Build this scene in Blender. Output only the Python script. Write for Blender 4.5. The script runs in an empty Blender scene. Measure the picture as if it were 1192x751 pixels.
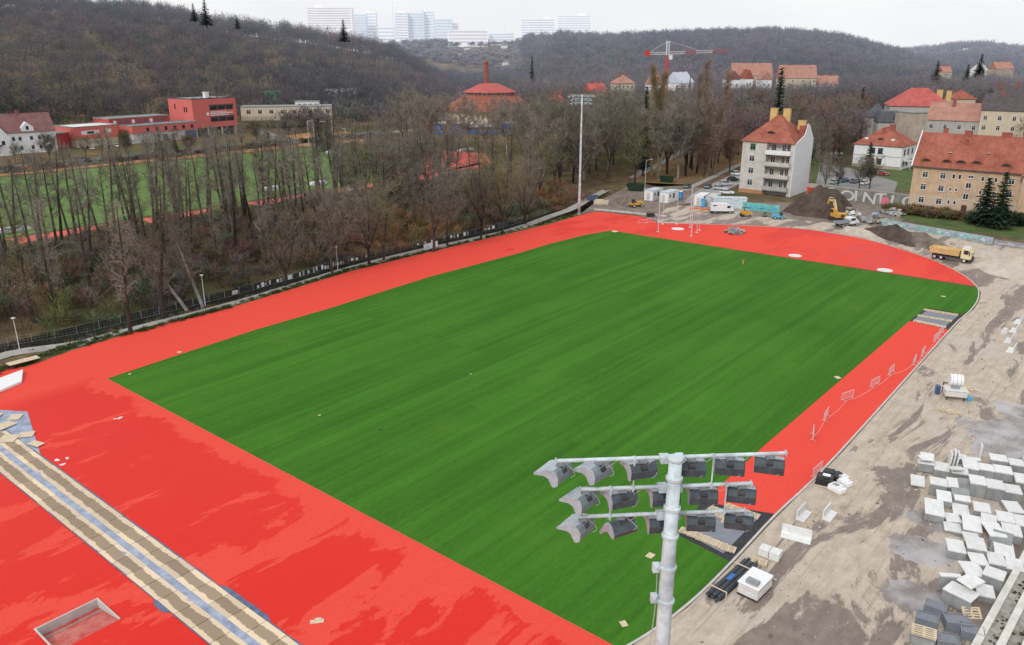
import bpy, bmesh, math, random
import numpy as np
from mathutils import Vector, Matrix

random.seed(7)
RNG = np.random.default_rng(11)
R = math.radians
scene = bpy.context.scene
COL = scene.collection

# ------------------------------------------------------------------ frames
FPX = 937.0; PITCH = R(18.6); CAMH = 40.0
SP, CP = math.sin(PITCH), math.cos(PITCH)
def P(x, y, z=0.0):
    """where the sight line of a photo pixel meets height z"""
    u = (x-596)/FPX; v = (y-375.5)/FPX
    d = SP+v*CP; f = CP-v*SP
    t = (CAMH-z)/d
    return (u*t, f*t, z)
def ZP(y, Y):
    v = (y-375.5)/FPX
    return CAMH - Y*(SP+v*CP)/(CP-v*SP)
E1 = (0.638, 0.770); E2 = (0.770, -0.638); O0 = (-52.2, 96.1)
def T(s, t, z=0.0):
    """stadium frame: s along the pitch, t across it"""
    return (O0[0]+s*E1[0]+t*E2[0], O0[1]+s*E1[1]+t*E2[1], z)
def ST(x, y):
    dx, dy = x-O0[0], y-O0[1]
    return dx*E1[0]+dy*E1[1], dx*E2[0]+dy*E2[1]
A1 = math.atan2(E1[1], E1[0]); A2 = math.atan2(E2[1], E2[0])

# ------------------------------------------------------------------ materials
MATS = {}
def nodes_of(m):
    m.use_nodes = True
    return m.node_tree, m.node_tree.nodes, m.node_tree.links
def mat(name, col, rough=0.8, var=0.12, scale=3.0, metal=0.0, bump=0.0, col2=None, spec=0.3, objrand=0.0, coord='Object'):
    if name in MATS: return MATS[name]
    m = bpy.data.materials.new(name); nt, N, L = nodes_of(m)
    b = N['Principled BSDF']
    b.inputs['Roughness'].default_value = rough; b.inputs['Metallic'].default_value = metal
    b.inputs['Specular IOR Level'].default_value = spec
    tc = N.new('ShaderNodeTexCoord')
    nz = N.new('ShaderNodeTexNoise'); nz.inputs['Scale'].default_value = scale
    nz.inputs['Detail'].default_value = 5; nz.inputs['Roughness'].default_value = 0.65
    L.new(tc.outputs[coord], nz.inputs['Vector'])
    cr = N.new('ShaderNodeValToRGB')
    c2 = col2 if col2 else tuple(min(1, c*(1+var)) for c in col)
    c1 = col if col2 else tuple(c*(1-var) for c in col)
    cr.color_ramp.elements[0].position = 0.35; cr.color_ramp.elements[1].position = 0.65
    cr.color_ramp.elements[0].color = (*c1, 1); cr.color_ramp.elements[1].color = (*c2, 1)
    L.new(nz.outputs['Fac'], cr.inputs['Fac'])
    out = cr.outputs['Color']
    if objrand:
        oi = N.new('ShaderNodeObjectInfo'); hs = N.new('ShaderNodeHueSaturation')
        mr = N.new('ShaderNodeMapRange'); mr.inputs['To Min'].default_value = 1-objrand; mr.inputs['To Max'].default_value = 1+objrand
        L.new(oi.outputs['Random'], mr.inputs['Value']); L.new(mr.outputs['Result'], hs.inputs['Value'])
        L.new(out, hs.inputs['Color']); out = hs.outputs['Color']
    L.new(out, b.inputs['Base Color'])
    if bump:
        bp = N.new('ShaderNodeBump'); bp.inputs['Strength'].default_value = bump
        L.new(nz.outputs['Fac'], bp.inputs['Height']); L.new(bp.outputs['Normal'], b.inputs['Normal'])
    MATS[name] = m
    return m

def st_mapping(N, L):
    """world position turned into the stadium frame (s, t, z)"""
    g = N.new('ShaderNodeNewGeometry'); mp = N.new('ShaderNodeMapping'); mp.vector_type = 'TEXTURE'
    mp.inputs['Location'].default_value = (O0[0], O0[1], 0); mp.inputs['Rotation'].default_value = (0, 0, A1)
    L.new(g.outputs['Position'], mp.inputs['Vector'])
    return mp.outputs['Vector']          # x = s, y = -t
def scaled(N, L, v, sc, loc=(0,0,0)):
    mp = N.new('ShaderNodeMapping'); mp.inputs['Scale'].default_value = sc; mp.inputs['Location'].default_value = loc
    L.new(v, mp.inputs['Vector']); return mp.outputs['Vector']
def noise(N, L, v, scale, detail=4, rough=0.6, dist=0.0):
    n = N.new('ShaderNodeTexNoise'); n.inputs['Scale'].default_value = scale; n.inputs['Detail'].default_value = detail
    n.inputs['Roughness'].default_value = rough; n.inputs['Distortion'].default_value = dist
    L.new(v, n.inputs['Vector']); return n.outputs['Fac']
def mathn(N, L, op, a, b=None):
    n = N.new('ShaderNodeMath'); n.operation = op
    for i, x in enumerate((a, b)):
        if x is None: continue
        if isinstance(x, (int, float)): n.inputs[i].default_value = x
        else: L.new(x, n.inputs[i])
    return n.outputs[0]
def maprange(N, L, v, a, b, c=0.0, d=1.0):
    n = N.new('ShaderNodeMapRange'); L.new(v, n.inputs['Value'])
    for k, x in zip(('From Min', 'From Max', 'To Min', 'To Max'), (a, b, c, d)): n.inputs[k].default_value = x
    n.interpolation_type = 'SMOOTHSTEP'
    return n.outputs['Result']
def mixc(N, L, f, a, b):
    n = N.new('ShaderNodeMix'); n.data_type = 'RGBA'
    if isinstance(f, (int, float)): n.inputs[0].default_value = f
    else: L.new(f, n.inputs[0])
    for i, x in ((6, a), (7, b)):
        if isinstance(x, tuple): n.inputs[i].default_value = (*x, 1)
        else: L.new(x, n.inputs[i])
    return n.outputs[2]

def tartan_mat():
    m = bpy.data.materials.new('red_track_rubber'); nt, N, L = nodes_of(m); b = N['Principled BSDF']
    v = st_mapping(N, L)
    sx = N.new('ShaderNodeSeparateXYZ'); L.new(v, sx.inputs[0])
    s, nt_ = sx.outputs['X'], sx.outputs['Y']
    n1 = noise(N, L, scaled(N, L, v, (0.050, 0.17, 1), (3.3, 1.7, 0)), 1.0, 9, 0.70, 0.4)      # streaks of drying water along the pitch
    n2 = noise(N, L, scaled(N, L, v, (0.3, 0.5, 1)), 1.0, 4, 0.6)
    # dry on the straights, mostly wet behind the near goal line, drying again in a strip beside the turf
    dryA = maprange(N, L, nt_, -1.5, 3.0)              # t < 0 : the long straight
    n3 = noise(N, L, scaled(N, L, v, (0.12, 0.16, 1), (7, 3, 0)), 1.0, 6, 0.7)
    sw = mathn(N, L, 'ADD', s, mathn(N, L, 'MULTIPLY', mathn(N, L, 'SUBTRACT', n3, 0.5), 11.0))
    dryB = maprange(N, L, sw, -2.3, -1.7)
    wetN = maprange(N, L, nt_, -75, 0, 0.085, -0.06)
    lvl = mathn(N, L, 'ADD', n1, wetN)
    str_ = maprange(N, L, lvl, 0.555, 0.575)
    dry = mathn(N, L, 'MAXIMUM', mathn(N, L, 'MAXIMUM', dryA, dryB), str_)
    far = maprange(N, L, s, 100, 120)
    n4 = noise(N, L, scaled(N, L, v, (0.05, 0.10, 1), (2, 9, 0)), 1.0, 5, 0.65)
    puddly = maprange(N, L, n4, 0.50, 0.56)
    dry2 = mathn(N, L, 'SUBTRACT', dry, mathn(N, L, 'MULTIPLY', far, mathn(N, L, 'MULTIPLY', puddly, 0.8)))
    # a few wet marks on the straight too
    wetm = maprange(N, L, n4, 0.66, 0.70)
    dry3 = mathn(N, L, 'MAXIMUM', mathn(N, L, 'SUBTRACT', dry2, wetm), 0.0)
    c = mixc(N, L, dry3, (0.68, 0.026, 0.016), (0.76, 0.078, 0.054))
    grain = noise(N, L, v, 3.0, 8, 0.9)
    seam = N.new('ShaderNodeTexBrick'); L.new(scaled(N, L, v, (1, 1, 1), (0, .4, 0)), seam.inputs['Vector']); seam.inputs['Scale'].default_value = 1; seam.inputs['Brick Width'].default_value = 60; seam.inputs['Row Height'].default_value = 3.6; seam.inputs['Mortar Size'].default_value = .035; seam.inputs['Mortar Smooth'].default_value = .6
    for q_ in ('Color1', 'Color2'): seam.inputs[q_].default_value = (0, 0, 0, 1)
    seam.inputs['Mortar'].default_value = (1, 1, 1, 1)
    sb_ = N.new('ShaderNodeRGBToBW'); L.new(seam.outputs['Color'], sb_.inputs[0])
    c = mixc(N, L, mathn(N, L, 'MULTIPLY', sb_.outputs[0], .22), c, (.45, .03, .02))
    c = mixc(N, L, maprange(N, L, grain, 0.35, 0.7, 0.0, 0.30), c, (0.40, 0.03, 0.022))
    pale = mathn(N, L, 'MULTIPLY', maprange(N, L, n2, 0.58, 0.75, 0, 0.10), dry3)
    c = mixc(N, L, pale, c, (0.80, 0.24, 0.17))
    L.new(c, b.inputs['Base Color'])
    L.new(maprange(N, L, dry3, 0, 1, 0.42, 0.85), b.inputs['Roughness'])
    b.inputs['Specular IOR Level'].default_value = 0.10
    bp = N.new('ShaderNodeBump'); bp.inputs['Strength'].default_value = 0.15
    L.new(noise(N, L, v, 14, 3), bp.inputs['Height']); L.new(bp.outputs['Normal'], b.inputs['Normal'])
    MATS['tartan'] = m; return m

def turf_mat():
    m = bpy.data.materials.new('rolled_turf'); nt, N, L = nodes_of(m); b = N['Principled BSDF']
    v = st_mapping(N, L)
    br = N.new('ShaderNodeTexBrick'); L.new(v, br.inputs['Vector'])
    br.inputs['Scale'].default_value = 1.0; br.inputs['Brick Width'].default_value = 38.0; br.inputs['Row Height'].default_value = 1.6
    br.inputs['Mortar Size'].default_value = 0.05; br.inputs['Mortar Smooth'].default_value = 1.0; br.inputs['Bias'].default_value = 0.0
    br.offset = 0.37; br.offset_frequency = 3
    br.inputs['Color1'].default_value = (0.0, 0.0, 0.0, 1); br.inputs['Color2'].default_value = (1, 1, 1, 1); br.inputs['Mortar'].default_value = (0.2, 0.2, 0.2, 1)
    fine = mathn(N, L, 'ADD', mathn(N, L, 'MULTIPLY', noise(N, L, scaled(N, L, v, (0.018, 1.1, 1)), 1.0, 2, 0.5), .6), mathn(N, L, 'MULTIPLY', noise(N, L, scaled(N, L, v, (0.03, 0.28, 1)), 1.0, 3, 0.6), .4))
    blot = noise(N, L, scaled(N, L, v, (0.06, 0.06, 1)), 1.0, 4, 0.6)
    grain = noise(N, L, scaled(N, L, v, (1.3, 3.2, 1)), 1.0, 6, 0.85)
    bw = N.new('ShaderNodeRGBToBW'); L.new(br.outputs['Color'], bw.inputs[0])
    f = mathn(N, L, 'ADD', mathn(N, L, 'MULTIPLY', bw.outputs[0], 0.14), mathn(N, L, 'MULTIPLY', fine, 0.85))
    f = mathn(N, L, 'ADD', f, mathn(N, L, 'MULTIPLY', mathn(N, L, 'SUBTRACT', grain, 0.5), 0.75))
    f = mathn(N, L, 'ADD', f, mathn(N, L, 'MULTIPLY', mathn(N, L, 'SUBTRACT', blot, 0.5), 0.35))
    c = mixc(N, L, maprange(N, L, f, 0.1, 0.95), (0.028, 0.108, 0.010), (0.068, 0.205, 0.020))
    c = mixc(N, L, maprange(N, L, blot, 0.62, 0.75, 0, 0.35), c, (0.085, 0.16, 0.02))
    L.new(c, b.inputs['Base Color']); b.inputs['Roughness'].default_value = 0.9; b.inputs['Specular IOR Level'].default_value = 0.1
    bp = N.new('ShaderNodeBump'); bp.inputs['Strength'].default_value = 0.4; bp.inputs['Distance'].default_value = 0.08
    L.new(noise(N, L, v, 9, 4), bp.inputs['Height']); L.new(bp.outputs['Normal'], b.inputs['Normal'])
    MATS['turf'] = m; return m

PUDDLES = [P(1180, 508)[:2]+(5.6,), P(1160, 520)[:2]+(3.2,), P(1092, 606)[:2]+(2.6,), P(1072, 640)[:2]+(2.4,), P(1064, 694)[:2]+(2.2,), P(1182, 478)[:2]+(2.6,)]
def yard_mat():
    m = bpy.data.materials.new('wet_sandy_yard'); nt, N, L = nodes_of(m); b = N['Principled BSDF']
    v = st_mapping(N, L)
    sx = N.new('ShaderNodeSeparateXYZ'); L.new(v, sx.inputs[0]); s, nt_ = sx.outputs['X'], sx.outputs['Y']
    n1 = noise(N, L, scaled(N, L, v, (0.055, 0.21, 1), (0.4, 5.2, 0)), 1.0, 9, 0.66, 0.7)
    n2 = noise(N, L, scaled(N, L, v, (0.5, 0.9, 1)), 1.0, 6, 0.7)
    n3 = noise(N, L, scaled(N, L, v, (0.07, 2.2, 1)), 1.0, 4, 0.7)         # tyre tracks
    dist = maprange(N, L, nt_, -106, -80, 0.085, -0.07)                    # wetter toward the stand
    back = mathn(N, L, 'ADD', maprange(N, L, s, 105, 125, 0.0, 0.05), mathn(N, L, 'MULTIPLY', maprange(N, L, s, 52, 36, 0.0, 0.035), maprange(N, L, nt_, -83, -86, 0.0, 1.0)))
    lvl = mathn(N, L, 'ADD', mathn(N, L, 'ADD', n1, dist), back)
    lvl = mathn(N, L, 'ADD', lvl, mathn(N, L, 'MULTIPLY', mathn(N, L, 'SUBTRACT', n2, 0.5), 0.06))
    edge = mathn(N, L, 'MULTIPLY', maprange(N, L, nt_, -85.4, -84.2), maprange(N, L, nt_, -82.4, -83.4))
    lvl = mathn(N, L, 'ADD', lvl, mathn(N, L, 'MULTIPLY', edge, maprange(N, L, s, 30, 60, 0, .07)))
    wet = maprange(N, L, lvl, 0.488, 0.528)
    sand = mixc(N, L, maprange(N, L, n2, 0.3, 0.7), (0.39, 0.325, 0.26), (0.54, 0.46, 0.375))
    sand = mixc(N, L, maprange(N, L, n3, 0.52, 0.66, 0, 0.5), sand, (0.29, 0.235, 0.19))
    sand = mixc(N, L, maprange(N, L, noise(N, L, v, 0.09, 5, 0.6), 0.5, 0.7, 0, 0.5), sand, (0.47, 0.44, 0.41))
    mud = mixc(N, L, maprange(N, L, n2, 0.3, 0.75), (0.165, 0.13, 0.108), (0.255, 0.205, 0.175))
    c = mixc(N, L, wet, sand, mud)
    specks = maprange(N, L, noise(N, L, v, 3.5, 4, 0.7), 0.62, 0.72, 0, 0.35)
    c = mixc(N, L, specks, c, (0.14, 0.11, 0.09))
    g = N.new('ShaderNodeNewGeometry'); pud = None
    for (x_, y_, r_) in PUDDLES:
        dn = N.new('ShaderNodeVectorMath'); dn.operation = 'DISTANCE'; L.new(g.outputs['Position'], dn.inputs[0]); dn.inputs[1].default_value = (x_, y_, 0.012)
        q = maprange(N, L, mathn(N, L, 'ADD', dn.outputs['Value'], mathn(N, L, 'MULTIPLY', mathn(N, L, 'SUBTRACT', noise(N, L, g.outputs['Position'], .35, 5, .6), .5), r_*2.2)), r_*.95, r_*.86)
        pud = q if pud is None else mathn(N, L, 'MAXIMUM', pud, q)
    film_ = mixc(N, L, maprange(N, L, noise(N, L, g.outputs['Position'], .22, 4, .6), .38, .62), (.19, .165, .155), (.40, .385, .40))  # sky reflection on the puddles painted in as pale grey
    c = mixc(N, L, mathn(N, L, 'MULTIPLY', pud, .85), c, film_)
    L.new(c, b.inputs['Base Color'])
    rg = maprange(N, L, wet, 0, 1, 0.9, 0.5)
    L.new(mathn(N, L, 'SUBTRACT', rg, mathn(N, L, 'MULTIPLY', pud, mathn(N, L, 'SUBTRACT', rg, .06))), b.inputs['Roughness']); b.inputs['Specular IOR Level'].default_value = 0.45
    bp = N.new('ShaderNodeBump'); bp.inputs['Strength'].default_value = 0.35; bp.inputs['Distance'].default_value = 0.2
    L.new(n2, bp.inputs['Height']); L.new(bp.outputs['Normal'], b.inputs['Normal'])
    MATS['yard'] = m; return m

def terrain_mat():
    m = bpy.data.materials.new('winter_ground'); nt, N, L = nodes_of(m); b = N['Principled BSDF']
    g = N.new('ShaderNodeNewGeometry'); v = g.outputs['Position']
    n1 = noise(N, L, v, 0.018, 6, 0.65); n2 = noise(N, L, v, 0.35, 6, 0.75); n3 = noise(N, L, v, 0.06, 5, 0.6)
    c = mixc(N, L, maprange(N, L, n2, 0.3, 0.7), (0.085, 0.062, 0.038), (0.20, 0.145, 0.085))
    c = mixc(N, L, maprange(N, L, n1, 0.48, 0.58), c, (0.10, 0.095, 0.045))
    c = mixc(N, L, maprange(N, L, n3, 0.60, 0.72, 0, 0.8), c, (0.27, 0.15, 0.06))
    L.new(c, b.inputs['Base Color']); b.inputs['Roughness'].default_value = 0.95; b.inputs['Specular IOR Level'].default_value = 0.05
    MATS['terrain'] = m; return m

def twig_mat(name, ca, cb, rand=0.25):
    m = bpy.data.materials.new(name); nt, N, L = nodes_of(m); b = N['Principled BSDF']
    g = N.new('ShaderNodeNewGeometry'); n = noise(N, L, g.outputs['Position'], 0.35, 5, 0.7)
    c = mixc(N, L, maprange(N, L, n, 0.3, 0.7), ca, cb)
    oi = N.new('ShaderNodeObjectInfo'); hs = N.new('ShaderNodeHueSaturation')
    L.new(maprange(N, L, oi.outputs['Random'], 0, 1, 1-rand, 1+rand), hs.inputs['Value'])
    L.new(c, hs.inputs['Color']); L.new(hs.outputs['Color'], b.inputs['Base Color'])
    b.inputs['Roughness'].default_value = 0.9; b.inputs['Specular IOR Level'].default_value = 0.05
    MATS[name] = m; return m
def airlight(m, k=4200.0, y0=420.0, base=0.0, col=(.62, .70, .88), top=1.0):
    """distance haze imitated by surface emission that grows farther off"""
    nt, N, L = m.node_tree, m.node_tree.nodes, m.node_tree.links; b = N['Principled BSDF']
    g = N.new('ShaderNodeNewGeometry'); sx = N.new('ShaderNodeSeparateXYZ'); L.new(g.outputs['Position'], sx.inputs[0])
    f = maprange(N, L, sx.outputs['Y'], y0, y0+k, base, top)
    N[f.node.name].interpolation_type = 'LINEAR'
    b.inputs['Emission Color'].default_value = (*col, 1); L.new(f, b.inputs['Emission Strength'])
def tint_mat(name):
    m = bpy.data.materials.new(name); nt, N, L = nodes_of(m); b = N['Principled BSDF']
    a = N.new('ShaderNodeAttribute'); a.attribute_name = 'tint'
    L.new(a.outputs['Color'], b.inputs['Base Color']); b.inputs['Roughness'].default_value = 0.95
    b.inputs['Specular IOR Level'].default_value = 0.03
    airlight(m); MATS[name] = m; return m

tartan_mat(); turf_mat(); yard_mat(); terrain_mat()
twig_mat('bark_dark', (0.038, 0.034, 0.030), (0.085, 0.076, 0.066))
twig_mat('twigs_grey', (0.145, 0.128, 0.106), (0.245, 0.22, 0.185))
twig_mat('twigs_brown', (0.120, 0.100, 0.080), (0.21, 0.178, 0.145))
twig_mat('twigs_olive', (0.115, 0.112, 0.065), (0.20, 0.185, 0.11))
twig_mat('twigs_pale', (0.16, 0.14, 0.12), (0.27, 0.24, 0.205), 0.15)
twig_mat('twigs_khaki', (0.22, 0.18, 0.105), (0.34, 0.285, 0.175), 0.1)
twig_mat('twigs_tan', (0.20, 0.145, 0.115), (0.30, 0.225, 0.18), 0.1)
twig_mat('twigs_rust', (0.15, 0.098, 0.078), (0.24, 0.165, 0.13), 0.15)
twig_mat('birch_bark', (0.17, 0.155, 0.135), (0.40, 0.37, 0.33), 0.1)
twig_mat('needles', (0.018, 0.038, 0.026), (0.045, 0.078, 0.046), 0.2)
tint_mat('wood_mass')
M = MATS
mat('white_paint', (0.72, 0.72, 0.71), 0.6, 0.06)
mat('white_plastic', (0.78, 0.79, 0.80), 0.45, 0.03)
mat('galv', (0.54, 0.615, 0.655), 0.55, 0.26, 1.6, 0.10)
mat('galv_dark', (0.30, 0.32, 0.34), 0.5, 0.15, 3, 0.3)
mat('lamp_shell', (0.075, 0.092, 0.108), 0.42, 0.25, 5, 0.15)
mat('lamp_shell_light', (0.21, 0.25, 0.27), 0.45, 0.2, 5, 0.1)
mat('lamp_visor', (0.43, 0.48, 0.52), 0.5, 0.12, 5, 0.15)
mat('lamp_glass', (0.02, 0.025, 0.03), 0.15, 0.05)
mat('glass', (0.030, 0.036, 0.044), 0.12, 0.35, 0.6, spec=0.5)
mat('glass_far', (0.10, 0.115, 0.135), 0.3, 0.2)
mat('black_plastic', (0.022, 0.023, 0.025), 0.35, 0.3)
mat('tyre', (0.02, 0.02, 0.021), 0.85, 0.2)
mat('concrete_new', (0.68, 0.685, 0.68), 0.8, 0.10, 2.2, bump=0.1, objrand=.06)
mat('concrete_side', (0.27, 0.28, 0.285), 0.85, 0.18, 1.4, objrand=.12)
mat('concrete_kerb', (0.50, 0.48, 0.46), 0.85, 0.12, 1.0)
mat('concrete_stand', (0.62, 0.60, 0.56), 0.85, 0.14, 0.9)
mat('concrete_dirty', (0.20, 0.18, 0.155), 0.9, 0.2, 1.2, col2=(0.42, 0.40, 0.365))
mat('moss', (0.05, 0.045, 0.02), 0.95, 0.3)
mat('stone_pale', (0.62, 0.61, 0.585), 0.8, 0.07, 2)
mat('asphalt', (0.23, 0.225, 0.22), 0.85, 0.10, 0.25)
mat('asphalt_wet', (0.33, 0.32, 0.31), 0.6, 0.14, 0.15)
mat('path_paving', (0.34, 0.32, 0.295), 0.9, 0.16, 0.4)
mat('yard_gravel', (0.15, 0.12, 0.10), 0.9, 0.0, 0.35, col2=(0.25, 0.21, 0.18))
mat('wood_raw', (0.62, 0.47, 0.28), 0.8, 0.14, 2)
mat('wood_pale', (0.60, 0.50, 0.36), 0.8, 0.12, 2)
mat('film_blue', (0.185, 0.225, 0.33), 0.3, 0.0, 0.9, col2=(0.36, 0.42, 0.54), spec=0.5)
mat('film_blue_dark', (0.10, 0.13, 0.22), 0.35, 0.3, 1.5)
mat('mat_grey', (0.20, 0.215, 0.25), 0.7, 0.12, 1.2)
mat('mat_dark', (0.035, 0.037, 0.042), 0.8, 0.2, 1.5)
mat('soil_dark', (0.050, 0.036, 0.029), 0.95, 0.0, 0.5, bump=0.8, col2=(0.105, 0.08, 0.064))
mat('soil_brown', (0.12, 0.095, 0.075), 0.95, 0.0, 0.4, bump=0.8, col2=(0.24, 0.20, 0.16))
mat('sand_heap', (0.42, 0.37, 0.31), 0.95, 0.0, 0.4, bump=0.5, col2=(0.54, 0.49, 0.42))
mat('water', (0.022, 0.024, 0.020), 0.06, 0.3, 0.5, spec=0.5)
mat('puddle', (0.15, 0.125, 0.11), 0.04, 0.0, 0.16, col2=(0.27, 0.25, 0.255), spec=1.0)
mat('yellow_paint', (0.56, 0.31, 0.05), 0.5, 0.12, 1)
mat('cream_paint', (0.66, 0.60, 0.36), 0.5, 0.08)
mat('tipper_yellow', (0.62, 0.44, 0.20), 0.6, 0.14, 0.7)
mat('blue_paint', (0.035, 0.16, 0.50), 0.5, 0.12)
mat('blue_light', (0.09, 0.38, 0.58), 0.6, 0.2)
mat('red_paint', (0.55, 0.05, 0.04), 0.5, 0.1)
mat('pink_graffiti', (0.62, 0.16, 0.24), 0.7, 0.1)
mat('orange_barrier', (0.62, 0.16, 0.06), 0.6, 0.1)
mat('dark_metal', (0.05, 0.052, 0.055), 0.5, 0.3)
mat('steel_frame', (0.52, 0.53, 0.54), 0.5, 0.1, 2, 0.3)
mat('barrier_metal', (0.60, 0.58, 0.58), 0.5, 0.08, 2, 0.2)
mat('field_grass', (0.085, 0.135, 0.032), 0.95, 0.0, 0.07, col2=(0.115, 0.225, 0.045))
mat('verge_grass', (0.050, 0.085, 0.022), 0.95, 0.0, 0.25, col2=(0.095, 0.13, 0.04))
mat('red_track_old', (0.62, 0.12, 0.095), 0.85, 0.12, 0.1)
mat('orange_leaves', (0.30, 0.155, 0.06), 0.95, 0.0, 0.12, col2=(0.46, 0.24, 0.10))
mat('leaf_litter', (0.26, 0.145, 0.065), 0.95, 0.0, 0.12, col2=(0.15, 0.12, 0.055))
# buildings
def tile_mat(name, a, b_, scale=1.0):
    m = bpy.data.materials.new(name); nt, N, L = nodes_of(m); b = N['Principled BSDF']
    tc = N.new('ShaderNodeTexCoord'); v = tc.outputs['Object']
    n1 = noise(N, L, v, 0.35, 6, 0.7); n2 = noise(N, L, scaled(N, L, v, (2.5, 0.8, 0.8)), 1.2, 5, 0.8)
    f = mathn(N, L, 'ADD', mathn(N, L, 'MULTIPLY', n1, 0.7), mathn(N, L, 'MULTIPLY', n2, 0.4))
    c = mixc(N, L, maprange(N, L, f, 0.40, 0.70), a, b_)
    c = mixc(N, L, maprange(N, L, noise(N, L, v, 2.4, 3, 0.8), 0.62, 0.72, 0, 0.5), c, (0.20, 0.07, 0.045))
    w = N.new('ShaderNodeTexWave'); w.bands_direction = 'Z'; w.inputs['Scale'].default_value = 1.6; L.new(v, w.inputs['Vector'])
    bp = N.new('ShaderNodeBump'); bp.inputs['Strength'].default_value = 0.3; bp.inputs['Distance'].default_value = 0.05
    L.new(w.outputs['Fac'], bp.inputs['Height']); L.new(bp.outputs['Normal'], b.inputs['Normal'])
    L.new(c, b.inputs['Base Color']); b.inputs['Roughness'].default_value = 0.9; b.inputs['Specular IOR Level'].default_value = 0.15
    MATS[name] = m
tile_mat('tiles_orange', (0.235, 0.075, 0.052), (0.39, 0.140, 0.098))
tile_mat('tiles_red', (0.235, 0.07, 0.053), (0.37, 0.12, 0.088))
tile_mat('tiles_bright', (0.38, 0.085, 0.08), (0.48, 0.14, 0.125))
tile_mat('tiles_brown', (0.17, 0.085, 0.085), (0.25, 0.13, 0.125))
tile_mat('tiles_pale', (0.34, 0.17, 0.135), (0.44, 0.25, 0.205))
mat('wall_dark', (0.20, 0.21, 0.19), 0.9, 0.25, 0.4)
mat('slate', (0.075, 0.08, 0.092), 0.6, 0.25, 0.8)
mat('slate_brown', (0.085, 0.072, 0.075), 0.7, 0.25, 0.8)
mat('flat_roof', (0.24, 0.26, 0.26), 0.85, 0.2, 0.3)
mat('plaster_white', (0.74, 0.75, 0.77), 0.85, 0.06, 0.5)
mat('plaster_offwhite', (0.53, 0.505, 0.47), 0.9, 0.15, 0.5)
mat('plaster_cream', (0.55, 0.47, 0.36), 0.9, 0.08, 0.4)
mat('plaster_ochre', (0.52, 0.37, 0.245), 0.9, 0.17, 0.45)
mat('plaster_ochre_low', (0.54, 0.42, 0.31), 0.9, 0.08, 0.5)
mat('plaster_grey', (0.40, 0.39, 0.37), 0.9, 0.10, 0.35)
mat('plaster_stained', (0.40, 0.34, 0.28), 0.9, 0.20, 0.3)
mat('brick_orange', (0.42, 0.22, 0.11), 0.9, 0.15, 1)
mat('chimney_yellow', (0.60, 0.42, 0.17), 0.9, 0.12, 1)
mat('chimney_brick', (0.30, 0.10, 0.075), 0.9, 0.15, 2)
mat('facade_red', (0.62, 0.15, 0.135), 0.7, 0.06, 0.3)
mat('facade_red_dark', (0.42, 0.06, 0.06), 0.7, 0.08, 0.3)
mat('facade_grey', (0.50, 0.50, 0.50), 0.8, 0.1, 0.5)
mat('block_pale', (0.66, 0.68, 0.71), 0.8, 0.03, 0.05)
mat('block_blue', (0.52, 0.58, 0.66), 0.8, 0.03, 0.05)
mat('block_pink', (0.72, 0.68, 0.70), 0.8, 0.03, 0.05)
mat('block_window', (0.40, 0.44, 0.50), 0.7, 0.1, 0.05)
mat('window_white', (0.70, 0.70, 0.69), 0.6, 0.05)
for q in ('block_pale', 'block_blue', 'block_pink', 'block_window'): airlight(MATS[q], 4200, 250, .12, (.72, .75, .83))  # haze over the skyline blocks imitated by a faint glow of their surfaces
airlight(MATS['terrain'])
mat('door_brown', (0.09, 0.045, 0.035), 0.7, 0.2)
mat('green_paint', (0.10, 0.35, 0.19), 0.6, 0.1)

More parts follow.
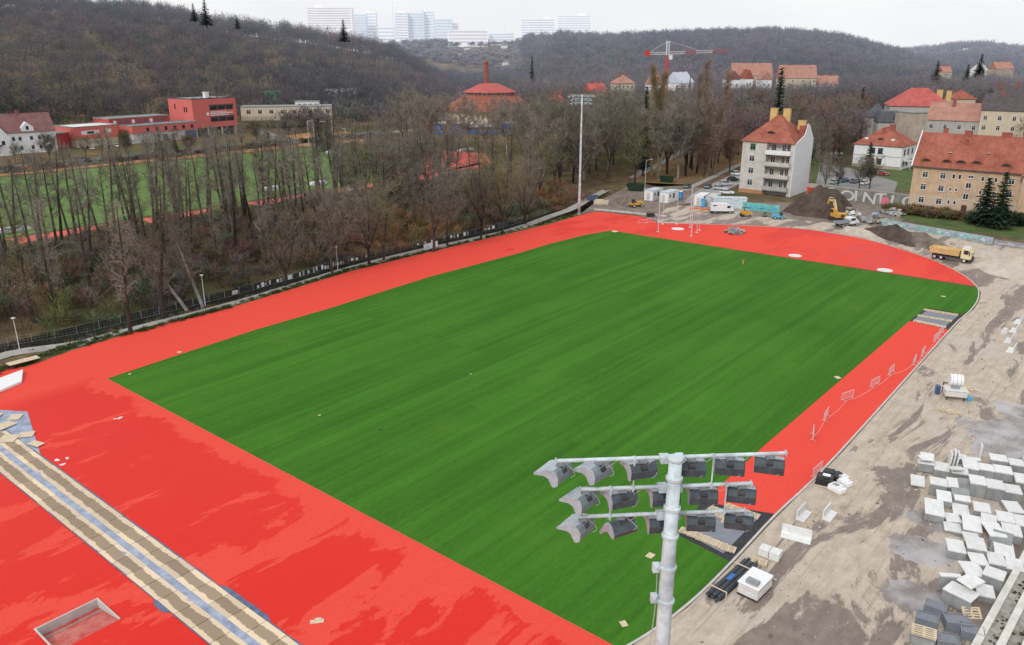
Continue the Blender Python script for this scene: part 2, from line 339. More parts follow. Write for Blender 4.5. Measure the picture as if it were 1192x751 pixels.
# ------------------------------------------------------------------ object helpers
def tag(o, label=None, cat=None, group=None, kind=None):
    if label: o['label'] = label
    if cat: o['category'] = cat
    if group: o['group'] = group
    if kind: o['kind'] = kind
    return o
def empty(name, loc, rz=0.0, label=None, cat=None, group=None):
    o = bpy.data.objects.new(name, None); COL.objects.link(o)
    o.location = loc; o.rotation_euler = (0, 0, rz); o.empty_display_size = 0.5
    return tag(o, label, cat, group)
def copy_tree(o, parent=None):
    c = o.copy(); COL.objects.link(c)
    if parent: c.parent = parent
    for ch in o.children: copy_tree(ch, c)
    return c
class MB:
    def __init__(self): self.v = []; self.f = []; self.m = []; self.mi = 0
    def add(self, vs, fs):
        n = len(self.v); self.v += [tuple(p) for p in vs]
        self.f += [tuple(i+n for i in q) for q in fs]; self.m += [self.mi]*len(fs); return self
    def box(self, x0, x1, y0, y1, z0, z1, M4=None):
        vs = [(x0,y0,z0),(x1,y0,z0),(x1,y1,z0),(x0,y1,z0),(x0,y0,z1),(x1,y0,z1),(x1,y1,z1),(x0,y1,z1)]
        if M4 is not None: vs = [tuple(M4 @ Vector(p)) for p in vs]
        return self.add(vs, [(0,3,2,1),(4,5,6,7),(0,1,5,4),(1,2,6,5),(2,3,7,6),(3,0,4,7)])
    def prism(self, poly, a, b, fn):
        """extrude a 2-D polygon; fn(p, k) -> 3-D point for k in (a, b)"""
        n = len(poly); vs = [fn(p, a) for p in poly]+[fn(p, b) for p in poly]
        return self.add(vs, [tuple(range(n))[::-1], tuple(range(n, 2*n))]+[(i, (i+1) % n, n+(i+1) % n, n+i) for i in range(n)])
    def tube(self, p0, p1, r0, r1=None, n=8, cap=True):
        r1 = r0 if r1 is None else r1
        p0, p1 = Vector(p0), Vector(p1); d = (p1-p0).normalized()
        a = d.orthogonal().normalized(); b = d.cross(a)
        vs = []
        for p, r in ((p0, r0), (p1, r1)):
            for k in range(n):
                t = 2*math.pi*k/n; vs.append(p+a*math.cos(t)*r+b*math.sin(t)*r)
        fs = [(i, (i+1) % n, n+(i+1) % n, n+i) for i in range(n)]
        if cap: fs += [tuple(range(n))[::-1], tuple(range(n, 2*n))]
        return self.add(vs, fs)
    def lathe(self, prof, n=16, c=(0,0,0)):
        vs = []
        for r, z in prof:
            for k in range(n):
                t = 2*math.pi*k/n; vs.append((c[0]+r*math.cos(t), c[1]+r*math.sin(t), c[2]+z))
        fs = []
        for j in range(len(prof)-1):
            for i in range(n): fs.append((j*n+i, j*n+(i+1) % n, (j+1)*n+(i+1) % n, (j+1)*n+i))
        fs.append(tuple(range(n))[::-1]); fs.append(tuple(range((len(prof)-1)*n, len(prof)*n)))
        return self.add(vs, fs)
    def build(self, name, mats, parent=None, bevel=0.0, smooth=False, loc=None):
        me = bpy.data.meshes.new(name); me.from_pydata(self.v, [], self.f)
        if not isinstance(mats, (list, tuple)): mats = [mats]
        for q in mats: me.materials.append(M[q] if isinstance(q, str) else q)
        me.polygons.foreach_set('material_index', self.m)
        if smooth: me.polygons.foreach_set('use_smooth', [True]*len(me.polygons))
        me.update()
        o = bpy.data.objects.new(name, me); COL.objects.link(o)
        if parent: o.parent = parent
        if loc: o.location = loc
        if bevel:
            b = o.modifiers.new('bevel', 'BEVEL'); b.width = bevel; b.segments = 1; b.limit_method = 'ANGLE'
        return o
def struct(o): o['kind'] = 'structure'; return o
def sheet(name, pts, z, m, kind='structure'):
    """flat ground piece from world points"""
    bm = bmesh.new(); vs = [bm.verts.new((p[0], p[1], z)) for p in pts]
    f = bm.faces.new(vs); bm.normal_update()
    if f.normal.z < 0: f.normal_flip()
    bmesh.ops.triangulate(bm, faces=[f])
    me = bpy.data.meshes.new(name); bm.to_mesh(me); bm.free(); me.materials.append(M[m])
    o = bpy.data.objects.new(name, me); COL.objects.link(o); o['kind'] = kind; return o
def smooth_line(pts, n=6):
    out = []
    for i in range(len(pts)-1):
        p0 = pts[max(0, i-1)]; p1 = pts[i]; p2 = pts[i+1]; p3 = pts[min(len(pts)-1, i+2)]
        for k in range(n):
            t = k/n
            out.append(tuple(0.5*((2*p1[j])+(-p0[j]+p2[j])*t+(2*p0[j]-5*p1[j]+4*p2[j]-p3[j])*t*t+(-p0[j]+3*p1[j]-3*p2[j]+p3[j])*t**3) for j in range(2)))
    out.append(tuple(pts[-1][:2])); return out
def ribbon(name, pts, w, z0, z1, m, side=0):
    """a strip following a line; side 0 centred, +1 left, -1 right; real height z0..z1"""
    L_, R_ = [], []
    for i, p in enumerate(pts):
        a = pts[max(0, i-1)]; b = pts[min(len(pts)-1, i+1)]
        dx, dy = b[0]-a[0], b[1]-a[1]; l = math.hypot(dx, dy) or 1; nx, ny = -dy/l, dx/l
        lo, hi = (-w/2, w/2) if side == 0 else ((0, w) if side > 0 else (-w, 0))
        L_.append((p[0]+nx*hi, p[1]+ny*hi)); R_.append((p[0]+nx*lo, p[1]+ny*lo))
    b = MB()
    for i in range(len(pts)-1):
        q = [R_[i], R_[i+1], L_[i+1], L_[i]]
        if z1-z0 < 0.02: b.add([(*c, z1) for c in q], [(0,1,2,3)])
        else: b.add([(*c, z0) for c in q]+[(*c, z1) for c in q], [(4,5,6,7),(0,1,5,4),(2,3,7,6)]+([(3,0,4,7)] if i == 0 else [])+([(1,2,6,5)] if i == len(pts)-2 else []))
    o = b.build(name, m); o['kind'] = 'structure'; return o
def px(*a): return [P(*q) for q in a]

# ------------------------------------------------------------------ camera, world, sun
cam_d = bpy.data.cameras.new('camera'); cam = bpy.data.objects.new('camera', cam_d); COL.objects.link(cam)
cam.location = (0, 0, CAMH); cam.rotation_euler = (R(90)-PITCH, 0, 0)
cam_d.sensor_fit = 'HORIZONTAL'; cam_d.sensor_width = 36.0; cam_d.lens = 36.0*FPX/1192.0
cam_d.clip_start = 0.5; cam_d.clip_end = 9000
scene.camera = cam
SUN_EL, SUN_AZ = R(38), R(215)
w = bpy.data.worlds.new("World"); scene.world = w; w.use_nodes = True
N, L = w.node_tree.nodes, w.node_tree.links
bg = N['Background']
sky = N.new('ShaderNodeTexSky'); sky.sky_type = 'NISHITA'; sky.sun_disc = False
sky.sun_elevation = SUN_EL; sky.sun_rotation = SUN_AZ; sky.dust_density = 3.0
tc = N.new('ShaderNodeTexCoord')
cl = noise(N, L, scaled(N, L, tc.outputs['Generated'], (1, 1, 3.5)), 2.2, 5, 0.55)
cloud = mixc(N, L, maprange(N, L, cl, 0.35, 0.65), (9.6, 9.75, 10.1), (10.5, 10.55, 10.65))
bgc = mixc(N, L, 0.93, sky.outputs['Color'], cloud)
L.new(bgc, bg.inputs['Color']); bg.inputs['Strength'].default_value = 0.096
sd = bpy.data.lights.new('sun', 'SUN'); sd.energy = 1.6; sd.angle = R(12); sd.color = (1.0, 0.97, 0.92)
so = bpy.data.objects.new('sun', sd); COL.objects.link(so)
so.rotation_euler = Vector((-math.sin(SUN_AZ)*math.cos(SUN_EL)*1, -math.cos(SUN_AZ)*math.cos(SUN_EL), -math.sin(SUN_EL))).to_track_quat('-Z', 'Y').to_euler()
scene.view_settings.view_transform = 'Standard'; scene.view_settings.look = 'None'
scene.view_settings.exposure = 0; scene.view_settings.gamma = 1
scene.render.engine = 'CYCLES'
scene.cycles.max_bounces = 5; scene.cycles.diffuse_bounces = 2; scene.cycles.glossy_bounces = 2
scene.cycles.use_denoising = True
# ------------------------------------------------------------------ terrain
def interp(x, xs, ys): return float(np.interp(x, xs, ys))
def prof(pts):
    az = []; sl = []
    for x, y in pts:
        u = (x-596)/FPX; v = (y-375.5)/FPX; f = CP-v*SP
        az.append(u/f); sl.append(-(SP+v*CP)/f)
    return np.array(az), np.array(sl)
HILLS = [  # skyline profile in azimuth, foot distance, ridge distance, tree height
    (prof([(-200, -10), (0, -6), (90, 0), (150, 3), (200, 8), (240, 20), (300, 26), (360, 34), (400, 40), (430, 46), (470, 60), (500, 78), (540, 102), (580, 125), (640, 160)]), 'left', 800.0, 13.0),
    (prof([(380, 140), (430, 62), (460, 50), (520, 49), (560, 49), (640, 48), (700, 56), (800, 72), (1000, 95), (1250, 120)]), 760.0, 1250.0, 2.0),
    (prof([(560, 120), (600, 85), (635, 52), (650, 38), (700, 42), (740, 40), (800, 37), (850, 36), (900, 35), (940, 37), (980, 42), (1010, 49), (1040, 57), (1070, 66), (1100, 74), (1192, 88), (1350, 110)]), 700.0, 1150.0, 12.0),
    (prof([(960, 100), (1020, 70), (1050, 57), (1090, 54), (1120, 50), (1150, 49), (1180, 53), (1220, 60), (1400, 75)]), 900.0, 1500.0, 12.0),
]
def hill_h(k, x, y):
    (azs, sls), Yf, Yr, th = HILLS[k]
    if y < 200: return 0.0
    az = x/y
    yf = 391.5/max(0.1, 0.638-0.77*az) if Yf == 'left' else Yf
    if Yf == 'left': yf = min(yf, 700)
    if y < yf: return 0.0
    top = CAMH+Yr*interp(az, azs, sls)-th
    if top < 0: return 0.0
    t = min(1.0, (y-yf)/(Yr-yf)); t = t*t*(3-2*t)
    h = top*t
    if y > Yr: h = top-(y-Yr)*0.05
    return max(0.0, h)
BASIN = (-60, -5.3, -8, 74)       # under the red apron, so the pit has room
def terrain_h(x, y):
    s, t = ST(x, y)
    z = max(hill_h(k, x, y) for k in range(4))
    if t < -18 and y < 330 and s < 190:
        # canal between the path and the wood
        c = -24.5
        d = abs(t-c)
        if d < 7.5: z -= 2.0*max(0.0, min(1.0, (7.5-d)/4.0))
        if -90 < t < -32: z += 1.2*math.sin((t+32)/-58*math.pi)+0.35*math.sin(s*0.21+t*0.3)
    return z
def axis(breaks):
    out = []
    for a, b, st_ in breaks:
        n = max(1, round((b-a)/st_)); out += [a+(b-a)*i/n for i in range(n)]
    out.append(breaks[-1][1]); return out
TS = axis([(-400, -60, 40), (-60, -5.3, 9), (-5.3, 200, 6), (200, 1400, 20), (1400, 3600, 60)])
TT = axis([(-3000, -1400, 80), (-1400, -400, 20), (-400, -90, 10), (-90, -34, 4), (-34, -16, 1.0), (-16, -8, 4), (-8, 74, 8.2), (74, 400, 12), (400, 1500, 40)])
verts = []; faces = []
for s in TS:
    for t in TT:
        x, y, _ = T(s, t); z = terrain_h(x, y)
        if BASIN[0]+1 < s < BASIN[1]+0.01 and BASIN[2]-.1 <= t <= BASIN[3]+.1: z = -0.9
        verts.append((x, y, z))
nt_ = len(TT)
for i in range(len(TS)-1):
    for j in range(nt_-1):
        faces.append((i*nt_+j, (i+1)*nt_+j, (i+1)*nt_+j+1, i*nt_+j+1)[::-1])
me = bpy.data.meshes.new('ground'); me.from_pydata(verts, [], faces); me.materials.append(M['terrain'])
me.polygons.foreach_set('use_smooth', [True]*len(me.polygons)); me.update()
o = bpy.data.objects.new('ground', me); COL.objects.link(o); o['kind'] = 'structure'
if me.polygons[0].normal.z < 0: me.flip_normals()

# canal water
b = MB(); b.add([T(-60, -30, -1.4), T(185, -30, -1.4), T(185, -19, -1.4), T(-60, -19, -1.4)], [(0,1,2,3)])
struct(b.build('canal_water', 'water'))

# the two sports grounds -------------------------------------------------
kerb_px = [(1137.4, 333.5), (1140, 342), (1138.5, 350), (1132, 360), (1121, 370), (1105.8, 385), (975.5, 530), (904, 600), (852, 656), (800, 706), (734, 752), (650, 790)]
kerb_w = [P(*q) for q in kerb_px]
top_red = [(84, 408), (165, 384), (262, 360), (340.5, 336.5), (406, 316.5), (480, 298), (553, 281), (600, 270.5), (640, 261), (676, 250.5), (693.6, 246.4), (741.7, 251.5), (757, 254.7), (764.5, 259.8), (817.7, 261), (892, 263.6), (942.6, 267.4), (1003, 277.5), (1049, 290), (1089, 304), (1120, 319), (1137.4, 333.5)]
top_w = [P(*q) for q in top_red]
cA, cB, cC = P(125, 441), P(711, 268.5), P(1134.8, 334.4)
arc = smooth_line([P(*q) for q in [(1137.4, 333.5), (1140, 342), (1138.5, 350), (1132, 360), (1121, 368)]], 5)
grassline = [P(711, 268.5), P(680, 274), P(640, 284), P(600, 296), P(500, 322.5), P(381, 360), P(300, 383.4), P(200, 416), P(125, 441)]
# long straight and far end
main = [T(0, -14)]+[]
poly = [P(28, 428)]+top_w[:-1]+[P(1137.4, 333.5)]+[P(1134.8, 334.4)]+grassline+[T(0, -0.0)]
poly = [P(28, 428)]+top_w+grassline+[T(-5.3, 0)]+[T(-5.3, -13)]
sheet('running_track', poly, 0.02, 'tartan')
# near apron with the opening for the pit
PIT = (-25.6, -21.0, 43.7, 47.4)
g0 = ST(*P(760, 773.5)[:2])
def rect(s0, s1, t0, t1): return [T(s0, t0), T(s1, t0), T(s1, t1), T(s0, t1)]
for nm, r_ in (('a', (-60, PIT[0], -30, 73.999)), ('b', (PIT[0], PIT[1], -30, PIT[2])), ('c', (PIT[0], PIT[1], PIT[3], 74)), ('d', (-60, 0, 74, 110))):
    sheet('track_apron', rect(*r_), 0.02, 'tartan')
sheet('track_apron', [T(PIT[1], -22), T(-5.3, -13), T(-5.3, 0), T(0, 0), T(0, 74), T(PIT[1], 74)], 0.02, 'tartan')
# turf: bounded by the track, the two grey court mats and the kerb
turf = grassline[::-1]+[cC]+[P(1138.5, 337)]+arc[3:-4]+[P(1119, 366), P(1078, 358.5), P(1059, 373.8), P(892, 517), P(817, 585), P(790.6, 624), P(849.5, 654), P(800, 703), P(737, 748), P(722, 757), T(0, 79)]
sheet('turf_pitch', turf[:], 0.045, 'turf')
sheet('side_run_up', [P(1059, 373.8), P(1102, 383.5), P(1105, 384.8), P(975, 529.5), P(904, 599), P(899, 598), P(817, 585), P(892, 517)], 0.03, 'tartan')
# thin rubber-white edge between turf and track
ribbon('turf_edging', [T(0, 0)[:2], T(0, 78)[:2]], 0.06, 0.03, 0.055, 'red_track_old', -1)
# kerb along the curve
kc = [P(764.5, 259.3)[:2]]+[p[:2] for p in top_w[15:]]+[p[:2] for p in kerb_w[1:]]
kc = smooth_line(kc, 4)
ribbon('track_kerb', kc, 0.20, 0.0, 0.07, 'concrete_kerb', 1 if False else -1)

# construction yard
yard = [P(600, 700)]
yard = [T(-60, 120), T(-14, 100), T(.05, 80), P(722, 760), P(736, 752), P(800, 708), P(852, 658), P(904, 602), P(975.5, 532), P(1106, 386), P(1121, 370), P(1134, 360), P(1140, 350), P(1142, 341), P(1138, 333)]+[P(x+1.5, y-0.6) for x, y in top_red[-2:12:-1]]+[P(756, 250), P(740, 246), P(765, 238), P(800, 240), P(812, 232), P(870, 236), P(930, 236), P(1000, 245), P(1060, 262), P(1180, 288), P(1300, 300), T(110, 150), T(-60, 150)]
sheet('construction_yard', yard, 0.012, 'yard')
sheet('gravel_yard', px((764.5, 257.5), (742, 250), (694, 245.5), (676, 249), (690, 238), (735, 215), (752, 218), (800, 216), (822, 220), (812, 234), (775, 243), (768, 250)), 0.016, 'yard_gravel')
sheet('muddy_lane', px((868, 236), (945, 236), (948, 222), (985, 228), (1050, 232), (1064, 240), (1050, 258), (1000, 262), (950, 258), (880, 252)), 0.020, 'yard_gravel')
def blob(cx, cy, rx, ry, seed, n=26, sk=0.0):
    rr = random.Random(seed); ph = [rr.uniform(0, 6.28) for _ in range(4)]; pts = []
    for k in range(n):
        a = 2*math.pi*k/n; q = 1+0.16*math.sin(2*a+ph[0])+0.13*math.sin(3*a+ph[1])+0.09*math.sin(5*a+ph[2])+0.05*math.sin(8*a+ph[3])
        x = rx*q*math.cos(a); y = ry*q*math.sin(a); pts.append(P(cx+x-sk*y, cy+y))
    return pts
for i, a in enumerate([(1185, 512, 30, 15, 3, 0.4), (1093, 612, 22, 13, 5, 0.9), (1080, 640, 15, 16, 8, 0.6), (1068, 700, 14, 22, 12, 0.9), (1176, 480, 16, 6, 15, 0.0)]):
    pass
# path beside the canal, road, verge
pathr = smooth_line([P(*q)[:2] for q in [(-60, 437), (10, 412), (90, 400), (165, 381), (262, 356.5), (341, 333), (406, 313), (480, 294), (553, 278), (600, 266.5), (640, 252), (665, 243), (690, 229), (735, 207), (775, 187), (800, 172)]], 4)
ribbon('footpath', pathr, 2.6, 0.0, 0.012, 'path_paving', 0)
vg = [(28, 428), (84, 408), (165, 384), (262, 360), (340, 336.5), (406, 316.5), (553, 281), (600, 270.5), (676, 250.5)]
ribbon('grass_verge', smooth_line([P(*q)[:2] for q in vg], 3), 0.7, 0.0, 0.022, 'verge_grass', 1)
ribbon('access_road', smooth_line([P(*q)[:2] for q in [(812, 237), (822, 226), (845, 214), (868, 203), (905, 186), (950, 168), (1000, 152)]], 4), 7.5, 0.0, 0.022, 'asphalt_wet', 0)
ribbon('pavement', smooth_line([P(*q)[:2] for q in [(800, 222), (830, 208), (862, 193), (900, 176)]], 4), 2.2, 0.0, 0.022, 'path_paving', 1)
sheet('leaf_strewn_park', px((735, 212), (800, 215), (835, 205), (866, 190), (890, 150), (800, 150), (745, 190)), 0.008, 'leaf_litter')
sheet('park_lawn', px((945, 212), (1062, 222), (1062, 195), (990, 195), (945, 178)), 0.010, 'verge_grass')
sheet('car_park', px((948, 221), (1040, 226), (1045, 212), (990, 196), (955, 190)), 0.016, 'asphalt')
sheet('house_bank', px((1056, 244), (1046, 254), (1100, 266), (1200, 280), (1300, 290), (1300, 268), (1192, 261)), 0.03, 'verge_grass')
# second sports ground beyond the wood
sheet('training_pitch', [T(-20, -101), T(150, -101), T(188, -120), T(196, -150), T(190, -196), T(30, -205), T(-40, -203)], 0.03, 'field_grass')
sheet('training_track', [T(-40, -93.5), T(150, -89.5), T(192, -100), T(190, -106), T(150, -96.5), T(-40, -100.5)], 0.045, 'red_track_old')
sheet('training_track_end', [T(150, -96.5), T(192, -102), T(212, -122), T(208, -152), T(186, -158), T(176, -128), T(150, -115)], 0.045, 'red_track_old')
sheet('leaf_strip', [T(-40, -205), T(60, -206.5), T(200, -200), T(220, -190), T(224, -203), T(205, -212), T(60, -212), T(-40, -211)], 0.05, 'orange_leaves')
sheet('leafy_slope', [T(196, -231), T(236, -231), T(240, -252), T(205, -250)], 0.05, 'orange_leaves')
ribbon('street', [T(s, -222+0.0*s)[:2] for s in range(-20, 300, 20)], 8.0, 0.0, 0.03, 'asphalt_wet', 0)
ribbon('side_street', smooth_line([T(188, -226)[:2], T(198, -250)[:2], T(215, -285)[:2], T(230, -300)[:2]], 4), 6.0, 0.0, 0.035, 'asphalt', 0)
sheet('street_verge', [T(-20, -227), T(290, -227), T(290, -236), T(-20, -236)], 0.02, 'verge_grass')
ribbon('hill_lane', smooth_line([P(x, y, max(0.3, z))[:2] for x, y, z in [(620, 96, 10), (650, 100, 8), (690, 112, 2)]], 3), 5.0, 0.0, 0.02, 'path_paving', 0)

# ------------------------------------------------------------------ pit
mat('pit_floor', (.46, .045, .035), .6, 0, .9, col2=(.52, .19, .16))
pit = empty('water_pit', T(-23.3, 45.55), A1, 'rectangular concrete edged pit sunk into the red apron at the lower left', 'pit')
hs, ht = (PIT[1]-PIT[0])/2, (PIT[3]-PIT[2])/2
b = MB()
for x0, x1, y0, y1 in ((-hs, -hs+.12, -ht, ht), (hs-.12, hs, -ht, ht), (-hs+.12, hs-.12, ht-.12, ht)):
    b.box(x0, x1, y0, y1, -0.72, 0.10)
b.build('concrete_edge', 'concrete_kerb', pit)
b = MB(); b.add([(-hs+.12, ht-.12, -.66), (hs-.12, ht-.12, -.66), (hs-.12, -ht, .018), (-hs+.12, -ht, .018)], [(0, 3, 2, 1)]); b.build('pit_floor', 'pit_floor', pit)
b = MB(); b.box(-hs+.13, hs-.13, ht-.9, ht-.75, -.56, -.50); b.build('drain_bar', 'concrete_side', pit)

# ------------------------------------------------------------------ floodlight masts
def lamp_profile():
    return [(-0.04, 0.12), (0.16, 0.135), (0.60, 0.055), (0.64, 0.0), (0.62, -0.03), (0.30, -0.05), (0.17, -0.12), (0.09, -0.37), (0.02, -0.38), (-0.10, -0.33), (-0.17, -0.12), (-0.14, 0.06)]
def make_lamp(parent, x, y, z, yaw, pitch, detail=True):
    """floodlight hanging under an arm, opening toward local +Y"""
    w_ = 0.41
    RM = Matrix.Rotation(yaw, 4, 'Z') @ Matrix.Rotation(pitch, 4, 'X')
    off = Vector((x, y, z-0.22))
    def tr(p): return tuple(RM @ (Vector(p)*.92)+off)
    b = MB(); pr_ = lamp_profile()
    # shell: back skin and bottom
    def strip(idx, th=0.0):
        for i in range(len(idx)-1):
            a, c = pr_[idx[i]], pr_[idx[i+1]]
            b.add([tr((-w_, a[0], a[1])), tr((w_, a[0], a[1])), tr((w_, c[0], c[1])), tr((-w_, c[0], c[1]))], [(0, 1, 2, 3)])
    b.mi = 0; strip([7, 8, 9, 10, 11, 0])
    b.mi = 1; strip([0, 1, 2, 3, 4, 5])
    b.mi = 2; strip([5, 6, 7])
    b.mi = 1
    for sx_ in (-w_, w_):
        b.add([tr((sx_, a[0], a[1])) for a in pr_], [tuple(range(len(pr_))) if sx_ < 0 else tuple(range(len(pr_)))[::-1]])
        # end cheek rim standing slightly proud
        q = sx_+(0.012 if sx_ > 0 else -0.012)
        b.add([tr((q, a[0]*1.03, a[1]*1.03)) for a in pr_], [tuple(range(len(pr_)))])
    o = b.build('floodlight', ['lamp_shell_light' if (abs(yaw) > R(30) or not detail) else 'lamp_shell', 'lamp_visor', 'lamp_glass'], parent)  # turned and far lamps take a paler shell copy, brighter light painted in
    if detail:
        k = MB()
        k.box(x-0.11, x-0.08, y-0.06, y+0.06, z-0.30, z-0.02); k.box(x+0.08, x+0.11, y-0.06, y+0.06, z-0.30, z-0.02)
        k.box(x-0.08, x+0.08, y-0.07, y+0.07, z-0.10, z-0.04)
        kb = k.build('bracket', 'galv_dark', o)
        j = MB(); j.mi = 0
        vs = [tr(p) for p in ((-0.1, -0.20, -0.02), (0.1, -0.20, -0.02), (0.1, -0.10, 0.10), (-0.1, -0.10, 0.10), (-0.1, -0.13, -0.2), (0.1, -0.13, -0.2), (0.1, 0.0, 0.02), (-0.1, 0.0, 0.02))]
        j.add(vs, [(0,1,2,3), (0,4,5,1), (1,5,6,2), (3,7,4,0), (2,6,7,3), (4,7,6,5)])
        j.build('gear_box', 'dark_metal', o)
        c = MB(); pts = [Vector((x+0.12, y, z-0.02))]
        e = Vector(tr((0.22, -0.16, -0.34))); s0 = pts[0]
        for q in range(1, 7):
            t = q/6; p = s0.lerp(e, t); p.z -= 0.10*math.sin(math.pi*t); p.x += 0.20*math.sin(math.pi*t); pts.append(p)
        for q in range(6): c.tube(pts[q], pts[q+1], 0.008, n=4, cap=False)
        c.build('cable', 'steel_frame', o)
    return o
def floodlight_mast(loc, rz, label, near):
    root = empty('floodlight_mast', loc, rz, label, 'floodlight mast', 'floodlight masts of the stadium')
    n = 28 if near else 12; H = 29.85
    b = MB(); b.lathe([(0.34, 0), (0.32, 4), (0.275, 14), (0.225, 22), (0.195, 26.5), (0.172, H)], n)
    b.build('pole', 'galv', root, smooth=True)
    for z, r in ((29.30, 0.208), (28.40, 0.214), (27.55, 0.221), (26.55, 0.229), (25.45, 0.237)) if near else ((29.3, .23), (27.5, .24)):
        b = MB(); b.lathe([(r-0.03, z-0.06), (r+.015, z-0.04), (r+.015, z+0.04), (r-0.03, z+0.06)], n); b.build('flange', 'galv', root)
    b = MB(); b.lathe([(0.20, H-0.03), (0.212, H), (0.212, H+0.05), (0.19, H+0.075), (0.0, H+0.08)], n); b.build('cap', 'galv', root, smooth=False)
    b = MB(); b.lathe([(0.55, 0), (0.55, 0.05), (0.40, 0.06)], n); b.build('base_plate', 'concrete_kerb', root)
    Z1, Z2, Z3 = 29.74, 28.86, 28.02
    arms = [(Z1, -3.12, 3.12, (( -3.0, 52), (-1.95, 42), (-0.78, 12), (0.55, -6), (1.62, -14), (2.72, -20))),
            (Z2, -2.45, 2.25, ((-2.30, 46), (-1.27, 16), (-0.10, 2), (0.95, -6), (2.02, -18))),
            (Z3, -2.50, 2.15, ((-2.35, 50), (-1.30, 24), (-0.14, 2), (0.95, -8), (2.03, -18)))]
    for z, x0, x1, lamps in arms:
        b = MB(); b.tube((x0, 0.34, z), (x1, 0.34, z), 0.055, n=10 if near else 6)
        for q in ((x0, x1)): b.box(q-0.012, q+0.012, 0.27, 0.41, z-0.07, z+0.07)
        a = b.build('crossarm', 'galv', root)
        b = MB(); b.box(-0.34, -0.10, 0.16, 0.42, z-0.10, z+0.09); b.box(0.10, 0.30, 0.16, 0.42, z-0.09, z+0.09); b.box(-0.27, 0.27, 0.20, 0.27, z-0.13, z+0.13)
        b.build('clamp', 'galv', a)
        for x, yw in lamps:
            pitch = R(-13) if not (near and z == Z3 and x == -1.30) else R(-48)
            make_lamp(root, x, 0.40, z-0.06, R(yw), pitch, near)
    for x, za, zb in ((-1.02, Z2, Z1), (-1.62, Z3, Z2), (1.12, Z2, Z1), (1.55, Z3, Z2)):
        b = MB(); b.tube((x, 0.28, za-0.10), (x, 0.28, zb+0.10), 0.022, n=6)
        b.box(x-0.04, x+0.04, 0.25, 0.42, zb-0.03, zb+0.03); b.box(x-0.04, x+0.04, 0.25, 0.42, za-0.03, za+0.03)
        b.build('tie_bar', 'galv', root)
    if near:
        for z in (26.55, 25.55):
            b = MB(); b.box(-0.42, -0.24, -0.05, 0.10, z-0.16, z+0.10); b.box(-0.36, -0.30, -0.09, -0.05, z-0.10, z+0.05)
            b.build('step_bracket', 'galv', root)
        c = MB(); prev = Vector((-0.28, 0.1, 26.6))
        for q in range(1, 9):
            t = q/8; p = Vector((-0.28+0.04*math.sin(t*9), 0.12, 26.6-t*6)); c.tube(prev, p, 0.014, n=4, cap=False); prev = p
        c.build('cable', 'steel_frame', root)
        for xx, zz in ((-1.9, Z1), (-0.9, Z1), (0.7, Z1), (1.7, Z1), (-1.2, Z2), (1.2, Z2), (1.2, Z3), (-1.3, Z3)):
            c = MB(); prev = Vector((xx-0.45, 0.36, zz-0.06))
            for q in range(1, 7):
                t = q/6; p = Vector((xx-0.45+0.9*t, 0.36, zz-0.06-0.22*math.sin(math.pi*t))); c.tube(prev, p, 0.007, n=4, cap=False); prev = p
            c.build('cable', 'steel_frame', root)
    return root
p = P(786.6, 533, 29.9)
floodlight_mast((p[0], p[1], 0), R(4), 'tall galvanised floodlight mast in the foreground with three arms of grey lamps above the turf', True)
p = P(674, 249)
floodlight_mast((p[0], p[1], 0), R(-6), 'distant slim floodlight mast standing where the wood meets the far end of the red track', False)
# ------------------------------------------------------------------ buildings
def window(parent, face, W, D, u, z, w_, h, frame='window_white', pane='glass', bars=1):
    """window on a wall: u is the centre along the wall, z the sill height"""
    def tr(a, o_, c):     # a along wall, o_ outward, c up
        return {'F': (a, -o_, c), 'B': (a, D+o_, c), 'L': (-o_, a, c), 'R': (W+o_, a, c)}[face]
    b = MB()
    def bx(a0, a1, c0, c1, o1=0.07):
        p0, p1 = tr(a0, -0.02, c0), tr(a1, o1, c1)
        b.box(min(p0[0], p1[0]), max(p0[0], p1[0]), min(p0[1], p1[1]), max(p0[1], p1[1]), c0, c1)
    f = 0.09
    bx(u-w_/2, u-w_/2+f, z, z+h); bx(u+w_/2-f, u+w_/2, z, z+h); bx(u-w_/2+f, u+w_/2-f, z, z+f); bx(u-w_/2+f, u+w_/2-f, z+h-f, z+h)
    for k in range(bars):
        x = u-w_/2+w_*(k+1)/(bars+1); bx(x-0.04, x+0.04, z+f, z+h-f, 0.055)
    if h > 1.5: bx(u-w_/2+f, u+w_/2-f, z+h*0.68, z+h*0.68+0.07, 0.05)
    bx(u-w_/2-0.08, u+w_/2+0.08, z-0.09, z-0.01, 0.16)
    o = b.build('window', frame, parent)
    g = MB(); a = tr(u-w_/2+f, 0.02, z+f); c = tr(u+w_/2-f, 0.02, z+h-f)
    g.add([a, (c[0], c[1], a[2]), c, (a[0], a[1], c[2])], [(0, 1, 2, 3)])
    g.build('pane', pane, o)
    return o
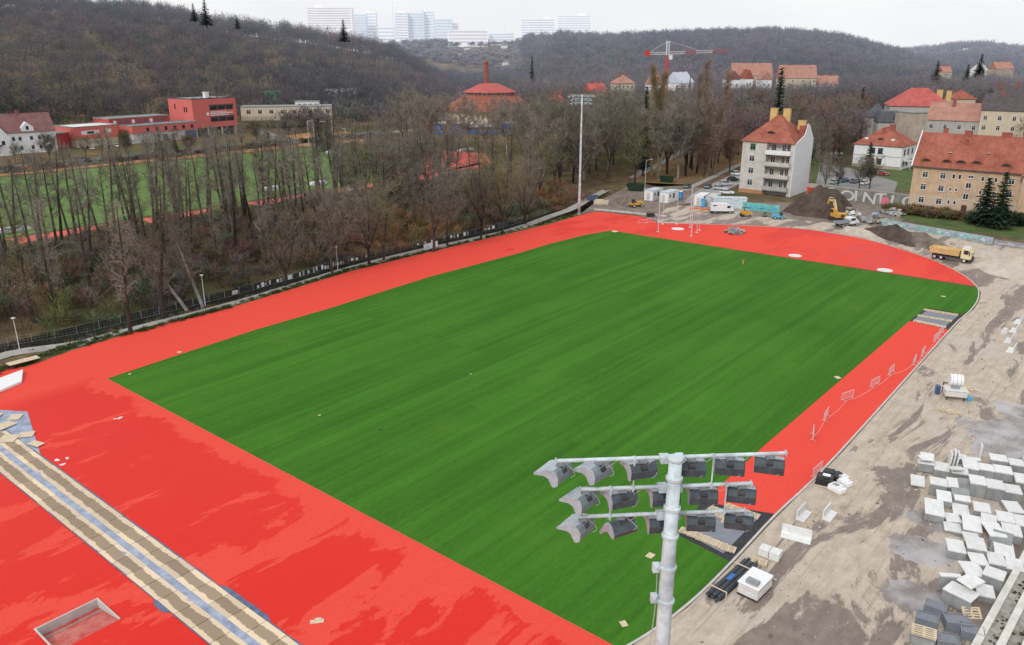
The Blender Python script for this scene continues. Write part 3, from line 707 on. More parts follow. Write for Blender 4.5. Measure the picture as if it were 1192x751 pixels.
def roof_mb(W, D, H, rh, kind, ov=0.5, inset=None, x0=0, y0=0, front_z=None):
    b = MB(); a, c, d, e = x0-ov, x0+W+ov, y0-ov, y0+D+ov
    ins = (inset if inset is not None else D/2) if kind == 'hip' else 0
    i0 = x0+ins-(ov if kind != 'hip' else 0); i1 = x0+W-ins+(ov if kind != 'hip' else 0); ym = y0+D/2
    if i0 > i1: i0 = i1 = x0+W/2
    zb = H-0.18
    vs = [(a, d, H), (c, d, H), (c, e, H), (a, e, H), (i0, ym, H+rh), (i1, ym, H+rh), (a, d, zb), (c, d, zb), (c, e, zb), (a, e, zb)]
    b.add(vs, [(0, 1, 5, 4), (2, 3, 4, 5), (1, 2, 5), (3, 0, 4), (6, 7, 1, 0), (7, 8, 2, 1), (8, 9, 3, 2), (9, 6, 0, 3), (9, 8, 7, 6)])
    return b
def eyebrow(parent, W, D, H, rh, u, zf, ww=2.2, hh=0.75, mat_='tiles_orange'):
    z0 = H+rh*zf; y0_ = -0.5+(D/2+0.5)*zf; n = 10
    yb = y0_+(hh+0.25)*(D/2+0.5)/rh
    poly = [(u+ww/2*math.cos(math.pi*k/n)*1.25, z0+hh*math.sin(math.pi*k/n)**1.4) for k in range(n+1)]
    b = MB(); b.prism(poly, y0_-0.05, yb+0.3, lambda p, k: (p[0], k, p[1]))
    o = b.build('eyebrow_dormer', mat_, parent)
    b = MB(); poly = [(u+ww/2*math.cos(math.pi*k/n)*0.85, z0+0.1+hh*0.72*math.sin(math.pi*k/n)) for k in range(n+1)]
    b.prism(poly, y0_-0.09, y0_-0.055, lambda p, k: (p[0], k, p[1])); b.build('pane', 'glass', o)
def chimney(parent, x, y, z0, z1, wx=0.9, wy=0.6, m='chimney_brick'):
    b = MB(); b.box(x-wx/2, x+wx/2, y-wy/2, y+wy/2, z0, z1); b.box(x-wx/2-.08, x+wx/2+.08, y-wy/2-.08, y+wy/2+.08, z1, z1+0.15)
    b.build('chimney', m, parent)
def house(label, loc, ang, W, D, H, rk, rh, wall, roof, wins=(), name='house', cat='house', group=None, chims=(), inset=None, ov=0.5, base=None, frame='window_white', pane='glass', bars=1, eyes=(), cornice=False):
    root = empty(name, loc, ang, label, cat, group)
    b = MB(); b.box(0, W, 0, D, -1.5, H)
    if rk == 'gable':
        b.add([(0, 0, H), (0, D, H), (0, D/2, H+rh-0.03)], [(0, 2, 1)]); b.add([(W, 0, H), (W, D, H), (W, D/2, H+rh-0.03)], [(0, 1, 2)])
    b.build('wall', wall, root)
    if rk == 'flat':
        b = MB(); b.box(-0.2, W+0.2, -0.2, D+0.2, H, H+0.35)
        b.box(0.2, W-0.2, 0.2, D-0.2, H+0.35, H+0.36); b.build('roof', roof, root)
    else: roof_mb(W, D, H+0.002, rh, rk, ov if rk == 'hip' else min(ov, 0.35), inset).build('roof', roof, root)
    if base:
        b = MB(); b.box(-0.06, W+0.06, -0.06, D+0.06, -1.5, base[0]); b.build('plinth', base[1], root)
    if cornice:
        b = MB(); b.box(-0.12, W+0.12, -0.14, -0.003, H-0.4, H-0.19); b.build('cornice', wall, root)
    for q in wins: window(root, q[0], W, D, *q[1:5], frame=frame, pane=pane, bars=q[5] if len(q) > 5 else bars)
    for c in chims: chimney(root, *c)
    for e in eyes: eyebrow(root, W, D, H, rh, e[0], e[1], mat_=roof)
    return root

# ochre apartment house -------------------------------------------------
ob = P(1056, 244); W1 = 25.0; D1 = 12.5; He = 11.3
wl = []
for z in (1.9, 5.3, 8.5):
    for u in (3.0, 7.2): wl.append(('F', u, z, 1.35, 1.6))
wl += [('F', 9.7, 8.7, 0.75, 1.3, 0), ('F', 11.1, 8.7, 0.75, 1.3, 0), ('F', 9.4, 5.6, 0.6, 0.9, 0), ('F', 10.8, 5.6, 0.6, 0.9, 0), ('F', 9.5, 2.2, 0.65, 1.1, 0), ('F', 10.9, 2.2, 0.65, 1.1, 0),
       ('F', 13.6, 9.2, 1.3, 0.8), ('F', 13.4, 6.6, 1.3, 1.5), ('F', 13.2, 3.8, 1.3, 1.5)]
for z, k in ((8.7, 0.75), (5.3, 0.65), (2.2, 0.65)): wl += [('F', u, z, k, 1.2, 0) for u in (16.3, 17.7, 19.2)]
for z in (1.9, 5.3, 8.5): wl += [('F', 22.6, z, 1.3, 1.6)]
och = house('long ochre three storey tenement with orange tiled roof and eyebrow dormers behind the dump truck', (ob[0], ob[1], 0.3), A2+R(2), W1, D1, He, 'gable', 8.2, 'plaster_ochre', 'tiles_orange', wl, 'apartment_building', 'building',
            chims=[(5.0, 6.6, He+6.8, He+9.3, 1.1, 0.7), (10.5, 6.0, He+7, He+9.0, 1.8, 0.8), (19, 6.4, He+7, He+9.0, 2.2, 0.8), (10.6, 4.4, He+5.0, He+7.0, .7, .6), (23.5, 6.2, He+7, He+9.2, 1.6, .7)], eyes=[(2.6, .16), (7.4, .17), (10.7, .18), (14.2, .19), (20.8, .17)], cornice=True)
b = MB(); b.box(-0.012, W1, -0.012, -0.004, -1.5, 4.0); b.build('ground_floor_render', 'plaster_ochre_low', och)
b = MB(); b.box(12.6, 13.9, -0.12, -0.074, -0.1, 2.3); b.build('door', 'door_brown', och)
b = MB(); b.box(12.4, 12.6, -0.16, -0.074, -0.1, 2.5); b.box(13.9, 14.1, -0.16, -0.074, -0.1, 2.5); b.box(12.4, 14.1, -0.16, -0.074, 2.5, 2.7); b.build('door_frame', 'plaster_ochre_low', och)
for x in (8.4, 15.2, 24.5):
    b = MB(); b.tube((x, -0.12, 0), (x, -0.12, He-0.3), 0.06, n=6); b.build('downpipe', 'galv', och)
b = MB(); b.box(-0.55, W1+0.1, -0.75, -0.6, He-0.12, He+0.05); b.build('gutter', 'slate', och)
b = MB(); b.prism([(-0.62, He-.1), (6.25, He+8.35), (13.1, He-.1), (13.1, He+.2), (6.25, He+8.65), (-0.62, He+.2)], -0.62, -0.37, lambda p, k: (k, p[0], p[1])); b.build('gable_trim', 'plaster_white', och)
b = MB(); b.tube((7.6, 2.4, He+3.7), (7.6, 2.4, He+3.8), 0.5, n=8); b.tube((16.2, 2.8, He+4.1), (16.2, 2.8, He+4.2), 0.5, n=8); b.build('roof_hatch', 'plaster_offwhite', och)
w2 = Vector((math.cos(A2+R(2)), math.sin(A2+R(2)))); n2_ = Vector((-w2.y, w2.x))
p2 = Vector(ob[:2])+w2*(W1+0.05)-n2_*1.8
house('ochre tenement wing projecting at the right picture edge beyond the big fir', (p2.x, p2.y, 0.3), A2+R(2), 16, 14, 11.1, 'hip', 8.4, 'plaster_ochre', 'tiles_orange',
      [('F', u, z, 1.3, 1.6) for z in (1.9, 5.2, 8.4) for u in (2.6, 6.0, 10, 13.5)], 'apartment_building', 'building', chims=[(6, 7, 18, 20.5, 1.8, .8)], cornice=True)

# tall rendered block with loggias ---------------------------------------
ang = A2+R(1.5); tc_ = Vector(P(918.5, 229.6)[:2]); fx = Vector((math.cos(ang), math.sin(ang)))
tl = tc_-fx*15.4; H4 = 15.2
tow = empty('apartment_tower', (tl.x, tl.y, 0), ang, 'tall off white four storey house with stacked balconies and steep orange hip roof', 'building')
b = MB(); b.box(0, 7.6, 0, 15, -1, H4); b.box(7.6, 14.4, 1.5, 15, -1, H4); b.box(14.4, 15.4, 0, 15, -1, H4)
b.build('wall', 'plaster_offwhite', tow)
b = MB(); b.prism([(0.0, -1), (15.0, -1), (15.0, H4+.3), (10.6, H4+4.6), (9.0, H4+5.0), (7.4, H4+2.0), (0, H4-.3)], 15.41, 15.6, lambda p, k: (k, p[0], p[1])); b.build('fire_wall', 'plaster_white', tow)
roof_mb(15.0, 15, H4+.002, 7.2, 'hip', 0.5, 7.0).build('roof', 'tiles_orange', tow)
b = MB(); b.box(13.6, 15.38, 7.6, 11.5, H4, H4+4.4); b.build('roof_bulkhead', 'tiles_red', tow)
for x in (5.3, 9.2): chimney(tow, x, 8.6, H4+4.5, H4+8.8, 2.0, 1.1, 'chimney_yellow')
chimney(tow, 13.6, 9.6, H4+3, H4+5.6, 2.2, 0.8, 'chimney_yellow')
eyebrow(tow, 15, 15, H4, 7.2, 7.4, 0.30, 2.3, 0.9, 'tiles_orange')
b = MB(); b.box(-0.08, 7.68, -0.08, -0.003, -1, 1.1); b.build('plinth', 'brick_orange', tow)
for i, z in enumerate((1.9, 5.4, 8.9, 12.3)):
    window(tow, 'F', 15.4, 15, 3.2, z+0.4, 1.6, 1.8, 'green_paint' if i == 3 else 'window_white')
    bl = MB(); bl.box(7.3, 14.7, -0.9, 1.49, z-0.55, z-0.32); b2 = MB(); b2.box(7.3, 14.7, -0.95, -0.82, z-0.32, z+0.75); b2.box(7.3, 7.42, -0.82, 0, z-0.32, z+0.75); b2.box(14.58, 14.7, -0.82, 0, z-0.32, z+0.75)
    lo = bl.build('balcony', 'concrete_side' if i < 3 else 'plaster_white', tow); b2.build('parapet', ['plaster_grey', 'plaster_offwhite', 'plaster_offwhite', 'plaster_white'][i], lo)
    if i < 3:
        b = MB(); b.box(7.61, 14.39, 1.40, 1.495, z-0.32, z+2.6); b.build('loggia_wall', ['plaster_grey', 'plaster_cream', 'plaster_stained'][i], lo)
    for u, ww, zz, hh in ((9.0, 1.4, 0.3, 1.9), (12.0, 1.1, -0.2, 2.4), (13.4, 1.0, 0.3, 1.9)):
        o = window(tow, 'F', 15.4, 15, u, z+zz, ww, hh); o.location = (0, 1.38, 0)
b = MB(); b.tube((7.5, -0.15, 0), (7.5, -0.15, H4), 0.07, n=6); b.build('downpipe', 'slate', tow)

# white villa -------------------------------------------------------------
vl = P(995, 167, 8.2); vr = P(1051, 171, 8.2); va = math.atan2(vr[1]-vl[1], vr[0]-vl[0]); VW = math.dist(vl[:2], vr[:2])
vil = house('white two storey villa with hipped orange roof beside the car park', (vl[0], vl[1], 0.2), va, VW, 15, 8.0, 'hip', 6.0, 'plaster_white', 'tiles_orange',
      [('F', u, z, 1.7, 2.0) for z in (1.3, 5.0) for u in (VW*.40, VW*.56)]+[('R', u, z, 1.4, 1.9) for z in (1.0, 4.8) for u in (3, 7, 11.5)], 'villa', 'house', chims=[(VW*.62, 6.5, 12, 14.8, 1.8, .9), (VW*.48, 4.6, 10.5, 13.5, .6, .6)], eyes=[(VW*.5, .28)], frame='slate')
b = MB(); b.box(-0.08, VW+.08, -0.08, -.003, 4.1, 4.3); b.box(-0.08, VW+.08, -0.08, -.003, -1, 0.9); b.build('string_course', 'plaster_stained', vil)
b = MB(); b.box(VW+.02, VW+2.5, 3, 8, 2.6, 2.8); b.box(VW+2.3, VW+2.5, 3, 3.2, 0, 2.6); b.box(VW+2.3, VW+2.5, 7.8, 8, 0, 2.6); b.build('balcony', 'plaster_offwhite', vil)
for x in (VW*.2, VW*.75):
    b = MB(); b.box(x-.6, x+.6, 1.6, 2.9, 9.6, 9.75+.5); b.build('skylight', 'window_white', vil)

# town row on the right ---------------------------------------------------
def at_px(x, y, Y, z=0):      # ground-plan position seen at pixel x, distance Y, with pixel row y
    u = (x-596)/FPX; v = (y-375.5)/FPX; return (u/(CP-v*SP)*Y, Y, z)
def face_house(label, x0, x1, y_eave, Y, H, D, rk, rh, wall, roof, ang=None, base_z=None, **kw):
    """house whose front eave runs from pixel column x0 to x1 at distance Y; eave height from the sight line"""
    p0 = at_px(x0, y_eave, Y); p1 = at_px(x1, y_eave, Y)
    ze = ZP(y_eave, Y); a = 0.0 if ang is None else ang
    W = (p1[0]-p0[0])/max(0.3, math.cos(a)+math.sin(a)*(-(x1-596)/FPX))
    return house(label, (p0[0], p0[1], ze-H), a, W, D, H, rk, rh, wall, roof, **kw), W
AN = A2+R(6)
def grid(W, zs, n, ww=1.3, hh=1.8, m=1.6): return [('F', m+(W-2*m)*k/(n-1), z, ww, hh) for z in zs for k in range(n)]
r1, _w = face_house('grey beige tenement with pale orange roof left of the dark roofed one', 1080, 1143, 139, 330, 14, 11, 'gable', 6.5, 'plaster_grey', 'tiles_pale', AN, wins=grid(28, (3, 6.8, 10.6), 6), name='tenement', cat='building', chims=[(8, 5, 18, 21.5, 1, 2.0), (18, 5, 18, 21.5, 1, 2.0)])
r2, _w = face_house('beige four storey tenement with dark brown roof at the right edge', 1143, 1215, 128, 318, 17, 12, 'gable', 6.0, 'plaster_cream', 'slate_brown', AN, wins=grid(32, (2, 5.8, 9.6, 13.3), 7), name='tenement', cat='building', chims=[(6, 6, 21, 24, 1, 1.6), (20, 6, 21, 24, 1, 1.6)])
r3, _w = face_house('windowless stained beige fire wall block between the villa and the tenements', 1062, 1080, 132, 312, 14, 9, 'flat', 0.3, 'plaster_stained', 'flat_roof', 0.25, name='tenement', cat='building')
r4, _w = face_house('dark slate mansard house with arched dormer behind the white villa', 1022, 1062, 143, 335, 11, 12, 'flat', .3, 'plaster_grey', 'slate', -.25, wins=[('F', 3, 7, 1.6, 2), ('F', 11, 7, 1.6, 2)], name='mansard_house', cat='house')
b = MB(); W4 = 15
b.add([(-.3, -.3, 11.36), (W4+.3, -.3, 11.36), (W4+.3, 12.3, 11.36), (-.3, 12.3, 11.36), (1.2, 2.2, 15.4), (W4-1.2, 2.2, 15.4), (W4-1.2, 9.8, 15.4), (1.2, 9.8, 15.4)], [(0,1,5,4), (1,2,6,5), (2,3,7,6), (3,0,4,7), (4,5,6,7)]); b.build('mansard', 'slate', r4)
b = MB(); poly = [(5.5, 12), (8.5, 12), (8.5, 13.4), (7.9, 14.2), (7, 14.5), (6.1, 14.2), (5.5, 13.4)]
b.prism(poly, 0.1, 2.0, lambda p, k: (p[0], k, p[1])); d_ = b.build('dormer', 'slate', r4)
b = MB(); b.prism([(5.9, 12.3), (8.1, 12.3), (8.1, 13.3), (7, 14.1), (5.9, 13.3)], 0.04, 0.08, lambda p, k: (p[0], k, p[1])); b.build('pane', 'glass_far', d_)
face_house('small turret house with pointed slate roof and green porch', 1012, 1034, 136, 345, 10, 9, 'hip', 5.5, 'plaster_grey', 'slate', -.2, name='turret_house', cat='house', wins=[('F', 3, 6, 1.5, 1.8)])
face_house('big house with bright red mansard roof above the slate roofed house', 1036, 1108, 123, 375, 12, 18, 'hip', 7.5, 'plaster_grey', 'tiles_bright', -.3, name='mansion', cat='house', wins=grid(26, (8,), 6, 1.2, 1.2), chims=[(21, 9, 15, 18.6, 2.4, 1.5, 'chimney_yellow'), (25, 10, 14, 18.2, 2.0, 1.5, 'chimney_yellow')])
face_house('house with orange pyramid roof peeking over the tenement ridge', 1112, 1136, 115, 400, 12, 10, 'hip', 4, 'plaster_cream', 'tiles_orange', 0, name='house', wins=())
face_house('low dark roofed house beyond the tenements at the right edge', 1160, 1230, 112, 420, 10, 12, 'gable', 4, 'plaster_cream', 'slate_brown', -.1, name='house', chims=[(4, 6, 12, 16, 1, 1), (12, 6, 12, 16, 1, 1), (20, 6, 12, 16, 1, 1)])

# houses across the valley -------------------------------------------------
far_houses = [
 ('long pale red roofed terrace house on the far slope right of the crane', 853, 895, 88, 640, 9, 14, 'gable', 9, 'plaster_cream', 'tiles_pale', -.05),
 ('white gabled house with dark red roof below the long pale terrace', 846, 862, 96, 600, 7, 12, 'gable', 6, 'plaster_white', 'tiles_brown', 1.25),
 ('white gabled cottage in front of the long pale terrace', 867, 876, 95, 590, 6, 12, 'gable', 6, 'plaster_white', 'tiles_red', 1.45),
 ('red roofed house with white gable left of the far conifer', 886, 898, 96, 600, 7, 12, 'gable', 6, 'plaster_white', 'tiles_pale', 1.3),
 ('wide orange roofed house with white end wall on the far slope', 908, 946, 91, 610, 9, 13, 'gable', 9, 'plaster_cream', 'tiles_orange', -.1),
 ('row of low pinkish roofs at the end of the far street', 950, 972, 98, 620, 7, 12, 'gable', 6, 'plaster_cream', 'tiles_pale', -.2),
 ('tall white house with pale blue roof between poplar and conifer', 792, 812, 97, 560, 10, 12, 'gable', 7, 'plaster_white', 'block_window', .9),
 ('grey hip roofed house below the tall white house', 788, 806, 114, 520, 8, 11, 'hip', 6, 'plaster_white', 'slate', .4),
 ('white gabled house with orange roof just left of the crane mast', 752, 774, 102, 540, 10, 13, 'gable', 9, 'plaster_white', 'tiles_orange', 1.0),
 ('house with pink pyramid roof rising above grey treetops', 718, 738, 97, 520, 10, 12, 'hip', 5, 'plaster_cream', 'tiles_pale', .2),
 ('house with bright red roof next to the far floodlight', 688, 706, 108, 480, 10, 12, 'gable', 5, 'plaster_cream', 'tiles_bright', .3),
 ('low house with vivid red hip roof left of the far floodlight', 636, 661, 120, 450, 9, 14, 'hip', 5.5, 'plaster_cream', 'tiles_bright', 0.1),
 ('small white house on the wooded ridge at far right', 1146, 1158, 82, 800, 9, 12, 'gable', 7, 'plaster_white', 'window_white', .9),
 ('ochre building half hidden by trees on the far right ridge', 1160, 1180, 80, 820, 7, 12, 'gable', 6, 'plaster_stained', 'tiles_pale', .1),
 ('tiny pink roofed house in the trees of the right hillside', 1098, 1108, 84, 760, 6, 10, 'gable', 5, 'plaster_cream', 'tiles_pale', .1),
]
for q in far_houses:
    lab, x0, x1, ye, Y, H, D, rk, rh, wa, ro, an = q; ro = {'tiles_orange': 'tiles_pale', 'tiles_bright': 'tiles_red'}.get(ro, ro) if Y > 500 else ro  # distant roofs take paler tiles, haze put into their colour
    W = (x1-x0)/FPX*Y*1.04/max(0.35, math.cos(an)) if an < 0.95 else (x1-x0)/FPX*Y*0.9
    D_ = D if an < .95 else (x1-x0)/FPX*Y*1.0
    p = at_px(x0, ye, Y); ze = ZP(ye, Y)
    if an >= .95:       # gable end towards the viewer
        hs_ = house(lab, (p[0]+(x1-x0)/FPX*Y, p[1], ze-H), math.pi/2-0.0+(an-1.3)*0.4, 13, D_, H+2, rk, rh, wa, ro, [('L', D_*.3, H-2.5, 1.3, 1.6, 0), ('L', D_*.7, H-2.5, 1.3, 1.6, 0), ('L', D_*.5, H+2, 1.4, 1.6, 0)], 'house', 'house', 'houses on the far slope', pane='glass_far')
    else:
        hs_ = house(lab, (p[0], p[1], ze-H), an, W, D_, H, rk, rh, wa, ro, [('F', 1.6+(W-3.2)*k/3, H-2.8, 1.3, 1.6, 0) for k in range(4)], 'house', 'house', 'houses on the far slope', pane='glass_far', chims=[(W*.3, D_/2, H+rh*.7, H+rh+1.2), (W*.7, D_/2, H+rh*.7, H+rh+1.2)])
# rotunda, chimney
pr = at_px(570, 100, 450)
ro = empty('rotunda_hall', (pr[0], pr[1], 0), 0, 'broad round hall with two tier red orange tiled roof rising above bare trees', 'building')
b = MB(); b.lathe([(24, 0), (24, 10.5)], 32); b.build('wall', 'plaster_cream', ro)
b = MB(); b.lathe([(26, 10.4), (26, 10.8), (13.5, 18.2), (13.5, 18.3)], 32); b.build('lower_roof', 'tiles_orange', ro)
b = MB(); b.lathe([(12.9, 18.2), (12.9, 19.4)], 32); ck = b.build('clerestory', 'plaster_offwhite', ro)
b = MB()
for k in range(32):
    t = 2*math.pi*k/32; b.box(-0.7, 0.7, -0.06, 0.06, 18.5, 19.2, Matrix.Translation((12.93*math.cos(t), 12.93*math.sin(t), 0)) @ Matrix.Rotation(t+math.pi/2, 4, 'Z'))
b.build('clerestory_window', 'glass_far', ck)
b = MB(); b.lathe([(14.4, 19.4), (14.4, 19.6), (5.5, 23.6), (0.0, 24.0)], 32); b.build('upper_roof', 'tiles_bright', ro)
p = at_px(566, 80, 520); zt = ZP(71, 520)
ch = empty('brick_chimney', (p[0], p[1], 0), 0, 'slender red brick factory chimney behind the round hall', 'chimney')
b = MB(); b.lathe([(1.9, 0), (1.25, zt-1.5), (1.5, zt-1.2), (1.5, zt-.4), (1.2, zt)], 14); b.build('shaft', 'chimney_brick', ch)
# blue roofed sports pavilion
p = at_px(506, 158, 420)
pv = house('low blue sports pavilion behind the bare trees at the end of the training track', (p[0], p[1], 0), .15, 42, 12, 5.0, 'flat', .3, 'blue_paint', 'window_white', [('F', 4+5*k, 1.5, 2.5, 1.8, 1) for k in range(8)], 'sports_pavilion', 'building')
b = MB(); b.box(14, 30, -1.5, -0.02, 3.4, 5.6); b.build('canopy', 'plaster_white', pv)

# high-rise blocks on the skyline -------------------------------------------
def high_rise(label, x0, x1, yt, yb, Y, wall, rows, boxes=(), D=14, strips=True):
    p0 = at_px(x0, yt, Y); p1 = at_px(x1, yt, Y); zt = ZP(yt, Y); zb = ZP(yb, Y)-12
    W = p1[0]-p0[0]
    r = empty('tower_block', (p0[0], p0[1], zb), 0, label, 'tower block', 'housing blocks on the skyline')
    b = MB(); b.box(0, W, 0, D, 0, zt-zb); b.build('wall', wall, r)
    vis = zt-ZP(yb, Y)
    for k in range(rows):
        z = zt-zb-vis*(k+0.75)/rows
        b = MB(); b.box(W*.03, W*.97, -0.12, -0.01, z, z+vis/rows*0.42)
        b.build('window_row', 'block_window', r)
    for (a, c, h) in boxes:
        b = MB(); b.box(W*a, W*c, 2, 10, zt-zb, zt-zb+h); b.build('roof_box', wall, r)
high_rise('wide pink white slab block with green roof box, leftmost on the skyline', 356, 409, 8.5, 34, 1180, 'block_pink', 9, [(.2, .38, 4)])
high_rise('narrow blue grey block directly right of the wide pink white slab', 410, 425.5, 16.5, 44, 1230, 'block_blue', 9)
high_rise('pale block with rooftop aerial left of the low horizon gap', 425.7, 437, 14.5, 46, 1260, 'block_pale', 9, [(.1, .4, 3)])
high_rise('low distant block in the gap between the two tall groups', 438, 459, 31, 48, 1400, 'block_pale', 4)
high_rise('tall whitish slab with stair tower left of the blue banded slab', 459, 474, 14.5, 46, 1200, 'block_pale', 10, [(.3, .9, 2)])
high_rise('blue banded tall slab with bristling aerials on its roof', 474.2, 493, 15, 47, 1210, 'block_blue', 10, [(.1, .2, 3), (.5, .6, 3), (.85, .95, 4)])
high_rise('slim pale tower at the right end of the bristling slab', 493.2, 504, 13, 47, 1220, 'block_pale', 10, [(0, .2, 4)])
high_rise('blue grey block with lighter right wing above the long low slab', 505, 526, 22, 46, 1300, 'block_blue', 7, [(.7, 1.0, 2)])
high_rise('pale tower fragment behind the left end of the long low slab', 526.2, 533, 26, 48, 1320, 'block_pale', 6)
high_rise('long low white slab with pink balcony bands in mid skyline', 521, 568, 35, 51, 1150, 'block_pink', 4)
high_rise('lower grey white slab continuing right of the long low one', 569, 599, 38.5, 51, 1170, 'block_pale', 4)
high_rise('pale high block with grid of windows and a taller right bay', 606, 646, 22, 45, 1330, 'block_pale', 8, [(.7, .85, 4)])
high_rise('faint pale high block farthest right on the skyline behind treetops', 648, 689, 18, 42, 1400, 'block_pale', 9, [(.6, .8, 4)])
for x, yt, Y, lb in ((456, -6, 1350, 'thin radio mast rising between the two tall housing groups'), (588, 22, 1500, 'short thin radio mast above the grey white slab')):
    p = at_px(x, yt, Y); zt = ZP(yt, Y); r = empty('radio_mast', (p[0], p[1], 45), 0, lb, 'mast')
    b = MB(); b.tube((0, 0, 0), (0, 0, zt-45), 0.5, 0.25, n=4); b.build('shaft', 'block_window', r); b = MB(); b.lathe([(1.0, 20), (1.0, 21)], 6); b.build('platform', 'block_window', r)

# left complex ---------------------------------------------------------------
def Pz(x, y): return P(x, y)
q0 = Vector(P(228, 160)[:2]); AL = A1+R(4)
redc = empty('school_complex', (q0.x, q0.y, 0), AL, 'red flat roofed school complex with tall three storey block at its right end', 'building')
def wing(x0, x1, y0, y1, z0, z1, m, roof='flat_roof', nm='wing'):
    b = MB(); b.box(x0, x1, y0, y1, z0, z1); o = b.build(nm, m, redc)
    if roof:
        b = MB(); b.box(x0+.25, x1-.25, y0+.25, y1-.25, z1, z1+.06); b.build('roof', roof, o)
        b = MB()
        for (a, c, d, e) in ((x0-.1, x1+.1, y0-.1, y0+.24), (x0-.1, x1+.1, y1-.24, y1+.1), (x0-.1, x0+.24, y0+.24, y1-.24), (x1-.24, x1+.1, y0+.24, y1-.24)): b.box(a, c, d, e, z1, z1+.4)
        b.build('roof_edge', 'flat_roof' if x0 != 0 else 'slate', o)
    return o
def win_box(par, x0, x1, y, z0, z1, m='glass', nm='window', xs=None):
    b = MB()
    if xs is None: b.box(x0, x1, y-.06, y-.005, z0, z1)
    else: b.box(xs-.06, xs-.005, x0, x1, z0, z1)
    return b.build(nm, m, par)
HB = ZP(116, 405)
w0 = wing(0, 25, 0, 20, 4.2, HB, 'facade_red'); 
for z0 in (6.8, 12.4):
    for k in range(3): win_box(w0, 9.6+k*4.6, 13.9+k*4.6, 0, z0, z0+1.9)
    win_box(w0, 9.3, 23.7, 0, z0+1.95, z0+2.6, 'slate', 'sun_shade')
for y0, z0 in ((4.5, 11.8), (6.2, 11.8), (14, 13)): win_box(w0, y0, y0+1.0, 0, z0, z0+2.4, xs=0)
for k, (zz, ln) in enumerate(((11.3, 9.2), (10.5, 13.0), (9.7, 10.6))):
    x = 9.8; rr = random.Random(k)
    b = MB()
    while x < 9.8+ln:
        l = rr.uniform(.5, .95); b.box(x, x+l, -.06, -.005, zz, zz+.42+.12*(k == 1)); x += l+.22
    b.build('sign_lettering', 'plaster_white', w0)
b = MB(); b.lathe([(0.8, -.03), (0.8, .03)], 12); e = b.build('sign_emblem', 'plaster_white', w0); e.rotation_euler = (R(90), 0, 0); e.location = (8.2, -.05, 10.7)
lw = wing(1.2, 24, 1.8, 19, -1, 4.2, 'slate', None)
for x in (0.6, 8, 16, 24): 
    b = MB(); b.box(x-.3, x+.3, .6, 1.3, -1, 4.195); b.build('column', 'plaster_white', redc)
for k in range(5): win_box(lw, 2+k*4.4, 5.4+k*4.4, 1.8, .6, 3.6)
b = MB(); b.box(12, 14.2, 6, 8, HB+.06, HB+2.6); b.box(11.7, 14.5, 5.7, 8.3, HB+2.6, HB+2.9); b.build('roof_vent', 'plaster_white', redc)
b = MB()
for k in range(12): b.box(1.5+k*1.8, 2.3+k*1.8, 1.5+(k*7 % 5), 2.2+(k*7 % 5), HB+.06, HB+.6)
b.build('roof_light', 'flat_roof', redc)
w1 = wing(-34, -0.02, -3, 8, 4.4, 7.6, 'facade_red')           # front low wing, red band
w1b = wing(-33.6, -0.4, -2.6, 8, -1, 4.395, 'facade_grey', None)
for k in range(6): win_box(w1, -27+k*4.6, -25.6+k*4.6, -3, 5.0, 6.7)
win_box(w1b, -19, -16.5, -2.6, 0, 3.2, 'glass_far', 'window'); win_box(w1b, -7, -1, -2.6, 0.2, 3.9, 'film_blue_dark', 'mural'); 
b = MB(); b.lathe([(1.4, -.03), (1.4, .03)], 16); e = b.build('mural_disc', 'plaster_white', w1b); e.rotation_euler = (R(90), 0, 0); e.location = (-11.5, -2.65, 2.3)
w2_ = wing(-38, -8, 8.3, 22, -1, 10.6, 'facade_red_dark')
for k in range(9): win_box(w2_, -36+k*3.0, -34.6+k*3.0, 8.3, 8.2, 9.8, 'glass_far' if k % 3 else 'window_white')
w3_ = wing(-58, -38.05, 1, 18, 3.6, 8.6, 'facade_red', 'window_white')
w3b = wing(-57.6, -38.5, 1.4, 18, -1, 3.595, 'plaster_cream', None)
win_box(w3_, -55, -47, 1, 5.4, 7.0, 'window_white'); win_box(w3_, -52.5, -49.5, .93, 5.7, 6.7, 'glass'); win_box(w3_, -44, -41.6, 1, 5.6, 7.2, 'window_white')
win_box(w3b, -49, -46, 1.4, .4, 3.2, 'window_white', 'door')
w4_ = wing(-84, -58.05, 6, 20, -1, 6.2, 'facade_red_dark')
for k, u in enumerate((-80, -70.5)): win_box(w4_, u, u+2.6, 6, 3.4, 5.4, 'glass_far')
# white house at left edge
wh0 = Vector(P(0, 181)[:2])
whh = house('white two storey house with brown mansard roof and white gable dormer at the left edge', (P(14, 180)[0], P(14, 180)[1], 0), A1+R(-6), 17.5, 12, 8.6, 'gable', 7.2, 'plaster_white', 'tiles_brown',
   [('F', u, z, 1.3, 1.7, 0) for z in (1.6, 5.3) for u in (1.6, 4.0, 8.2, 11.2, 14.6)], 'house', 'house', chims=[(6, 6, 13, 16.8, 1.4, .9)])
b = MB(); b.box(5.0, 9.6, -0.05, 4.5, 8.65, 10.5); b.add([(5.0, -.05, 10.5), (9.6, -.05, 10.5), (7.3, -.05, 12.6), (5.0, 5, 10.5), (9.6, 5, 10.5), (7.3, 5, 12.6)], [(0,1,2), (1,4,5,2), (3,0,2,5)]); dd = b.build('gable_dormer', 'plaster_white', whh)
win_box(dd, 6.8, 7.8, -.06, 9.5, 11.0)
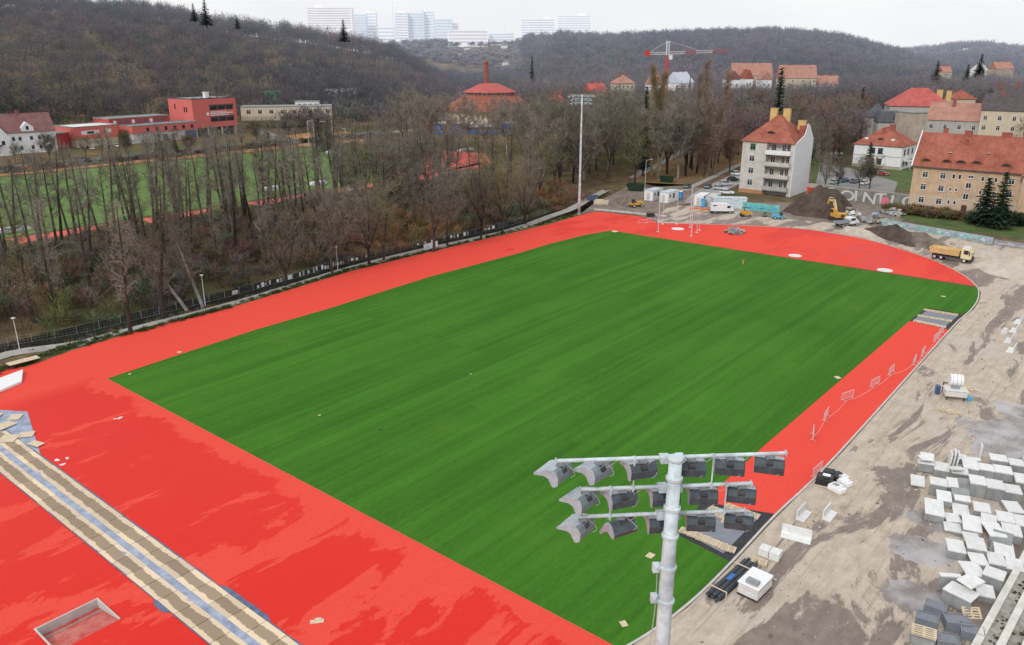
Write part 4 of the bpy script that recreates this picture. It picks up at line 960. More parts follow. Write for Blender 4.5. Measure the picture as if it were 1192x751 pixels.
b = MB(); b.box(-8.5, -0.05, -2.5, 10, -1, 7.2); b.add([(-8.5, -2.5, 7.2), (-0.05, -2.5, 7.2), (-4.2, -2.5, 12.5), (-8.5, 10, 7.2), (-0.05, 10, 7.2), (-4.2, 10, 12.5)], [(0,1,2), (1,4,5,2), (3,0,2,5)]); gg = b.build('gabled_wing', 'plaster_white', whh)
win_box(gg, -6, -4.6, -2.5, 1, 3.8, 'door_brown', 'door'); win_box(gg, -3.4, -2.2, -2.5, 4.2, 5.8)
b = MB(); b.box(-7, -3.6, -4.2, -2.56, 3.9, 4.4); b.build('porch_roof', 'slate_brown', gg)
# yellow house and green hut on the slope
p = at_px(281, 137, 450)
yh = house('long low pale yellow house with flat grey roof right of the red school', (p[0], p[1], ZP(137, 450)-1), .18, 48, 13, 5.6, 'flat', .3, 'plaster_cream', 'flat_roof', [('F', 4+6*k, 2, 2.2, 2.2, 1) for k in range(8)], 'bungalow', 'house', base=(0.8, 'plaster_stained'))
yh.location.z = ZP(125, 450)-5.6
p = at_px(308, 117, 520); house('small green hut on the slope above the yellow house', (p[0], p[1], ZP(107, 520)-7), .1, 10, 7, 7, 'flat', .3, 'green_paint', 'flat_roof', [('F', 3, 3.5, 1.4, 1.4), ('F', 7, 3.5, 1.4, 1.4)], 'hut', 'hut')
p = at_px(344, 128, 470); house('white framed glass house at the right end of the yellow bungalow', (p[0], p[1], ZP(119, 470)-6), .15, 13, 8, 6, 'flat', .3, 'plaster_white', 'flat_roof', [('F', 2.4+3*k, 3, 2.2, 2.2, 1) for k in range(4)], 'glass_house', 'house')
p = at_px(377, 118, 560); house('white villa with large windows half hidden in the dark wooded slope', (p[0], p[1], ZP(104, 560)-8), .1, 22, 9, 8, 'flat', .3, 'plaster_white', 'flat_roof', [('F', 2.4+4*k, z, 2.2, 2.0, 1) for k in range(5) for z in (1, 4.8)], 'villa', 'house')
# allotment sheds
for i, (x, y, lb) in enumerate(((541, 60, 'white allotment shed left of the far conifers'), (531, 68, 'tiny grey shed lowest of the allotment sheds'), (584, 57, 'white allotment shed nearest the long slab'), (616, 66, 'pale shed beside the dark far conifer'), (585, 77, 'white cabin in the lower middle of the allotments'), (598, 61, 'small shed in the middle row of allotments'))):
    Y = next((q for q in range(500, 1300, 5) if terrain_h(at_px(x, y, q)[0], q) >= ZP(y, q)), 1100); p = at_px(x, y, Y); zz = terrain_h(p[0], Y)
    house(lb, (p[0], Y, zz), .2, 8, 5, 4.2, 'gable', 1.6, 'plaster_white', 'flat_roof', (), 'garden_shed', 'shed', 'allotment sheds')

# tower crane ------------------------------------------------------------------
CY = 430; p = at_px(775.5, 90, CY); cz = ZP(62, CY); top = ZP(48, CY)
cr = empty('tower_crane', (p[0], p[1], 0), R(4), 'red and white tower crane standing among the houses beyond the poplar', 'crane')
def lattice(b, p0, p1, w_, n, r=0.1, up=(0, 0, 1)):
    p0, p1 = Vector(p0), Vector(p1); d = (p1-p0).normalized(); u = Vector(up); s_ = d.cross(u).normalized(); u = s_.cross(d)
    cs = [(s_*a+u*c)*w_/2 for a, c in ((-1, -1), (1, -1), (1, 1), (-1, 1))]
    for c in cs: b.tube(p0+c, p1+c, r, n=4)
    for k in range(n):
        a = p0.lerp(p1, k/n); c2 = p0.lerp(p1, (k+1)/n)
        for j in range(4):
            b.tube(a+cs[j], c2+cs[(j+1) % 4], r*.7, n=3, cap=False)
b = MB(); lattice(b, (0, 0, 0), (0, 0, cz-1), 1.8, 24, .13, (0, 1, 0)); b.build('mast', 'red_paint', cr)
b = MB(); lattice(b, (0, 0, cz-1), (0, 0, top), 1.3, 6, .10, (0, 1, 0)); b.build('cat_head', 'plaster_white', cr)
for k, (a, c, m) in enumerate(((1, 9, 'plaster_white'), (9, 14.5, 'red_paint'), (14.5, 23, 'plaster_white'), (23, 31, 'red_paint'))):
    b = MB(); lattice(b, (a, 0, cz+a*.04), (c, 0, cz+c*.04), 1.2, 6, .09); b.build('jib', m, cr)
b = MB(); lattice(b, (-1, 0, cz), (-9.5, 0, cz-.1), 1.1, 6, .09); b.build('counter_jib', 'plaster_white', cr)
b = MB(); b.box(-11.5, -9.3, -1, 1, cz-1.4, cz+1.2); b.build('counterweight', 'red_paint', cr)
b = MB(); b.box(.8, 2.4, -1, .6, cz-3, cz-.9); b.build('operator_cab', 'plaster_white', cr)
b = MB(); b.tube((0, 0, top), (16, 0, cz+1.4), .07, n=4); b.tube((0, 0, top), (-9, 0, cz+.6), .07, n=4); b.build('tie_rod', 'plaster_white', cr)
# ------------------------------------------------------------------ trees
def seg_mesh(name, segs, m, sides=4, ribbon_r=0.045):
    """segs: list of (p0, p1, r0, r1). Thick ones become tubes, thin ones flat slivers."""
    V = []; F = []; nv = 0
    rng = np.random.default_rng(5)
    a = np.array([[*s[0], *s[1], s[2], s[3]] for s in segs], float)
    p0, p1, r0, r1 = a[:, :3], a[:, 3:6], a[:, 6], a[:, 7]
    d = p1-p0; ln = np.linalg.norm(d, axis=1, keepdims=True)+1e-9; d /= ln
    h = rng.normal(size=d.shape); u = np.cross(d, h); u /= np.linalg.norm(u, axis=1, keepdims=True)+1e-9; v = np.cross(d, u)
    thick = r0 >= ribbon_r
    verts = []; faces = []; nq = 0
    if thick.any():
        i = np.where(thick)[0]; n = sides
        ang = np.arange(n)*2*np.pi/n
        ring = np.cos(ang)[None, :, None]*u[i][:, None, :]+np.sin(ang)[None, :, None]*v[i][:, None, :]
        A = p0[i][:, None, :]+ring*r0[i][:, None, None]; B = p1[i][:, None, :]+ring*r1[i][:, None, None]
        vv = np.concatenate([A, B], 1).reshape(-1, 3); base = np.arange(len(i))[:, None, None]*2*n
        k = np.arange(n); q = np.stack([k, (k+1) % n, n+(k+1) % n, n+k], 1)[None]+base
        verts.append(vv); faces.append(q.reshape(-1, 4)); nq += len(vv)
    if (~thick).any():
        i = np.where(~thick)[0]
        w_ = np.maximum(r0[i], 0.012)[:, None]
        A = p0[i]-u[i]*w_; B = p0[i]+u[i]*w_; C = p1[i]+u[i]*np.maximum(r1[i], .004)[:, None]; D = p1[i]-u[i]*np.maximum(r1[i], .004)[:, None]
        vv = np.stack([A, B, C, D], 1).reshape(-1, 3)
        q = np.arange(len(i))[:, None]*4+np.arange(4)[None]+nq
        verts.append(vv); faces.append(q)
    V = np.concatenate(verts); Q = np.concatenate(faces)
    return np_mesh(name, V, Q, m)
def np_mesh(name, V, Q, m, tint=None):
    me = bpy.data.meshes.new(name); n, k = len(Q), Q.shape[1]
    me.vertices.add(len(V)); me.vertices.foreach_set('co', V.astype(np.float32).ravel())
    me.loops.add(n*k); me.loops.foreach_set('vertex_index', Q.astype(np.int32).ravel())
    me.polygons.add(n); me.polygons.foreach_set('loop_start', np.arange(n, dtype=np.int32)*k)
    if tint is not None:
        at = me.color_attributes.new('tint', 'FLOAT_COLOR', 'POINT')
        at.data.foreach_set('color', np.concatenate([tint, np.ones((len(tint), 1))], 1).astype(np.float32).ravel())
    me.materials.append(M[m]); me.update(); me.validate(); return me
def rvec(r, s=1.0): return Vector((r.gauss(0, s), r.gauss(0, s), r.gauss(0, s)))
def poly_limb(out, r, p, d, L, r0, n, wob, rise, tip=0.25):
    """a wandering tapered limb; returns points along it"""
    pts = [p.copy()]; d = d.normalized(); cur = p.copy()
    for k in range(n):
        d = (d+rvec(r, wob)+Vector((0, 0, rise))).normalized(); nx_ = cur+d*(L/n)
        a = r0*(1-(1-tip)*k/n); c = r0*(1-(1-tip)*(k+1)/n)
        out.append((tuple(cur), tuple(nx_), a, c)); cur = nx_; pts.append(cur.copy())
    return pts, d
def bare_tree(seed, H, spread, first, n_l, kind='broad', fork=0, twn=6, tw=0.032):
    r = random.Random(seed); T_ = []; C = []
    lean = Vector((r.uniform(-.05, .05), r.uniform(-.05, .05), 1))
    base_r = H*0.0135+0.06
    stems = []
    if fork:
        p, d = poly_limb(T_, r, Vector((0, 0, -.4)), lean, H*0.22, base_r, 3, .02, .02, .85); top = p[-1]
        for k in range(fork):
            a = 2*math.pi*k/fork+r.random(); dd = Vector((math.cos(a)*.38, math.sin(a)*.38, 1))
            pp, _ = poly_limb(T_, r, top, dd, H*0.72*r.uniform(.85, 1), base_r*.62, 9, .06, .06, .12); stems.append((pp, H*.72))
    else:
        pp, _ = poly_limb(T_, r, Vector((0, 0, -.4)), lean, H*0.96, base_r, 14, .025, .03, .10); stems.append((pp, H*.96))
    def pt(pp, f):
        x = f*(len(pp)-1); i = min(len(pp)-2, int(x)); return pp[i].lerp(pp[i+1], x-i)
    for pp, HL in stems:
        f0 = first if not fork else 0.12
        m = n_l if not fork else int(n_l*1.3/fork)
        for k in range(m):
            f = f0+(0.99-f0)*(k+r.random()*.6)/m
            p = pt(pp, f); a = r.uniform(0, 2*math.pi)
            if kind == 'alder': Ls = spread*(0.35+0.75*math.sin(math.pi*min(1, (f-f0)/(1-f0)*.9+.12)))*r.uniform(.6, 1.1); up = r.uniform(.25, .8)
            elif kind == 'poplar': Ls = spread*(2.6*(1-f)+.5)*r.uniform(.7, 1.1); up = r.uniform(3.0, 4.5)
            elif kind == 'birch': Ls = spread*(1.15-f)*r.uniform(.7, 1.2); up = r.uniform(.7, 1.3)
            else: Ls = spread*(1.05-0.75*abs(f-.45))*r.uniform(.65, 1.1); up = r.uniform(.35, 1.2)
            d = Vector((math.cos(a), math.sin(a), up))
            rr0 = max(.035, base_r*(.5 if kind != 'poplar' else .25)*(1.1-f))
            lim, dd = poly_limb(C, r, p, d, Ls, rr0, 5, .13, .05, .2)
            for j in range(r.randint(5, 7)):
                g = .15+.85*(j+r.random())/7; q = pt(lim, min(.99, g)); d2 = (dd+rvec(r, .55)+Vector((0, 0, .25 if kind != 'poplar' else 1.0)))
                L2 = Ls*r.uniform(.28, .48)*(1.25-g*.5)+.4
                if kind == 'poplar': L2 *= .6
                sub, d3 = poly_limb(C, r, q, d2, L2, rr0*.42, 3, .2, .06, .35)
                for h in range(twn):
                    s0 = pt(sub, r.uniform(.1, .98)); e = s0+(d3*.6+rvec(r, .62)+Vector((0, 0, .22 if kind != 'birch' else -.5))).normalized()*r.uniform(.7, 1.5)
                    C.append((tuple(s0), tuple(e), tw, .008))
                    for h2 in range(2):
                        s1 = s0.lerp(e, r.uniform(.3, .9)); e1 = s1+(e-s0).normalized()*.3+rvec(r, .33)
                        C.append((tuple(s1), tuple(e1), tw*.75, .006))
    return T_, C
def conifer_mesh(seed, H, Rr, cone=1.0, n_w=34, dens=1.0):
    r = random.Random(seed); V = []; Q = []
    def card(p, d, L, wd):
        side = d.cross(Vector((0, 0, 1))); side = side.normalized() if side.length > 1e-3 else Vector((1, 0, 0))
        side = (side+rvec(r, .25)).normalized(); n = len(V)
        e = p+d*L
        V.extend([tuple(p-side*wd*.6), tuple(p+side*wd*.6), tuple(e+side*wd*.12), tuple(e-side*wd*.12)]); Q.append((n, n+1, n+2, n+3))
    for k in range(n_w):
        f = .10+.89*k/n_w; z = H*f; rad = Rr*((1-f)**cone)*r.uniform(.75, 1.15)+.15
        nb = max(5, int(11*(1-f*.5)*dens))
        for j in range(nb):
            a = 2*math.pi*(j+r.random()*.7)/nb+k*.7; R0 = rad*r.uniform(.65, 1.12)
            d = Vector((math.cos(a), math.sin(a), -.28+.3*f)).normalized(); p = Vector((0, 0, z+r.uniform(-.3, .3)))
            steps = max(2, int(R0/.55))
            for q in range(steps):
                g = q/steps; pp = p+d*R0*g+Vector((0, 0, .25*g*g*R0*.5))
                for w_ in range(4):
                    dd = (d*1.0+Vector((-d.y, d.x, 0))*r.uniform(-1, 1)+Vector((0, 0, r.uniform(-.5, .15)))).normalized()
                    card(pp, dd, r.uniform(.6, 1.1)*(.7+.05*R0), .26+.04*R0)
    return np.array(V), np.array(Q)
PROTO = {}
def proto_tree(key, T_, C, bark, twig, thick=.045):
    root = bpy.data.objects.new('tree', None)
    PROTO[key] = (seg_mesh('trunk', T_, bark, 7, 0.0), seg_mesh('crown', C, twig, 4, thick) if not isinstance(C, bpy.types.Mesh) else C)
for i in range(5): PROTO_A = proto_tree(('alder', i), *bare_tree(100+i, 21, 2.3, .26, 26, 'alder', twn=3, tw=.026), 'bark_dark', ['twigs_grey', 'twigs_brown', 'twigs_grey', 'twigs_olive', 'twigs_grey'][i])
for i in range(3): proto_tree(('slim', i), *bare_tree(150+i, 23, 1.7, .42, 22, 'alder', twn=3, tw=.022), 'bark_dark', 'twigs_grey')
for i in range(4): proto_tree(('broad', i), *bare_tree(200+i, 19, 5.6, .25, 32, 'broad', fork=[3, 4, 3, 2][i], twn=6, tw=.027), 'bark_dark', ['twigs_grey', 'twigs_brown', 'twigs_olive', 'twigs_grey'][i])
for i in range(2): proto_tree(('pale', i), *bare_tree(300+i, 22, 6.0, .25, 42, 'broad', fork=4, twn=8), 'birch_bark', 'twigs_pale')
for i in range(2): proto_tree(('rust', i), *bare_tree(400+i, 15, 5.2, .2, 44, 'broad', fork=4, twn=9), 'bark_dark', 'twigs_rust')
proto_tree(('birch', 0), *bare_tree(500, 20, 4.0, .3, 26, 'birch', twn=4), 'birch_bark', 'twigs_brown')
proto_tree(('poplar', 0), *bare_tree(600, 27, 2.2, .10, 90, 'poplar', fork=0, twn=5), 'twigs_khaki', 'twigs_khaki')
proto_tree(('poplar', 1), *bare_tree(601, 24, 2.9, .10, 52, 'poplar', fork=0, twn=4), 'twigs_tan', 'twigs_tan')
proto_tree(('small', 0), *bare_tree(700, 7, 2.6, .2, 26, 'broad', fork=3, twn=5, tw=.025), 'bark_dark', 'twigs_brown')
proto_tree(('small', 1), *bare_tree(701, 8, 2.4, .2, 26, 'broad', fork=2, twn=5, tw=.025), 'bark_dark', 'twigs_olive')
for i, (h, rr_, c, nw, de) in enumerate(((24, 3.2, .8, 44, 1.2), (14, 4.6, .7, 30, 1.5), (20, 5.0, .85, 34, 1.1))):
    V, Q = conifer_mesh(40+i, h, rr_, c, nw, de)
    proto_tree(('conifer', i), [((0, 0, -.4), (0, 0, h*.97), .10+h*.012, .03)], np_mesh('crown', V, Q, 'needles'), 'bark_dark', None)
NT = [0]
def tree(key, x, y, z, sc, label, group=None, name='bare_tree', rz=None, lean=None, szc=None):
    r = random.Random(int(x*37+y*91)); rz = r.uniform(0, 6.28) if rz is None else rz
    root = empty(name, (x, y, z), rz, label, 'tree', group)
    root.scale = (sc*(szc or 1), sc*(szc or 1), sc)
    if lean: root.rotation_euler = (lean[0], lean[1], rz)
    for nm, me in zip(('trunk', 'crown'), PROTO[key]):
        o = bpy.data.objects.new(nm, me); COL.objects.link(o); o.parent = root
    NT[0] += 1; return root

# the wood between the canal and the training ground
rr = random.Random(21); placed = []
LAB_W = {'slim': 'very slender straight bare tree deep in the wood near the training track', 'alder': 'tall thin bare tree in the wood between canal and training track', 'broad': 'spreading bare tree in the wood beyond the canal', 'small': 'low bare understorey tree in the canal wood'}
def try_place(s, t, dmin):
    for a, b_ in placed:
        if (a-s)**2+(b_-t)**2 < dmin*dmin: return False
    placed.append((s, t)); return True
n_ = 0
for it in range(6000):
    if n_ >= 132: break
    s = rr.uniform(-32, 128); t = rr.uniform(-80, -30)
    if rr.random() > (.55+.45*(t < -55)): continue
    if not try_place(s, t, 3.9): continue
    x, y, _ = T(s, t)
    if x/y < -0.70: placed.pop(); continue
    z = terrain_h(x, y); right = s > 92
    if right and rr.random() < .40: key = ('broad', rr.randrange(4)); sc = rr.uniform(.85, 1.15)
    elif t < -48 or rr.random() < .35: key = ('slim', rr.randrange(3)); sc = rr.uniform(.82, 1.12)
    elif rr.random() < .05: key = ('broad', rr.randrange(4)); sc = rr.uniform(.55, .8)
    else: key = ('alder', rr.randrange(5)); sc = rr.uniform(.85, 1.2)
    tree(key, x, y, z, sc, LAB_W[key[0]], {'slim': 'slender trees near the training track', 'alder': 'tall thin trees of the canal wood', 'broad': 'spreading trees of the canal wood'}[key[0]], 'bare_tree'); n_ += 1
# bank trees close to the path
for q in ((40, 372, .8, 3), (110, 352, .9, 0), (152, 385, .9, 2), (190, 368, 1.0, 1), (332, 330, .75, 0), (387, 318, .85, 3), (430, 306, .9, 1), (447, 300, .85, 2), (505, 290, .95, 0), (520, 282, .9, 3), (560, 275, .85, 1), (585, 268, .9, 2), (612, 258, .85, 0)):
    p = P(q[0], q[1]+3); tree(('broad' if q[0] > 320 else 'alder', q[3]), p[0], p[1], terrain_h(p[0], p[1]), q[2]*1.1, 'bare bank tree rooted right beside the canal and footpath fence', 'trees on the canal bank')
for x, y, ln, lb in ((236, 350, (.0, -.20), 'leaning white barked birch with a straight trunk at the canal edge'), (218, 352, (.1, -.42), 'strongly leaning pale birch crossing the straighter one at the canal edge')):
    p = P(x, y); tree(('birch', 0), p[0], p[1], terrain_h(p[0], p[1]), .95, lb, None, 'birch_tree', 0.3, ln)
# park between canal wood and the street
n_ = 0; placed2 = []
for it in range(9000):
    if n_ >= 92: break
    px_, py_ = rr.uniform(610, 862), rr.uniform(158, 250)
    p = P(px_, py_); s, t = ST(p[0], p[1])
    if py_ > 247-(px_-600)*.32 and px_ < 735: continue            # keep the path clear
    if px_ > 700 and py_ > 214: continue
    if px_ > 800 and py_ > 222-(px_-800)*.42: continue
    d_path = abs((py_-229)-(px_-690)*(-.49))
    if px_ > 670 and d_path < 5: continue
    dm = 6.2
    if any((a-p[0])**2+(c-p[1])**2 < dm*dm for a, c in placed2): continue
    placed2.append((p[0], p[1])); k = rr.random()
    if px_ > 815: key, sc, lb, g = ('rust', rr.randrange(2)), rr.uniform(.8, 1.05), 'bare avenue tree with rounded reddish brown crown beside the access road', 'reddish avenue trees'
    elif k < .22: key, sc, lb, g = ('pale', rr.randrange(2)), rr.uniform(.95, 1.2), 'bare park tree with pale grey twigs behind the far floodlight', 'pale park trees'
    else: key, sc, lb, g = ('broad', rr.randrange(4)), rr.uniform(1.0, 1.35), 'bare spreading park tree with dark trunk behind the portable cabins', 'dark park trees'
    tree(key, p[0], p[1], terrain_h(p[0], p[1]), sc, lb, g); n_ += 1
# grey group in the middle distance, left of the rotunda
for it, (x, y, sc) in enumerate(((470, 178, 1.2), (485, 182, 1.25), (500, 176, 1.05), (520, 172, 1.1), (545, 176, 1.1), (565, 180, 1.05), (590, 184, 1.1), (610, 176, 1.0), (450, 190, .9), (528, 186, .9), (578, 170, 1.0), (625, 188, .95))):
    p = P(x, y); tree(('pale', it % 2), p[0], p[1], 0, sc, 'big bare tree with pale grey crown in front of the round hall', 'pale trees by the round hall')
# street trees and the trees along the tenements
for it, (x, y, sc, k) in enumerate(((960, 222, .62, 'broad'), (975, 223, .6, 'broad'), (1000, 222, .55, 'broad'), (1012, 220, .6, 'broad'), (955, 200, .85, 'broad'), (975, 190, .9, 'broad'), (945, 185, .9, 'broad'), (965, 175, .95, 'broad'), (985, 170, .9, 'broad'), (1005, 172, .8, 'broad'), (930, 170, .9, 'rust'), (915, 172, .9, 'broad'), (900, 168, 1.0, 'broad'), (880, 172, 1.0, 'rust'))):
    p = P(x, y); tree((k, it % 2), p[0], p[1], 0, sc, 'bare tree between the tall loggia house and the white villa', 'bare trees around the car park')
for it, (x, y, sc) in enumerate(((58, 186, .95), (100, 183, .8), (120, 186, .95), (148, 183, .9), (172, 184, .9), (203, 180, .8), (222, 180, .8), (252, 174, .9), (282, 172, .95), (300, 168, .9), (312, 166, 1.0), (18, 190, .7))):
    p = P(x, y); tree(('small' if it % 3 == 0 else 'broad', it % 2 if it % 3 == 0 else it % 4), p[0], p[1], 0, sc*(1.5 if it % 3 == 0 else .62), 'small bare tree on the grass verge of the street before the red school', 'street trees before the red school')
for x, yb, yt, k, lb in ((766, 206, 72, 0, 'tall columnar poplar with khaki upright branches, nearest the crane'), (758, 205, 80, 0, 'slimmer columnar poplar just left of the tallest one'), (823, 205, 68, 1, 'reddish columnar poplar with ragged top right of the white houses'), (831, 204, 82, 1, 'second reddish columnar poplar, right of the ragged one'), (815, 204, 86, 1, 'third reddish poplar on the left side of the ragged one')):
    p = P(x, yb); h = ZP(yt, p[1]); tree(('poplar', k), p[0], p[1], 0, h/(27 if k == 0 else 24), lb, None, 'poplar_tree', None, None, 1.0)
for x, yb, yt, k, lb, wd in ((748, 205, 99, 0, 'tall narrow dark spruce between the grey trees and the poplars', .75), (1143, 262, 206, 1, 'left bushy blue green fir in front of the ochre tenement', 1.05), (1160, 266, 199, 1, 'right taller dark fir in front of the ochre tenement', .85), (900, 185, 77, 0, 'dark ivy clad conifer between the far red roofs and the loggia house', 1.1), (997, 165, 100, 2, 'dark broad conifer beyond the white villa', .7), (926, 182, 132, 1, 'short dark conifer right behind the loggia house', .9), (1009, 205, 165, 1, 'small conifer beside the villa', .8),
        (619, 120, 64, 2, 'lone dark conifer in the middle of the allotment hillside', .6), (801, 130, 87, 2, 'dark conifer in front of the tall white far house', .5)):
    p = P(x, yb) if yb > 150 else at_px(x, yb, 560 if x > 700 else 700); zz = terrain_h(p[0], p[1]); h = ZP(yt, p[1])-zz
    hh = (24, 14, 20)[k]; tree(('conifer', k), p[0], p[1], zz, h/hh, lb, None, 'conifer_tree', None, None, wd)
for x, yt, Y, h, lb in ((399, 22, 640, 17, 'dark spruce standing alone on the left hill crest before the slab block'), (237, -2, 640, 20, 'tall dark spruce on the left hill skyline'), (224, 3, 650, 14, 'smaller spruce left of the skyline spruce'), (275, 17, 700, 12, 'short rounded pine on the falling left skyline'), (1144, 62, 800, 24, 'dark narrow spruce above the town at far right'), (1093, 70, 700, 22, 'dark spruce pair member above the tenements'), (1128, 74, 720, 20, 'low spruce left of the dark narrow one at far right')):
    p = at_px(x, yt, Y); z = max(terrain_h(p[0], Y)-1, ZP(yt, Y)-h); hh = ZP(yt, Y)-z
    tree(('conifer', 2), p[0], Y, z, hh/20, lb, None, 'conifer_tree', None, None, 1.35)
for x, yb, s_, lb in ((188, 183, 1.1, 'dark green clipped conifer left of the school entrance'), (206, 183, .8, 'small dark cone shaped conifer at the school wall'), (383, 176, 1.5, 'dark conifer in the gardens above the steel posts'), (372, 170, 1.4, 'another dark conifer left of the garden one'), (333, 152, .9, 'dark evergreen mass beside the yellow bungalow')):
    p = P(x, yb); tree(('conifer', 1), p[0], p[1], 0, .62*s_, lb, None, 'conifer_tree')

# tall trees behind the loggia house and around the villa
n_ = 0
for it in range(900):
    if n_ >= 34: break
    px_, py_ = rr.uniform(872, 1004), rr.uniform(140, 196)
    if px_ < 905 and py_ > 178: continue
    p = P(px_, py_)
    if any((a_-p[0])**2+(c_-p[1])**2 < 60 for a_, c_ in placed2): continue
    placed2.append((p[0], p[1])); k = rr.random()
    if k < .3: tree(('rust', rr.randrange(2)), p[0], p[1], 0, rr.uniform(.95, 1.3), 'tall reddish bare tree in the belt beyond the loggia house and the villa', 'reddish trees of the belt behind the loggia house')
    else: tree(('broad', rr.randrange(4)), p[0], p[1], 0, rr.uniform(.85, 1.15), 'tall grey bare tree in the belt beyond the loggia house and the villa', 'grey trees of the belt behind the loggia house')
    n_ += 1
# far woods as single masses ----------------------------------------------------
def wood_mass(name, label, pts, hs, tints, nt=70, wr=4.2, size=1.0, sharp=.16):
    """many bare crowns, each a dome-shaped cloud of twig slivers on a trunk"""
    n = len(pts); rng = RNG
    pts = np.array(pts, float); hs = np.array(hs, float); tints = np.array(tints, float)
    ph = rng.uniform(0, 2*np.pi, (n, nt)); el = np.arccos(rng.uniform(-.25, 1, (n, nt))); rad = rng.uniform(.45, 1.0, (n, nt))**.5
    wrr = (wr*rng.uniform(.7, 1.25, n))[:, None]
    lob = 1+.25*np.sin(3*ph+rng.uniform(0, 6, (n, 1)))+.18*np.sin(5*el+2*ph+rng.uniform(0, 6, (n, 1)))
    dx = np.sin(el)*np.cos(ph); dy = np.sin(el)*np.sin(ph); dz = np.cos(el)
    c = np.stack([pts[:, 0, None]+dx*rad*wrr*lob, pts[:, 1, None]+dy*rad*wrr*lob, pts[:, 2, None]+hs[:, None]*(.60+.40*dz*rad*lob)], 2)
    d = np.stack([dx*.8, dy*.8, dz*.6+.5], 2)+rng.normal(0, .35, (n, nt, 3)); d /= np.linalg.norm(d, axis=2, keepdims=True)
    L_ = rng.uniform(1.2, 2.8, (n, nt, 1))*size; w_ = rng.uniform(.5, 1.0, (n, nt, 1))*sharp*size*2
    u = np.cross(d, rng.normal(size=d.shape)); u /= np.linalg.norm(u, axis=2, keepdims=True)
    A = c-d*L_*.5-u*w_; B = c-d*L_*.5+u*w_; C = c+d*L_*.5+u*w_*.2; D = c+d*L_*.5-u*w_*.2
    V = np.stack([A, B, C, D], 2).reshape(-1, 3)
    t = np.repeat(tints[:, None, :], nt, 1)*(0.45+.85*(dz[..., None]*.5+.5)*rng.uniform(.75, 1.25, (n, nt, 1)))  # crown shade painted into the tint: darker low, paler on top
    tt = np.repeat(t[:, :, None, :], 4, 2).reshape(-1, 3)
    # trunks
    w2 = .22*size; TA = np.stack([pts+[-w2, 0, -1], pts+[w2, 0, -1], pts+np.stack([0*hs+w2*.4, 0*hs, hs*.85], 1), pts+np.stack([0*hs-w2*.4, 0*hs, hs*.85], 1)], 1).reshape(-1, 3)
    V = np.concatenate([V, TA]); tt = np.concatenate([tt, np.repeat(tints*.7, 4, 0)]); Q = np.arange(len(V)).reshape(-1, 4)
    me = np_mesh(name, V, Q, 'wood_mass', np.clip(tt, 0, 1)); o = bpy.data.objects.new(name, me); COL.objects.link(o)
    return tag(o, label, 'woodland', None, 'stuff')
def haze(c, Y, k=1500.0, h=(.30, .35, .43)):  # blends pale distance haze into a crown's base colour
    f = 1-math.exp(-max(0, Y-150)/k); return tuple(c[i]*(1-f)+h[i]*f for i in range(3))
BASE = [(.105, .085, .075), (.12, .092, .082), (.090, .082, .068), (.12, .105, .085), (.080, .085, .065), (.135, .095, .085)]
def patchy(x, y, sc=60.0):
    return math.sin(x/sc+1.3*math.sin(y/sc*.8))*.5+math.sin(y/sc*1.7+x/sc*.6+2)*.5
def plant(az0, az1, Y0, Y1, n, cond=None, hs=(10, 15), k=1500, bright=1.0, conif=.02):
    pts, hh, tt = [], [], []
    r = RNG
    while len(pts) < n:
        az = r.uniform(az0, az1); Y = math.sqrt(r.uniform(Y0*Y0, Y1*Y1)); x = az*Y
        z = terrain_h(x, Y)
        if cond and not cond(x, Y, z, az): n -= .25; continue
        c = BASE[int(r.integers(len(BASE)))]; q = patchy(x, Y)
        c = tuple(v*(1+.25*q)*bright*r.uniform(.84, 1.14) for v in c)
        c = (c[0]*(1+.1*patchy(Y, x, 45)), c[1]*.97, c[2]*(1.12-.08*patchy(x+99, Y, 70)))
        if r.random() < conif: c = (.025, .045, .032)
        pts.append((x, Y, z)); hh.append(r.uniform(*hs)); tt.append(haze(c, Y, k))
    return pts, hh, tt
# left hill
def left_ok(x, y, z, az):
    s, t = ST(x, y); return t < -296 and not (hill_h(0, x, y) < .3 and t > -330)
a = plant(-.72, .10, 370, 900, 3900, left_ok, (9, 19), 9000, .82)
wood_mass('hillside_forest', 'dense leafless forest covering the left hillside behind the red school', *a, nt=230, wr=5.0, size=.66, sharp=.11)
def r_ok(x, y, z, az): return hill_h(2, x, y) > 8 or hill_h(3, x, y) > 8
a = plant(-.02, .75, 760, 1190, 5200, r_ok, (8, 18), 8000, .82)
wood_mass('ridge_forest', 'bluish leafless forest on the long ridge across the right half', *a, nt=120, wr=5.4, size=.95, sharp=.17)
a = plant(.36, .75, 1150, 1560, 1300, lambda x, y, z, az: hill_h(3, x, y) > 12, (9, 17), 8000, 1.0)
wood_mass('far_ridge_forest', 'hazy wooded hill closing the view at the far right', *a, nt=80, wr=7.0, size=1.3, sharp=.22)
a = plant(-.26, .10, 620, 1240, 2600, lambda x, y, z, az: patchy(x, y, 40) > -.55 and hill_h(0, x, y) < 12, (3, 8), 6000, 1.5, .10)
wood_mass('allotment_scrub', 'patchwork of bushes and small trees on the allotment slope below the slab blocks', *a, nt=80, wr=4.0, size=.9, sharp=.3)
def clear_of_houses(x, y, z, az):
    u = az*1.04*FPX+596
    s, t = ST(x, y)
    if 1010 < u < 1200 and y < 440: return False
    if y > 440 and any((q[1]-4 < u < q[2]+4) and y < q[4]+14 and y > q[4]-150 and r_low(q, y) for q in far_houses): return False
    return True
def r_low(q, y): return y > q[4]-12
a = plant(.0, .75, 300, 790, 4200, lambda x, y, z, az: clear_of_houses(x, y, z, az) and not (y < 430 and az < .16), (12, 22), 9000, 1.1)
